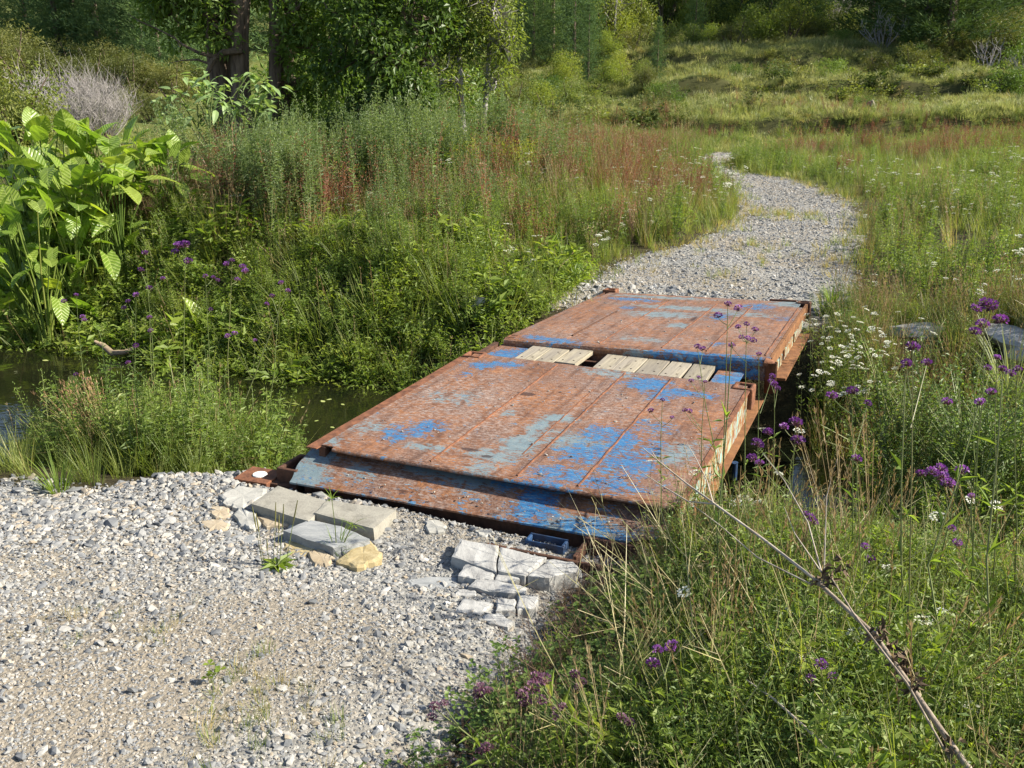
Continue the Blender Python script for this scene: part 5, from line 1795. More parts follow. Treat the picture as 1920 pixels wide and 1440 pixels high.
def broad_tree(name, label, cat, base, trunks, blobs, leaf=(.17, .075), mat=L_TREE, per=26, cr=.42, bare=0, group=None, bark=M_BARK):
    """trunks: list of (x, y, r0, top point, r1) relative to the base; blobs: (centre, radii, number of clumps)"""
    t = thing(name, label, cat, base, 0, group)
    tb = MB()
    joints = []
    for (x, y, r0, top, r1) in trunks:
        pts = limb(tb, (x, y, -.2), top, r0, r1, 0, 9, .05, 7)
        joints += pts[3:]
    put("trunk", tb.mesh("trunk", bark, True), t)
    J = np.array(joints)
    bb, cb = MB(), MB()
    for (c, r, n) in blobs:
        C = blob_points(c, r, n)
        cluster_leaves(cb, C, cr, per, leaf[0], leaf[1], 0)
        j = J[np.argmin(np.linalg.norm(J - np.asarray(c), axis=1))]
        limb(bb, j, c, .085, .035, 0, 6, .15)
        for q in C[rng.permutation(n)[:max(3, n // 4)]]:
            limb(bb, np.asarray(c) + N3(1)[0] * .15, q, .03, .007, 0, 4, .25, 3)
        for q in blob_points(c, np.asarray(r) * 1.15, int(n * bare)):
            limb(bb, np.asarray(c), q, .022, .004, 0, 3, .35, 3)
    put("branches", bb.mesh("branches", bark), t)
    put("crown", cb.mesh("crown", [mat]), t)
    return t


# the great tree of the left: thick furrowed stems, crown reaching above the picture
Yt = 21.0
B0 = at_y(468, 235, Yt)
bz = gz(B0.x, Yt)
rel = lambda px, py, dy=0.0: np.array(at_y(px, py, Yt + dy)) - np.array((B0.x, Yt, bz))
trunks = []
for (px, r0, topx, dy) in ((430, .30, 425, .2), (452, .20, 450, -.3), (474, .17, 478, -.35), (492, .16, 505, -.1), (448, .3, 400, .5), (500, .2, 560, .6)):
    a = rel(px, 200)
    tp = rel(topx, -170, dy)
    trunks.append((a[0], dy * .6, r0, tp, r0 * .6))
big = []
for (px, py, rx, rz, n, dy) in ((330, 15, .75, .75, 40, .3), (400, 45, .65, .5, 26, -.3), (370, -60, 1.3, .9, 60, .3), (300, -40, .6, .5, 22, 0), (560, 20, .55, .8, 30, -.5), (590, 90, .6, .75, 40, -.2), (560, 170, .5, .4, 22, .3),
                                (530, -60, 1.2, .8, 50, .5), (640, -40, 1.2, .9, 60, .2), (620, 170, .45, .4, 20, .3), (430, -200, 2.6, 1.4, 120, .5), (700, -180, 2.4, 1.4, 110, .5)):
    big.append((rel(px, py, dy), (rx, rx, rz), n))
broad_tree("broadleaf_tree", "tallest dark tree with several thick furrowed trunks behind the left weeds", "tree", (B0.x, Yt, bz), trunks, big, per=24, cr=.31)
# low curved limb of the big tree stands free of the crown at the left
# second dark tree
Yt = 19.5
B1 = at_y(715, 240, Yt)
bz = gz(B1.x, Yt)
rel = lambda px, py, dy=0.0: np.array(at_y(px, py, Yt + dy)) - np.array((B1.x, Yt, bz))
tr_ = [(0, 0, .16, rel(740, 60), .1), (-.15, .1, .13, rel(670, 20, .3), .08), (.1, 0, .1, rel(820, 40, .4), .06)]
bl = []
for (px, py, rx, rz, n, dy) in ((690, 60, .55, .6, 40, -.4), (730, 120, .55, .55, 40, -.5), (760, 165, .5, .35, 28, -.4), (670, 0, .7, .6, 40, .2), (790, 30, .8, .6, 46, .1), (760, -40, 1.1, .6, 50, 0), (640, 110, .5, .5, 26, .3), (780, 195, .3, .2, 14, -.4), (700, 190, .35, .2, 12, .3), (850, 60, .5, .5, 20, .6)):
    bl.append((rel(px, py, dy), (rx, rx, rz), n))
broad_tree("broadleaf_tree", "dark glossy-leaved tree in the middle, its lowest boughs dipping to the weeds", "tree", (B1.x, Yt, bz), tr_, bl, leaf=(.15, .07), per=26, cr=.3)
# third tree: yellowing leaves and bare grey twigs
Yt = 20.0
B2 = at_y(880, 225, Yt)
bz = gz(B2.x, Yt)
rel = lambda px, py, dy=0.0: np.array(at_y(px, py, Yt + dy)) - np.array((B2.x, Yt, bz))
tr_ = [(0, 0, .1, rel(860, 60), .05), (.05, 0, .07, rel(920, 20), .04), (-.1, 0, .06, rel(820, 110), .03)]
bl = []
for (px, py, rx, rz, n, dy) in ((930, 20, .4, .6, 44, 0), (945, 90, .25, .5, 26, -.1), (890, -10, .6, .5, 44, .2), (870, 70, .5, .5, 30, .1), (930, 150, .3, .3, 16, -.1), (850, 150, .5, .4, 18, -.2), (800, 120, .4, .4, 12, -.3)):
    bl.append((rel(px, py, dy), (rx, rx, rz), n))
broad_tree("willow_like_tree", "yellowing tree with many bare grey twigs at the right end of the tree row", "tree", (B2.x, Yt, bz), tr_, bl, leaf=(.10, .035), mat=L_TREE2, per=30, cr=.3, bare=.9, bark=M_GREYTW)
# dead limb reaching left from the big tree
Yt = 20.6
lb = MB()
P_ = lambda px, py, dy=0: np.array(at_y(px, py, Yt + dy))
lb.tube([P_(455, 95), P_(420, 98), P_(400, 112), P_(388, 138), P_(384, 150)], [.06, .07, .065, .05, .04], 7, 0)
lb.tube([P_(405, 106), P_(375, 100), P_(345, 85), P_(325, 70)], [.05, .035, .025, .015], 6, 0)
lb.tube([P_(395, 120), P_(370, 112), P_(345, 113), P_(318, 118)], [.03, .022, .015, .006], 5, 0)
lb.tube([P_(330, 72), P_(290, 52), P_(262, 40), P_(240, 26)], [.02, .016, .012, .006], 5, 0)
o = bpy.data.objects["broadleaf_tree"]
me = lb.mesh("low_branch", M_BARK)
q = put("low_branch", me, o)
q.location = -o.location


# ---- conifers
def pine_parts(h, r, seed, tiers=22):
    st = np.random.default_rng(seed)
    tb = MB()
    tb.tube([(0, 0, -.3), (0, 0, h * .5), (0, 0, h)], [h * .017, h * .011, .015], 6)
    cb = MB()
    Pb, Db, Lb = [], [], []
    for i in range(tiers):
        t = (i + .5) / tiers
        z = h * (.0 + 1.0 * t)
        ln = r * (1 - t) ** .75 * (.75 + .25 * math.sin(i * 2.4)) + .12
        nb = int(7 + 5 * (1 - t))
        for k in range(nb):
            a = k * 6.283 / nb + st.uniform(-.35, .35) + i
            L_ = ln * st.uniform(.7, 1.15)
            up = st.uniform(.1, .5) - .25 * (1 - t) ** 3
            d = np.array([math.cos(a), math.sin(a), up])
            ns = max(4, int(L_ / .22))
            for s in range(ns):
                q = (s + .6) / ns
                p = d * L_ * q + [0, 0, z]
                for _ in range(9):
                    Pb.append(p + st.normal(0, .11, 3))
                    dd = d * .7 + st.normal(0, .45, 3) + [0, 0, .35]
                    Db.append(dd)
                    Lb.append(.27 * st.uniform(.6, 1.25) * (h / 9) ** .5)
    Pb, Db, Lb = np.array(Pb), np.array(Db), np.array(Lb)
    cb.leaves(Pb, Db, st.normal(size=Pb.shape), Lb, Lb * .16, 0, .1, .0)
    return tb.mesh("trunk", M_BARK), cb.mesh("crown", [L_PINE])


PINES = [pine_parts(9, 2.2, 1), pine_parts(9, 1.8, 2, 24), pine_parts(9, 2.7, 3, 20)]


G_DARK = ("broad dark pines on the right hillside", "dark forest pines along the top of the valley")
DARKP = []
for a_, c_ in PINES:
    c2_ = c_.copy()
    c2_.materials[0] = L_PINED
    DARKP.append((a_, c2_))


def conifer(px, py_base, y, h, kind, label, group, w=1.0):
    p = at_y(px, py_base, y)
    z = gz(p.x, y)
    t = thing("pine_tree", label, "pine tree", (p.x, y, z), random.uniform(0, 6), group)
    s = h / 9
    t.scale = (s * w, s * w, s)
    put("trunk", PINES[kind][0], t)
    put("crown", (DARKP if group in (G_DARK) else PINES)[kind][1], t)
    return t


G_L = "dark pines of the left hillside"
lab = "dense dark pine on the left hillside, one of a close stand"
for (px, y, h, k, w) in ((60, 78, 10, 0, 1), (115, 74, 11, 1, 1), (150, 76, 11, 2, 1), (190, 72, 12, 1, 1), (225, 76, 12, 0, 1), (255, 70, 11, 2, .9), (290, 74, 12, 1, 1), (325, 68, 10, 0, 1), (350, 73, 12, 2, 1), (390, 66, 9, 1, 1), (420, 70, 11, 0, 1), (300, 60, 7.5, 1, 1),
                         (270, 62, 7, 0, 1), (340, 58, 6.5, 2, 1), (100, 88, 12, 1, 1), (180, 90, 13, 0, 1), (260, 92, 13, 2, 1), (340, 90, 13, 0, 1), (450, 84, 12, 1, 1), (520, 80, 12, 2, 1), (600, 84, 12, 0, 1), (700, 86, 12, 1, 1), (780, 80, 12, 2, 1), (860, 84, 12, 0, 1), (10, 92, 6, 0, 1), (-60, 84, 11, 1, 1), (-120, 76, 11, 0, 1)):
    conifer(px, 120, y * .86, h * random.uniform(.92, 1.08), k, lab, G_L, w * 1.1)
G_M = "dark pines in the valley beyond the bend"
lab = "dark pine in the valley beyond the yellowing tree, one of a clump"
for (px, y, h, k, w) in ((1000, 62, 7.5, 0, 1), (1035, 64, 9, 1, 1.1), (1075, 60, 8, 2, 1), (1100, 62, 6.5, 0, 1), (1015, 72, 10, 2, 1), (1060, 75, 11, 0, 1), (1110, 70, 9, 1, 1), (985, 78, 11, 1, 1), (1150, 82, 10, 0, 1)):
    conifer(px, 170, y, h, k, lab, G_M, w)
conifer(1102, 165, 52, 4.2, 2, "small pine standing in front of the valley clump", G_M, 1.2)
conifer(1230, 185, 50, 3.3, 0, "lone young pine above the end of the grassy terrace", None, .9)
conifer(1300, 120, 62, 5.0, 0, "young dark pine at the left of the scrubby spur", None, 1)
G_B = "dark forest pines along the top of the valley"
lab = "dark forest pine high in the valley, one of a continuous stand"
for (px, y, h, k, w) in ((1170, 96, 11, 1, 1), (1200, 104, 12, 0, 1), (1250, 100, 11, 2, 1), (1290, 98, 11, 1, 1), (1330, 90, 9, 0, 1), (1360, 94, 12, 1, 1), (1385, 88, 10, 2, 1), (1410, 92, 12, 0, 1), (1440, 86, 10, 1, 1), (1465, 90, 12, 2, 1), (1490, 86, 10, 0, 1), (1520, 92, 12, 1, 1), (1560, 96, 12, 0, 1), (1230, 112, 14, 1, 1), (1310, 112, 14, 0, 1), (1400, 108, 14, 2, 1), (1480, 106, 14, 1, 1), (1560, 108, 14, 0, 1), (1130, 112, 14, 2, 1), (1650, 104, 14, 1, 1), (1740, 104, 14, 0, 1), (1850, 104, 14, 2, 1), (1950, 100, 13, 1, 1)):
    conifer(px, 80, y * .79, h * random.uniform(.75, 1.0), k, lab, G_B, w)
G_R = "broad dark pines on the right hillside"
for (px, y, h, k, w, lb_) in ((1625, 66, 8, 2, 1.1, "broad dark pine above the bare slip on the right hillside"), (1680, 64, 9, 2, 1.2, "wide pine left of the largest pine on the right hillside"), (1730, 60, 8.5, 0, 1.3, "pine in the middle of the right hillside row"), (1775, 58, 8.5, 2, 1.35, "largest spreading pine on the right hillside"), (1815, 60, 8, 1, 1.2, "pine at the right end of the right hillside row"),
                              (1700, 72, 10, 0, 1, "tall pine rising behind the right hillside row"), (1900, 70, 8, 2, 1.2, "dark pine at the top right corner")):
    conifer(px, 110, y * .94, h * 1.3, k, lb_, G_R, w * 1.1)


# ---- shrubs
def shrub_parts(h, r, seed, mat, leaf=(.09, .035), n=60, per=26, cr=.28, stem=M_BARK):
    b, cb = MB(), MB()
    sub_ = blob_points((0, 0, h * .45), (r * .7, r * .7, h * .42), 9, .5)
    C = np.concatenate([blob_points(q, np.array((r * .38, r * .38, h * .26)) * ur(.7, 1.25), n // 9, .5) for q in sub_])
    C[:, 2] = np.maximum(C[:, 2], .06)
    for q in C[:: max(1, n // 12)]:
        limb(b, (0, 0, -.1), q, .035 * h, .008, 0, 4, .15, 3)
    cluster_leaves(cb, C, cr * h, per, leaf[0], leaf[1], 0)
    return b.mesh("stems", stem), cb.mesh("foliage", [mat])


SHR = [shrub_parts(1.0, .65, 1, L_SHRUB, (.055, .026), 110, 40, .2), shrub_parts(1.0, .8, 2, L_OLIVE, (.06, .022), 120, 40, .18), shrub_parts(1.0, .7, 3, L_TREE2, (.06, .026), 110, 40, .2), shrub_parts(1.0, .9, 4, L_TREE, (.06, .028), 120, 40, .2)]


def shrub(px, py, y, s, k, label, group, cat="shrub", name="shrub", sink=.0, wz=1.0):
    p = at_y(px, py, y)
    t = thing(name, label, cat, (p.x, y, gz(p.x, y) - sink), random.uniform(0, 6), group)
    t.scale = (s, s, s * wz)
    put("stems", SHR[k][0], t)
    put("foliage", SHR[k][1], t)
    return t


G_S = "scrub on the hill terraces"
lab = "rounded green scrub bush on the hillside spur"
for (px, y, s, k) in ((1290, 58, 1.7, 0), (1330, 59, 1.9, 2), (1370, 58, 2.0, 1), (1400, 60, 2.2, 2), (1430, 60, 2.3, 0), (1470, 61, 2.3, 2), (1500, 62, 2.2, 1), (1350, 63, 1.9, 3), (1530, 62, 2.2, 2), (1310, 63, 1.6, 1), (1390, 64, 2.0, 0), (1450, 65, 2, 1), (1560, 64, 1.9, 0), (1590, 66, 1.8, 2)):
    shrub(px, 120, y, s * random.uniform(.7, 1.0), k, lab, G_S)
lab = "dark low bush among the long grass of the terraces"
for (px, y, s, k) in ((1540, 49, 1.0, 3), (1460, 51, .9, 1), (1385, 50, .8, 3), (1640, 52, 1.1, 1), (1700, 50, 1.2, 1), (1690, 53, .9, 3), (1900, 51, 1.8, 3), (1850, 53, 1.6, 1), (1930, 48, 1.6, 3), (1240, 44, .9, 3), (1215, 46, .8, 1), (1630, 41, .7, 3), (1890, 43, 1.2, 3), (1200, 52, 1.1, 0), (1160, 54, 1.2, 2), (1180, 58, 1.3, 1), (1130, 56, 1.2, 2), (1240, 58, 1.4, 0)):
    shrub(px, 200, y, s * 1.25, k, lab, "low bushes on the terraces")
lab = "bush on the upper right hillside below the pines"
for (px, y, s, k) in ((1690, 58, 2.2, 0), (1720, 55, 1.9, 3), (1650, 58, 1.6, 1), (1850, 56, 1.7, 0), (1880, 58, 2.0, 1), (1910, 55, 1.8, 0), (1800, 54, 1.2, 1), (1900, 62, 2.6, 1), (1620, 60, 1.5, 3), (1570, 58, 1.4, 3), (1660, 62, 2.0, 3)):
    shrub(px, 120, y, s * .7, k, lab, "bushes below the right hillside pines")
lab = "pale green broadleaf tree among the valley forest"
for (px, y, s, k) in ((1090, 78, 4.0, 2), (1130, 76, 4.6, 2), (1170, 74, 3.6, 0), (1205, 76, 4.2, 2), (1245, 72, 3.4, 0), (1275, 76, 3.8, 2), (1215, 86, 4.5, 2), (1265, 88, 4.5, 0), (1140, 66, 2.6, 2), (1340, 78, 3.0, 0), (1410, 76, 2.8, 0), (1520, 74, 2.8, 2), (1545, 78, 3.2, 0), (1110, 70, 4.2, 2), (1185, 68, 2.8, 0), (1300, 70, 2.6, 2), (1375, 70, 2.4, 2), (1440, 70, 2.2, 0)):
    shrub(px, 130, y, s, k, lab, "pale trees in the valley forest", "tree", "forest_tree", 0, 1.35)
lab = "low green scrub on the valley floor left of the terraces"
for (px, y, s, k) in ((985, 36, 1.3, 0), (1020, 40, 1.4, 2), (1060, 44, 1.5, 0), (1100, 46, 1.5, 0), (1000, 46, 1.8, 3), (960, 40, 1.5, 1), (1140, 48, 1.3, 2), (1050, 50, 1.7, 2), (940, 34, 1.1, 0), (1085, 38, .9, 1), (1120, 42, .9, 0)):
    shrub(px, 190, y, s, k, lab, "valley floor scrub")
lab = "olive brown scrub tree on the slope below the left pines"
for (px, y, s, k) in ((20, 48, 4.5, 1), (70, 46, 3.2, 1), (120, 48, 3.4, 1), (165, 46, 3.0, 1), (205, 48, 3.2, 1), (245, 46, 3.0, 1), (285, 47, 2.9, 1), (320, 45, 2.7, 1), (150, 54, 3.6, 1), (220, 55, 3.6, 1), (300, 54, 3.2, 1), (360, 50, 3.0, 1), (40, 58, 4.5, 1), (-20, 52, 4.5, 1), (-70, 46, 4, 1), (230, 40, 2.0, 1), (275, 39, 1.9, 1), (320, 38, 1.9, 1)):
    shrub(px, 150, y, s * random.uniform(.5, .68), k, lab, "olive scrub trees of the left slope", "tree", "scrub_tree")
shrub(20, 230, 26, 2.4, 0, "bright green dense bush at the left edge behind the big leaves", None)
shrub(-60, 230, 24, 2.4, 0, "green bush just beyond the left edge of the big leaves", None)
lab = "dark undergrowth bush beneath the trees"
for (px, y, s, k) in ((560, 21, 1.5, 3), (620, 20.5, 1.6, 3), (680, 21.5, 1.4, 3), (760, 21, 1.5, 3), (820, 21.5, 1.5, 3), (880, 22, 1.3, 0), (520, 22, 1.6, 3), (600, 24, 2.4, 3), (720, 24, 2.4, 3), (820, 25, 2.2, 3), (480, 24, 1.8, 3), (660, 26, 3.0, 3), (560, 26, 3.0, 3), (770, 27, 3.0, 3), (930, 24, 1.5, 1)):
    shrub(px, 200, y, s, k, lab, "undergrowth beneath the trees")


# bare grey shrub and other dead bushes
def dead_shrub(px, py, y, h, r, n, label, name="dead_shrub", th=.012):
    p = at_y(px, py, y)
    t = thing(name, label, "dead shrub", (p.x, y, gz(p.x, y)), 0)
    b, tw = MB(), MB()
    for _ in range(n):
        a, q = ur(0, 6.28), r * math.sqrt(ur(.02, 1))
        tip = np.array([q * math.cos(a), q * math.sin(a), h * ur(.6, 1.0) * (1 - .35 * (q / r) ** 2)])
        pts = limb(b, (0, 0, -.1), tip, th * 1.6, th * .4, 0, 4, .12, 4)
        for _k in range(7):
            s = np.array(pts[2]) + (np.array(pts[4]) - np.array(pts[2])) * ur(0, 1)
            e = s + N3(1)[0] * h * .10 + [0, 0, h * .14]
            tw.tube([s, (s + e) / 2 + N3(1)[0] * .03, e], [th * .55, th * .4, th * .2], 3)
    put("stems", b.mesh("stems", M_GREYTW), t)
    put("twigs", tw.mesh("twigs", M_GREYTW), t)
    return t


dead_shrub(150, 230, 30, 2.3, 1.5, 150, "bare grey thicket of fine twigs behind the big leaves", th=.008)
dead_shrub(195, 230, 31, 2.2, 1.3, 120, "bare grey twiggy thicket just right of the larger grey thicket", th=.008)
dead_shrub(1650, 130, 56, 2.2, 1.6, 14, "bare pale forked shrub below the largest hillside pine", th=.03)
dead_shrub(1845, 160, 49, 2.0, 1.0, 10, "thin bare pale shrub on the right terrace", th=.022)
dead_shrub(1905, 190, 44, 1.1, .7, 14, "bare white twigs at the right edge of the terrace", th=.014)
dead_shrub(1150, 150, 66, 5.0, .5, 5, "tall bleached dead trunk in the valley forest", "dead_tree", .07)
dead_shrub(1560, 30, 74, 4.5, 2.5, 26, "bare grey trees on the skyline of the spur", "dead_tree", .04)
dead_shrub(45, 100, 40, 2.0, 1.2, 18, "pale withered branches in the olive scrub at the left", th=.02)
# bare slip of rock on the hillside
p = at_y(1515, 95, 70)
boulder("bare_rock", "bare grey-brown slip of rock under the spur's crest", (p.x, 70, p.z - .2), (2.2, 1.0, 1.0), M_TAN, 33)
p = at_y(1630, 245, 40)
boulder("stump", "weathered grey-green stump on the flat below the terraces", (p.x, 40, gz(p.x, 40) + .3), (.3, .25, .5), plain_mat("stump_wood", (.10, .09, .06), (.22, .19, .13), 6, .9, .6), 35)
bpy.data.objects["stump"]["category"] = "stump"


# ---- big-leaved shrub below the tree (pale felted leaves), each leaf a part
def simple_leaf(L, W, mat, name="leaf", fold=.10, droop=.25, n=5, heart=0.0, ripple=0.0):
    b = MB()
    V, F = [], []
    for i in range(n + 1):
        t = i / n
        w = W / 2 * math.sin(math.pi * min(1, t ** .75 * .97 + .03)) ** .8 if not heart else W / 2 * (max(0.0, math.sin(math.pi * min(1, .22 + .78 * t)))) ** .8
        z = -droop * L * t * t
        y = L * t
        back = heart * W * .45 if i == 0 and heart else 0
        for s_, k in ((-1, 0), (-.5, 1), (0, 2), (.5, 3), (1, 4)):
            V.append((w * s_, y - back * abs(s_), z + fold * abs(s_) * w * 2 + (ripple * L * (1 if (i + k) % 2 else -1) if abs(s_) == .5 else 0)))
    for i in range(n):
        for k in range(4):
            a = i * 5 + k
            F.append((a, a + 1, a + 6, a + 5))
    b.add(V, F)
    return b.mesh(name, [mat])


PLEAF = [simple_leaf(.26, .10, L_PALE, droop=.35), simple_leaf(.22, .09, L_PALE, droop=.2), simple_leaf(.28, .11, L_PALE, droop=.5)]
Yn = 18.0
tb0 = at_y(415, 240, Yn)
t = thing("felted_shrub", "large shrub with long pale felted leaves in front of the big tree trunk", "shrub", (tb0.x, Yn, gz(tb0.x, Yn)))
sb = MB()
rel = lambda px, py, dy=0.0: np.array(at_y(px, py, Yn + dy)) - np.array(t.location)
for (px, py) in ((300, 185), (330, 165), (350, 140), (365, 150), (385, 135), (400, 160), (420, 150), (430, 175), (450, 140), (465, 135), (480, 150), (500, 150), (515, 165), (370, 190), (440, 195), (395, 200), (490, 180), (320, 200), (345, 210), (410, 185), (460, 175), (335, 215), (505, 195)):
    tip = rel(px, py + 6, ur(-.5, .5))
    limb(sb, (ur(-.3, .3), ur(-.2, .2), 0), tip, .025, .008, 0, 5, .15, 4)
    for _ in range(10):
        a = ur(0, 6.28)
        put("leaf", PLEAF[random.randrange(3)], t, tip + N3(1)[0] * .08 + [0, 0, ur(-.15, .05)], (ur(-.5, .35), ur(-.4, .4), a), ur(.7, 1.15))
put("stems", sb.mesh("stems", L_STEM), t)

# ---- elephant-ear plants on the far left bank
TL = [simple_leaf(.50, .36, L_TARO, "leaf", .12, .18, 5, .6, .012), simple_leaf(.46, .30, L_TARO, "leaf", .22, .30, 5, .6, .012), simple_leaf(.52, .34, L_TARO, "leaf", .05, .40, 5, .6, .012)]


def taro(px, py, z, s, n, label, y=None):
    p = at(px, py, z) if y is None else at_y(px, py, y)
    zg = gz(p.x, p.y)
    t = thing("elephant_ear_plant", label, "leafy plant", (p.x, p.y, zg - .02), ur(0, 6.28), "elephant ear plants of the far left bank")
    b = MB()
    hh = max(.25, p.z - zg)
    for k in range(n):
        a = k * 6.283 / n * 2.4 + ur(-.4, .4)
        r_ = ur(.15, .62) * s
        top = np.array([math.cos(a) * r_, math.sin(a) * r_, hh * (ur(.4, 1.08) if n > 4 else ur(.8, 1.1))])
        b.tube([(0, 0, 0), top * [.35, .35, .6], top], [.018 * s, .014 * s, .009 * s], 5, 0)
        o = put("leaf", TL[random.randrange(3)], t, top, (ur(-.9, .5) + .15, ur(-.35, .35), a - math.pi / 2 + ur(-.5, .5)), s * ur(.6, 1.25))
        if random.random() < .6:
            o.rotation_euler = (ur(.6, 1.35), ur(-.4, .4), a - math.pi / 2 + ur(-.8, .8))
    put("stalks", b.mesh("stalks", L_WEED), t)


row = [("back row, ", [(20, 258), (65, 252), (105, 262), (150, 255), (185, 245), (225, 262), (255, 275), (290, 285), (320, 290)], 1.3, 1.0, 14.0),
       ("middle row, ", [(10, 320), (55, 315), (95, 325), (135, 300), (170, 320), (210, 330)], 1.0, 1.0, 13.1), ("front row, ", [(15, 375), (50, 380), (90, 385), (120, 365)], .65, .95, 12.3)]
ordn = ["first from the left", "second from the left", "third from the left", "fourth from the left", "fifth from the left", "sixth from the left", "seventh from the left", "second from its right end", "at its right end"]
for nm, L_, z, s, yy in row:
    for k, (px, py) in enumerate(L_):
        taro(px, py, z, s * ur(.58, .84), 17, f"bright elephant ear plant in the {nm}{ordn[k]}", yy + ur(-.3, .3))
for (px, py, z, s, n, lab) in ((30, 540, -.35, .85, 9, "lush elephant ear plant at the left edge above the water"), (60, 590, -.6, .7, 7, "low elephant ear plant with leaves over the water at the left"), (30, 470, .2, .8, 7, "elephant ear plant with upright leaves left of the bank's middle"), (135, 430, .35, .7, 2, "single upright bright leaf standing alone on the bank"),
                               (80, 460, .2, .7, 3, "pair of upright bright leaves left of the single leaf"), (180, 570, -.55, .7, 5, "small elephant ear plant with yellow leaves above the driftwood"), (330, 600, -.6, .6, 6, "small elephant ear plant behind the grass spit, left half"), (385, 600, -.6, .65, 7, "small elephant ear plant behind the grass spit, right half"), (350, 480, 0, .6, 3, "yellow leaved elephant ear plant behind the purple flowers"), (450, 425, .3, .6, 2, "flat shaded elephant ear leaf in the dark gap of the tall weeds")):
    taro(px, py, z, s, n, lab)
# ------------------------------------------------------------------ purple verbena, each plant with its stem and heads
def head_mesh(seed, r=.03):
    st = np.random.default_rng(seed)
    b = MB()
    n = 46
    d = st.normal(size=(n * 3, 3))
    d /= np.linalg.norm(d, axis=1, keepdims=True)
    d = d[d[:, 2] > -.15][:n]
    P = d * [r * .75, r * .75, r * .5]
    b.leaves(P, d + st.normal(0, .25, d.shape), st.normal(size=d.shape), r * .55, r * .42, 0, .05, 0, .65)
    k = 22
    d = st.normal(size=(k * 3, 3))
    d /= np.linalg.norm(d, axis=1, keepdims=True)
    d = d[d[:, 2] > -.6][:k]
    b.leaves(d * 0 + [0, 0, -r * .45], d * [1, 1, .8] + [0, 0, .3], st.normal(size=d.shape), r * .95, r * .3, 1)
    return b.mesh("flower_head", [L_PURP, L_CALYX])


HEADS = [head_mesh(i) for i in range(4)]
FADED = []
for h_ in HEADS:
    f_ = h_.copy()
    f_.materials[0] = L_FADED
    FADED.append(f_)


def verbena(base, heads, label, group, th=.0038, hs=1.0, side=True):
    """base (px, py, ground height) of the foot; heads as seen, carried near the foot's distance"""
    p = at(*base)
    t = thing("verbena_plant", label, "flower", p, 0, group)
    b = MB()
    tops = [np.array(at_y(hx, hy, p.y + ur(-.12, .12))) - np.array(p) for hx, hy in heads]
    main = max(tops, key=lambda q: q[2])
    fork = main * .72 + np.array([ur(-.01, .01), 0, 0])
    b.tube([(0, 0, 0), main * .35 + N3(1)[0] * .012, fork, main - [0, 0, .01]], [th, th * .85, th * .6, th * .4], 5)
    for q in tops:
        if q is main:
            continue
        f = min(.93, max(.35, (q[2] - abs(q[0] - main[0]) * 1.3) / main[2]))
        s = main * f
        m_ = s + (q - s) * .55 + np.array([0, 0, -.01])
        b.tube([s, m_, q - [0, 0, .008]], [th * .55, th * .45, th * .35], 4)
    if side:
        for k in range(5):
            f = ur(.1, .6)
            a = ur(0, 6.28)
            for sg in (0, math.pi):
                D = np.array([[math.cos(a + sg), math.sin(a + sg), .5]])
                b.leaves((main * f)[None], D, UPZ[None], ur(.05, .1), .011, 1, .1, .3)
    put("stem", b.mesh("stem", [L_STEM, L_WEED]), t)
    for i, q in enumerate(tops):
        put("flower_head", (FADED if base[1] >= 1430 else HEADS)[random.randrange(4)], t, q, (ur(-.3, .3), ur(-.3, .3), ur(0, 6)), hs * ur(.75, 1.15) * (.8 if base[1] >= 1430 else 1))
    return t


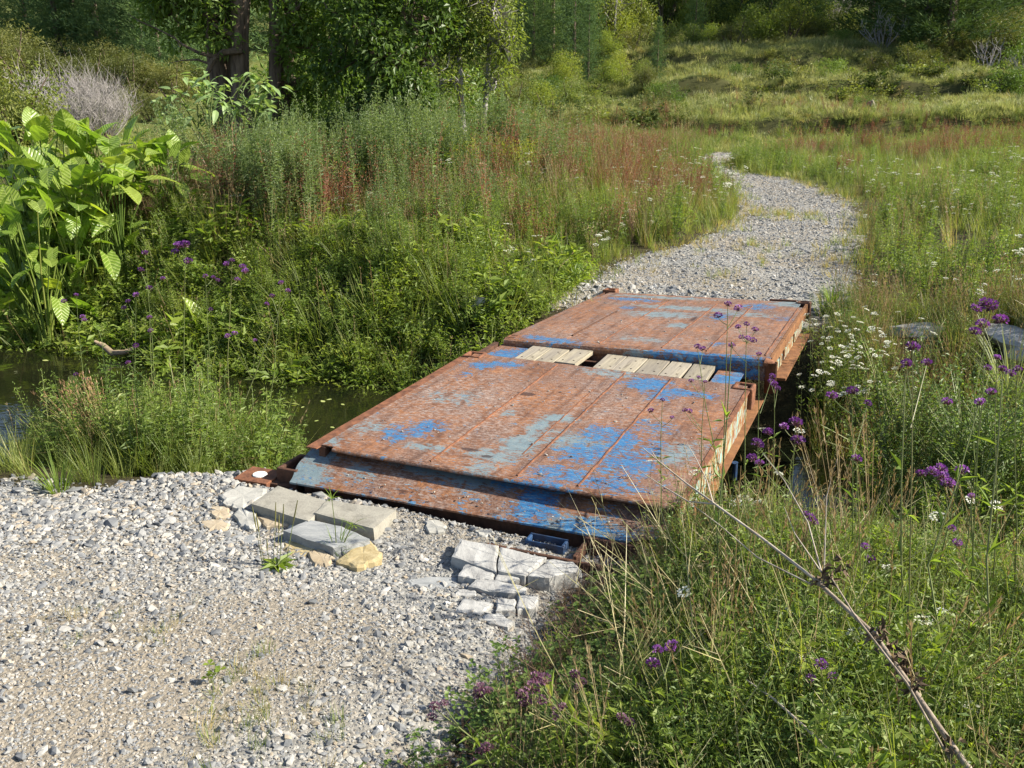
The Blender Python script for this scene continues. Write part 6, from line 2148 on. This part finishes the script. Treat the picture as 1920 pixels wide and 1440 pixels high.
GV = "purple verbena right of the bridge"
VB = [((1345, 1075, -.20), [(1365, 570), (1384, 578), (1346, 592)], "tallest verbena with three dark heads in front of the far deck", .75),
      ((1400, 1050, -.25), [(1400, 608), (1384, 613), (1416, 618), (1390, 632), (1402, 634), (1412, 638), (1372, 648)], "verbena with a spray of seven heads over the far deck's right side", .6),
      ((1360, 1010, -.25), [(1308, 650), (1318, 654)], "verbena with two heads over the front edge of the far deck", .6),
      ((1430, 1010, -.3), [(1423, 664), (1448, 705)], "verbena leaning at the far deck's front corner", .55),
      ((1300, 1020, -.2), [(1310, 708), (1296, 714), (1322, 716), (1293, 771), (1284, 769)], "slender verbena with tiny heads over the right of the near deck", .5),
      ((1240, 1010, -.2), [(1242, 750), (1220, 770), (1260, 783)], "slender verbena over the middle of the near deck", .5),
      ((1470, 1130, -.2), [(1470, 800), (1492, 792), (1440, 810), (1420, 832), (1496, 826), (1410, 858), (1424, 868)], "verbena with a wide flat cluster beside the near deck's right side", .95),
      ((1450, 960, -.45), [(1452, 720), (1458, 728), (1446, 715)], "verbena at the rusty corner post of the far deck", .7),
      ((1690, 1330, -.05), [(1712, 651), (1738, 680), (1700, 682)], "tall verbena with three heads before the yarrow bank", .8),
      ((1600, 1150, -.15), [(1598, 733), (1627, 756), (1560, 742)], "verbena with small heads above the dark hollow", .75),
      ((1800, 1250, -.05), [(1775, 753), (1838, 754)], "verbena with a single round head between tall stalks", .7),
      ((1830, 1150, .0), [(1846, 568), (1830, 578), (1858, 574), (1876, 600), (1828, 622), (1843, 608)], "tall verbena with broad heads near the right edge, highest of all", .95),
      ((1860, 1120, .0), [(1870, 670), (1852, 690), (1880, 692), (1858, 735)], "verbena below the highest heads at the right edge", .7),
      ((1900, 1150, .0), [(1908, 692), (1895, 700)], "verbena with pale heads cut by the right edge", .6),
      ((1730, 1180, -.1), [(1727, 888), (1748, 885), (1764, 880), (1778, 907), (1804, 882), (1765, 893)], "verbena with a broad magenta cluster over the right hollow", .95),
      ((1520, 1180, -.1), [(1520, 970), (1526, 978), (1512, 964)], "verbena with one long narrow head amid the verge stems", .7),
      ((1620, 1210, -.1), [(1622, 1025), (1632, 1048), (1606, 860)], "verbena with dim heads among the verge stems", .7),
      ((1790, 1210, -.05), [(1785, 990), (1795, 1018), (1822, 930)], "small verbena by the tall green stalk on the right", .6),
      ((1270, 1420, .0), [(1233, 1218), (1260, 1212), (1225, 1245)], "verbena with ragged heads in the middle of the near verge", .75),
      ((1560, 1400, .05), [(1540, 1245), (1520, 1272), (1562, 1268)], "bright violet verbena low on the near verge", .65),
      ((960, 1440, .0), [(815, 1325), (833, 1318), (810, 1345)], "verbena leaning over the gravel, farthest left of the near ones", .85),
      ((960, 1440, .0), [(900, 1290), (915, 1295), (898, 1302)], "verbena with one dark head over the gravel edge", .85),
      ((1130, 1440, .02), [(1005, 1270), (1020, 1275), (998, 1290), (978, 1305), (1015, 1312), (985, 1318)], "verbena with the largest pink cluster at the bottom of the picture", 1.0),
      ((1140, 1430, .02), [(1078, 1265), (1092, 1278), (1085, 1288)], "verbena with a reddish head right of the largest pink cluster", .8),
      ((1060, 1440, .02), [(1045, 1330), (1055, 1325), (1040, 1345)], "low verbena below the pink clusters", .75),
      ((1185, 1440, .02), [(1165, 1345), (1180, 1355)], "dull seeded verbena right of the low one", .75),
      ((920, 1445, .02), [(900, 1410), (890, 1430), (912, 1402)], "verbena with seeded heads at the bottom edge", .8)]
for base, heads, lab, hs in VB:
    verbena(base, heads, lab, GV, hs=hs * .92)
GL = "purple verbena on the left bank"
for base, heads, lab, hs in [((345, 760, -.75), [(335, 460), (347, 458), (328, 472), (352, 490)], "tallest left verbena with a broad flat head", .95), ((290, 740, -.8), [(272, 474), (264, 506), (280, 540), (305, 522)], "left verbena with heads on spreading arms", .7),
                             ((250, 740, -.8), [(255, 553), (232, 577), (240, 565)], "left verbena with magenta heads above the driftwood", .75), ((160, 760, -.85), [(143, 553), (158, 600), (155, 594), (120, 565)], "verbena standing in the shallow water at the left", .7),
                             ((290, 790, -.7), [(280, 595), (282, 620), (255, 648), (240, 680)], "left verbena low over the dark water", .6), ((430, 770, -.75), [(435, 488), (455, 500), (445, 524), (460, 508), (425, 495)], "left verbena with a loose spray of dull heads", .7), ((395, 780, -.75), [(395, 580), (400, 520), (408, 525), (385, 518)], "left verbena between the broad head and the loose spray", .6),
                             ((440, 800, -.7), [(427, 630), (478, 638), (440, 625), (540, 545)], "left verbena right of the small yellow leaves", .55), ((500, 790, -.7), [(500, 570), (527, 530), (510, 555)], "left verbena at the right end of the spit", .55), ((155, 880, -.8), [(160, 710), (142, 702)], "short verbena by the spit's seeding grass", .5)]:
    verbena(base, heads, lab, GL, hs=hs * 1.3, th=.005)

# ------------------------------------------------------------------ yarrow and wild carrot: white umbels as single plants
def umbel_head(seed, r=.035):
    st = np.random.default_rng(seed)
    b = MB()
    k = 40
    a, q = st.uniform(0, 6.28, k), r * np.sqrt(st.uniform(0, 1, k))
    b.leaves(np.stack([q * np.cos(a), q * np.sin(a), .006 - q * q * 5 + st.normal(0, .002, k)], 1), np.stack([np.cos(a), np.sin(a), st.uniform(-.1, .4, k)], 1), UPZ + st.normal(0, .2, (k, 3)), .014, .013, 0, 0, 0, .5)
    for i in range(9):
        aa = i * .7
        b.tube([(0, 0, -.03), (math.cos(aa) * r * .7, math.sin(aa) * r * .7, .0)], [.001, .0006], 3, 1)
    return b.mesh("flower_head", [L_UMB, L_STEM])


UH = [umbel_head(i) for i in range(3)]


def stalk_mesh(h, seed):
    st = np.random.default_rng(seed)
    b = MB()
    b.tube([(0, 0, 0), (st.uniform(-.02, .02), st.uniform(-.02, .02), h * .5), (0, 0, h)], [.0026, .002, .0014], 4, 0)
    k = 14
    t = st.uniform(.08, .8, k)
    a = st.uniform(0, 6.28, k)
    b.leaves(np.stack([0 * t, 0 * t, t * h], 1), np.stack([np.cos(a), np.sin(a), st.uniform(.3, 1, k)], 1), st.normal(size=(k, 3)), .06 * st.uniform(.6, 1.2, k), .009, 1)
    return b.mesh("stem", [L_STEM, L_WEED])


ST = [stalk_mesh(.55, i) for i in range(3)]


def yarrow(px, py, z, label, group, s=1.0):
    p = at(px, py, z)
    h = .55 * s
    zg = p.z - h
    t = thing("yarrow_plant", label, "flower", (p.x, p.y, zg), ur(0, 6), group)
    t.scale = (s, s, s)
    t.rotation_euler[0] = ur(-.12, .12)
    k = random.randrange(3)
    put("stem", ST[k], t)
    put("flower_head", UH[k], t, (0, 0, .55), (ur(-.35, .35), ur(-.35, .35), 0), ur(.75, 1.15))


lab = "white yarrow head among many on the bank right of the far deck"
GY = "yarrow on the right bank"
n = 0
while n < 105:
    px, py = random.gauss(1590, 75), random.uniform(575, 740)
    if px < 1500 + max(0, (690 - py)) * .05 or px > 1860:
        continue
    if random.random() > math.exp(-((px - 1590 - (py - 640) * .4) / 90) ** 2):
        continue
    n += 1
    yarrow(px, py, .32 - (py - 575) * .0036, lab, GY, ur(.55, .82))
WC = [(1660, 1070, "white carrot head in the middle of the verge"), (1390, 938, "white umbel close to the near deck's right side"), (1478, 1155, "round white umbel below the dead stalk's fork"), (1855, 945, "flat white umbel over the dark right hollow"), (1765, 972, "white umbel near the tall green stalk"), (1430, 802, "white umbel beside the wide purple cluster"), (1488, 808, "white umbel right of the wide purple cluster"),
      (1450, 885, "greenish umbel below the wide purple cluster"), (1380, 950, "small white umbel by the verge grass"), (1420, 942, "cream umbel at the edge of the dark hollow"), (1780, 1145, "pale umbel right of the withered leaves"), (1585, 1178, "cream umbel under the dead stalk's node"), (1525, 1235, "small cream umbel by the violet verbena"), (1290, 880, "white head against the near deck's blue paint"), (1218, 868, "yellowing umbel at the corner of the near deck"),
      (1540, 1362, "drooping pale umbel near the bottom"), (1660, 1420, "white umbel at the bottom edge"), (1815, 1335, "cream umbel at the lower right"), (1720, 1160, "white umbel beside the withered leaf clump"), (1300, 1100, "tiny white umbel in the dark leaves left of the verge"), (1340, 893, "white umbel overlapping the teal side rail"), (1820, 930, "umbel right of the magenta cluster"), (1695, 655, "white umbel behind the tall verbena"), (1745, 625, "white umbel in front of the rounded rock")]
for px, py, l_ in WC:
    p = at(px, py, .25)
    d = 1.0
    yarrow(px, py, .26 if py > 1000 else (.12 if py > 760 else .2), l_, "white umbels of the near verge", .85)

# ------------------------------------------------------------------ dead stalk leaning across the lower right
t = thing("dead_stalk", "long leaning dead brown stalk forking into pale twigs at the lower right", "dead stalk", at_y(1905, 1560, 2.15))
O_ = np.array(t.location)
q = lambda px, py, y: np.array(at_y(px, py, y)) - O_
b = MB()
b.tube([q(1905, 1560, 2.15), q(1815, 1440, 2.3), q(1720, 1305, 2.5), q(1640, 1190, 2.7), q(1532, 1090, 2.95)], [.0105, .010, .0095, .0085, .007], 7, 0)
for nq in ((1815, 1440, 2.3), (1720, 1305, 2.5), (1640, 1190, 2.7), (1536, 1093, 2.94)):
    c = q(*nq)
    dd = (q(1532, 1090, 2.95) - q(1720, 1305, 2.5))
    dd /= np.linalg.norm(dd)
    b.tube([c - dd * .014, c, c + dd * .014], [.008, .0135, .008], 7, 0)
b.tube([q(1790, 1440, 2.32), q(1700, 1280, 2.5), q(1600, 1150, 2.7), q(1560, 1085, 2.9)], [.0045, .004, .0035, .0025], 5, 0)
put("stem", b.mesh("stem", M_DEADST, True), t)
b = MB()
for pts, r0 in (([(1532, 1090, 2.95), (1430, 1010, 3.15), (1340, 945, 3.35), (1285, 905, 3.5), (1235, 865, 3.65), (1205, 840, 3.75)], .0085), ([(1340, 945, 3.35), (1290, 940, 3.45), (1240, 910, 3.6), (1195, 880, 3.75)], .0055), ([(1337, 943, 3.35), (1325, 900, 3.45), (1305, 860, 3.5), (1288, 830, 3.6)], .0045),
                ([(1520, 1095, 2.95), (1420, 1045, 3.1), (1350, 985, 3.3), (1290, 940, 3.4)], .0045), ([(1545, 1080, 2.95), (1490, 1000, 3.1), (1470, 950, 3.15)], .004), ([(1540, 1072, 2.95), (1515, 980, 3.1), (1470, 900, 3.2), (1430, 850, 3.3)], .0045), ([(1545, 1075, 2.95), (1550, 930, 3.1), (1570, 860, 3.2)], .0035), ([(1232, 862, 3.65), (1220, 842, 3.7)], .003)):
    b.tube([q(*p) for p in pts], np.linspace(r0 * .72, r0 * .25, len(pts)), 5, 0)
put("pale_branch", b.mesh("pale_branch", plain_mat("pale_twig", (.27, .22, .17), (.45, .40, .33), 16, .8, .2), True), t)
for (px, py, y) in ((1640, 1190, 2.68), (1660, 1210, 2.68), (1680, 1230, 2.62), (1690, 1245, 2.6), (1710, 1265, 2.58), (1540, 1090, 2.93), (1550, 1080, 2.93), (1700, 1250, 2.6), (1780, 1400, 2.35), (1715, 1285, 2.52), (1580, 1060, 2.9), (1650, 1180, 2.7)):
    b = MB()
    k = 12
    c = q(px, py, y)
    b.leaves(c + N3(k) * .014, N3(k) + [0, 0, -.3], N3(k), .035 * ur(.6, 1.3, k), .013, 0, .5, .5)
    put("withered_leaf", b.mesh("withered_leaf", M_DEADDK), t)
t = thing("dead_stalk", "thinner pale dead stalk lying at the bottom right of the verge", "dead stalk", at_y(1640, 1470, 2.3))
O_ = np.array(t.location)
b = MB()
b.tube([q(1640, 1470, 2.3), q(1560, 1410, 2.42), q(1500, 1355, 2.55), q(1450, 1310, 2.7), q(1400, 1275, 2.85)], [.006, .0055, .005, .004, .0025], 6, 0)
put("stem", b.mesh("stem", plain_mat("pale_dry_stalk", (.24, .20, .15), (.40, .35, .28), 16, .8, .2), True), t)

# tall single green stalks
for k, (pts, lab) in enumerate([([(1700, 1330, 3.3), (1690, 1050, 3.4), (1690, 900, 3.45), (1698, 700, 3.55)], "tall straight green stalk left of the magenta cluster"), ([(1350, 1180, 3.9), (1345, 1000, 4.0), (1362, 800, 4.1), (1372, 640, 4.15)], "straight green stem before the near deck's right side"),
                                ([(1860, 1300, 3.0), (1850, 1050, 3.2), (1870, 850, 3.3), (1880, 700, 3.4)], "green stalk at the right edge below the highest verbena"), ([(1780, 1300, 3.1), (1740, 1060, 3.3), (1790, 920, 3.4), (1835, 760, 3.5)], "slanting green stalk on the right of the verge"), ([(1160, 1440, 2.6), (1060, 1330, 2.75), (1000, 1275, 2.9)], "green stem leaning left over the gravel at the bottom")]):
    t = thing("tall_stem", lab, "plant stem", at_y(*pts[0]), 0, "single tall stems of the verge")
    O_ = np.array(t.location)
    b = MB()
    b.tube([q(*p) for p in pts], np.linspace(.005, .002, len(pts)), 5)
    put("stem", b.mesh("stem", L_STEM), t)
    b = MB()
    for f in (.2, .35, .5, .7):
        i = int(f * (len(pts) - 1))
        c = q(*pts[i]) + (q(*pts[i + 1]) - q(*pts[i])) * (f * (len(pts) - 1) - i)
        D = np.array([[ur(-1, 1), ur(-1, 1), .7], [ur(-1, 1), ur(-1, 1), .8]])
        b.leaves(np.array([c, c]), D, N3(2), .11, .012, 0, .1, .3)
    put("leaves", b.mesh("leaves", L_WEED), t)

# ------------------------------------------------------------------ single plants in the gravel
t = thing("plantain", "plantain with tall dark seed spikes growing in the gravel", "plant", at_g(520, 1062) + Vector((0, 0, .004)))
b = MB()
k = 16
a = np.linspace(0, 6.28, k) + ur(-.2, .2, k)
b.leaves(np.zeros((k, 3)), np.stack([np.cos(a), np.sin(a), ur(.15, .7, k)], 1), UPZ + N3(k) * .15, ur(.08, .14, k), .035, 0, .1, .35)
put("leaves", b.mesh("leaves", L_LUSH), t)
for (px, py, bx) in ((473, 950, 492), (480, 962, 496), (517, 942, 512), (523, 965, 518), (532, 945, 524), (558, 938, 536), (500, 1010, 505)):
    b = MB()
    y0_ = t.location.y
    O_ = np.array(t.location)
    p0, p1 = q(bx, 1060, y0_), q(px, py, y0_ + ur(-.03, .03))
    m1 = p0 + (p1 - p0) * .55 + [ur(-.006, .006), 0, 0]
    b.tube([p0, m1, p1], [.0022, .002, .002], 4, 0)
    b.tube([m1 + (p1 - m1) * .2, m1 + (p1 - m1) * .5, p1], [.0028, .0042, .0022], 5, 1)
    put("seed_spike", b.mesh("seed_spike", [L_STEM, leaf_mat("spike_seed", [(0, (.06, .065, .02)), (1, (.13, .12, .04))], .1)]), t)
t = thing("sedge_clump", "sedge clump with a pale upright stem among the yellow stones", "plant", at_g(632, 1042))
b = MB()
k = 34
b.blades(N3(k) * [.015, .015, 0], ur(0, 6.28, k), ur(.1, .26, k), .006, ur(.4, 1.5, k), ur(.1, .7, k), 0, 4)
put("leaves", b.mesh("leaves", L_LUSH), t)
O_ = np.array(t.location)
for (px, py) in ((622, 935), (660, 985)):
    b = MB()
    p1 = q(px, py, t.location.y)
    b.tube([(0, 0, 0), p1 * .5 + [.004, 0, 0], p1], [.004, .0035, .0025], 4, 0)
    k = 9
    aa = ur(0, 6.28, k)
    b.blades(np.repeat(p1[None], k, 0), aa, ur(.06, .12, k), .005, ur(.6, 1.4, k), ur(.6, 1.2, k), 1, 3)
    k = 14
    b.leaves(p1 + N3(k) * .01, N3(k), N3(k), .015, .007, 1)
    put("flower_stem", b.mesh("flower_stem", [L_STEM, L_LUSH]), t)
t = thing("clover_seedling", "small green seedling with round leaves alone in the gravel", "plant", at_g(395, 1285))
b = MB()
for (px, py) in ((393, 1245), (400, 1262), (412, 1256), (390, 1270)):
    O_ = np.array(t.location)
    p1 = q(px, py, t.location.y)
    b.tube([(0, 0, 0), p1], [.002, .0015], 4, 1)
    aa = np.array([0, 2.1, 4.2]) + ur(0, 2)
    b.leaves(np.repeat(p1[None], 3, 0), np.stack([np.cos(aa), np.sin(aa), [.3] * 3], 1), np.repeat(UPZ[None], 3, 0), .03, .026, 0, .08, .1, .55)
put("leaves", b.mesh("leaves", [L_LUSH, L_STEM]), t)
for (px, py, z, s, n, lab, mt) in ((110, 915, -.26, 1.0, 70, "feathery green tuft on the gravel edge at the left", L_LUSH), (30, 880, -.35, 1.2, 60, "yellowing grass clump at the left edge by the water", L_GRASS), (1900, 740, -.2, 2.2, 90, "arching long-bladed grass tussock at the right edge", L_HILL), (215, 880, -.5, 1.9, 110, "leaning seeding grass clump on the spit", L_DRY), (1560, 560, .0, .9, 50, "leafy tuft at the far deck's right corner", L_LUSH)):
    p = at(px, py, z)
    t = thing("grass_tussock", lab, "grass clump", (p.x, p.y, p.z - .03))
    b = MB()
    a = ur(0, 6.28, n)
    if "leaning" in lab:
        a = rng.normal(2.6, .8, n)
    b.blades(np.stack([np.cos(a) * .05 * s, np.sin(a) * .05 * s, 0 * a], 1), a, ur(.15, .36, n) * s * 1.1, .007 * s ** .5, ur(.3, 1.2, n), ur(.05, .6, n), 0, 5)
    put("blades", b.mesh("blades", [mt]), t)
    if "seeding" in lab:
        b = MB()
        k = 36
        for _ in range(k):
            a_, le, ln = random.gauss(2.6, .35), ur(.2, .75), ur(.5, .85)
            d = np.array([math.cos(a_) * math.sin(le), math.sin(a_) * math.sin(le), math.cos(le)])
            b.tube([d * 0, d * ln * .6 + [0, 0, .03], d * ln], [.0025, .002, .0012], 3, 0)
            kk = 12
            b.leaves(d * ln * ur(.75, 1.03, kk)[:, None] + N3(kk) * .008, d + N3(kk) * .3, N3(kk), .035, .009, 1)
        put("seed_heads", b.mesh("seed_heads", [L_DRY, leaf_mat("brown_seed", [(0, (.10, .055, .03)), (1, (.22, .13, .07))], .2)]), t)
# dry brown peaty lump at the end of the spit
p = at(512, 850, -.75)
boulder("peat_lump", "brown fibrous lump of bank at the right end of the grass spit", (p.x, p.y, -.85), (.16, .2, .28), plain_mat("peat", (.07, .05, .03), (.18, .14, .09), 14, .95, .8), 44)
bpy.data.objects["peat_lump"]["category"] = "bank lump"
# leaves floating on the water
m = leaf_mat("floating_leaf", [(0, (.16, .2, .05)), (1, (.3, .32, .12))], .1)
FLM = simple_leaf(.09, .05, m, "floating_leaf", .02, .02)
for px, py in ((608, 754), (622, 748), (640, 757), (570, 762), (80, 675), (590, 790), (620, 800)):
    p = at(px, py, WATER_Z + .006)
    tag(put("floating_leaf", FLM, None, p, (0, 0, ur(0, 6)), ur(.5, 1)), "pale leaf floating on the dark water" if px > 100 else "yellow leaf floating by the far left bank", "leaf", "leaves floating on the stream" if px > 100 else None)
# ------------------------------------------------------------------ tell look-alikes apart by where they stand
ORD = "first second third fourth fifth sixth seventh eighth ninth tenth eleventh twelfth thirteenth fourteenth fifteenth sixteenth seventeenth eighteenth nineteenth twentieth".split()
SHORT = {"olive scrub trees of the left slope": "olive scrub tree on the left slope", "dark pines in the valley beyond the bend": "dark pine of the clump beyond the bend", "scrub on the hill terraces": "green scrub bush on the spur",
         "bushes below the right hillside pines": "bush below the right hillside pines", "valley floor scrub": "low scrub left of the terraces", "low bushes on the terraces": "low dark bush on the terraces",
         "pale trees in the valley forest": "pale green tree in the valley forest", "undergrowth beneath the trees": "undergrowth bush beneath the dark trees"}
for grp, txt in SHORT.items():
    mem = [o for o in COL.objects if o.get("group") == grp]
    inn = sorted([(px_of(o.location.x, o.location.y, o.location.z)[0], i) for i, o in enumerate(mem)])
    inn = [(p, i) for p, i in inn if 0 <= p <= 1920]
    for k, (p, i) in enumerate(inn):
        if mem[i]["label"].startswith(("small pine",)):
            continue
        mem[i]["label"] = f"{txt}, {ORD[k]} of {len(inn)} from the left" if k else f"{txt}, leftmost of {len(inn)}"
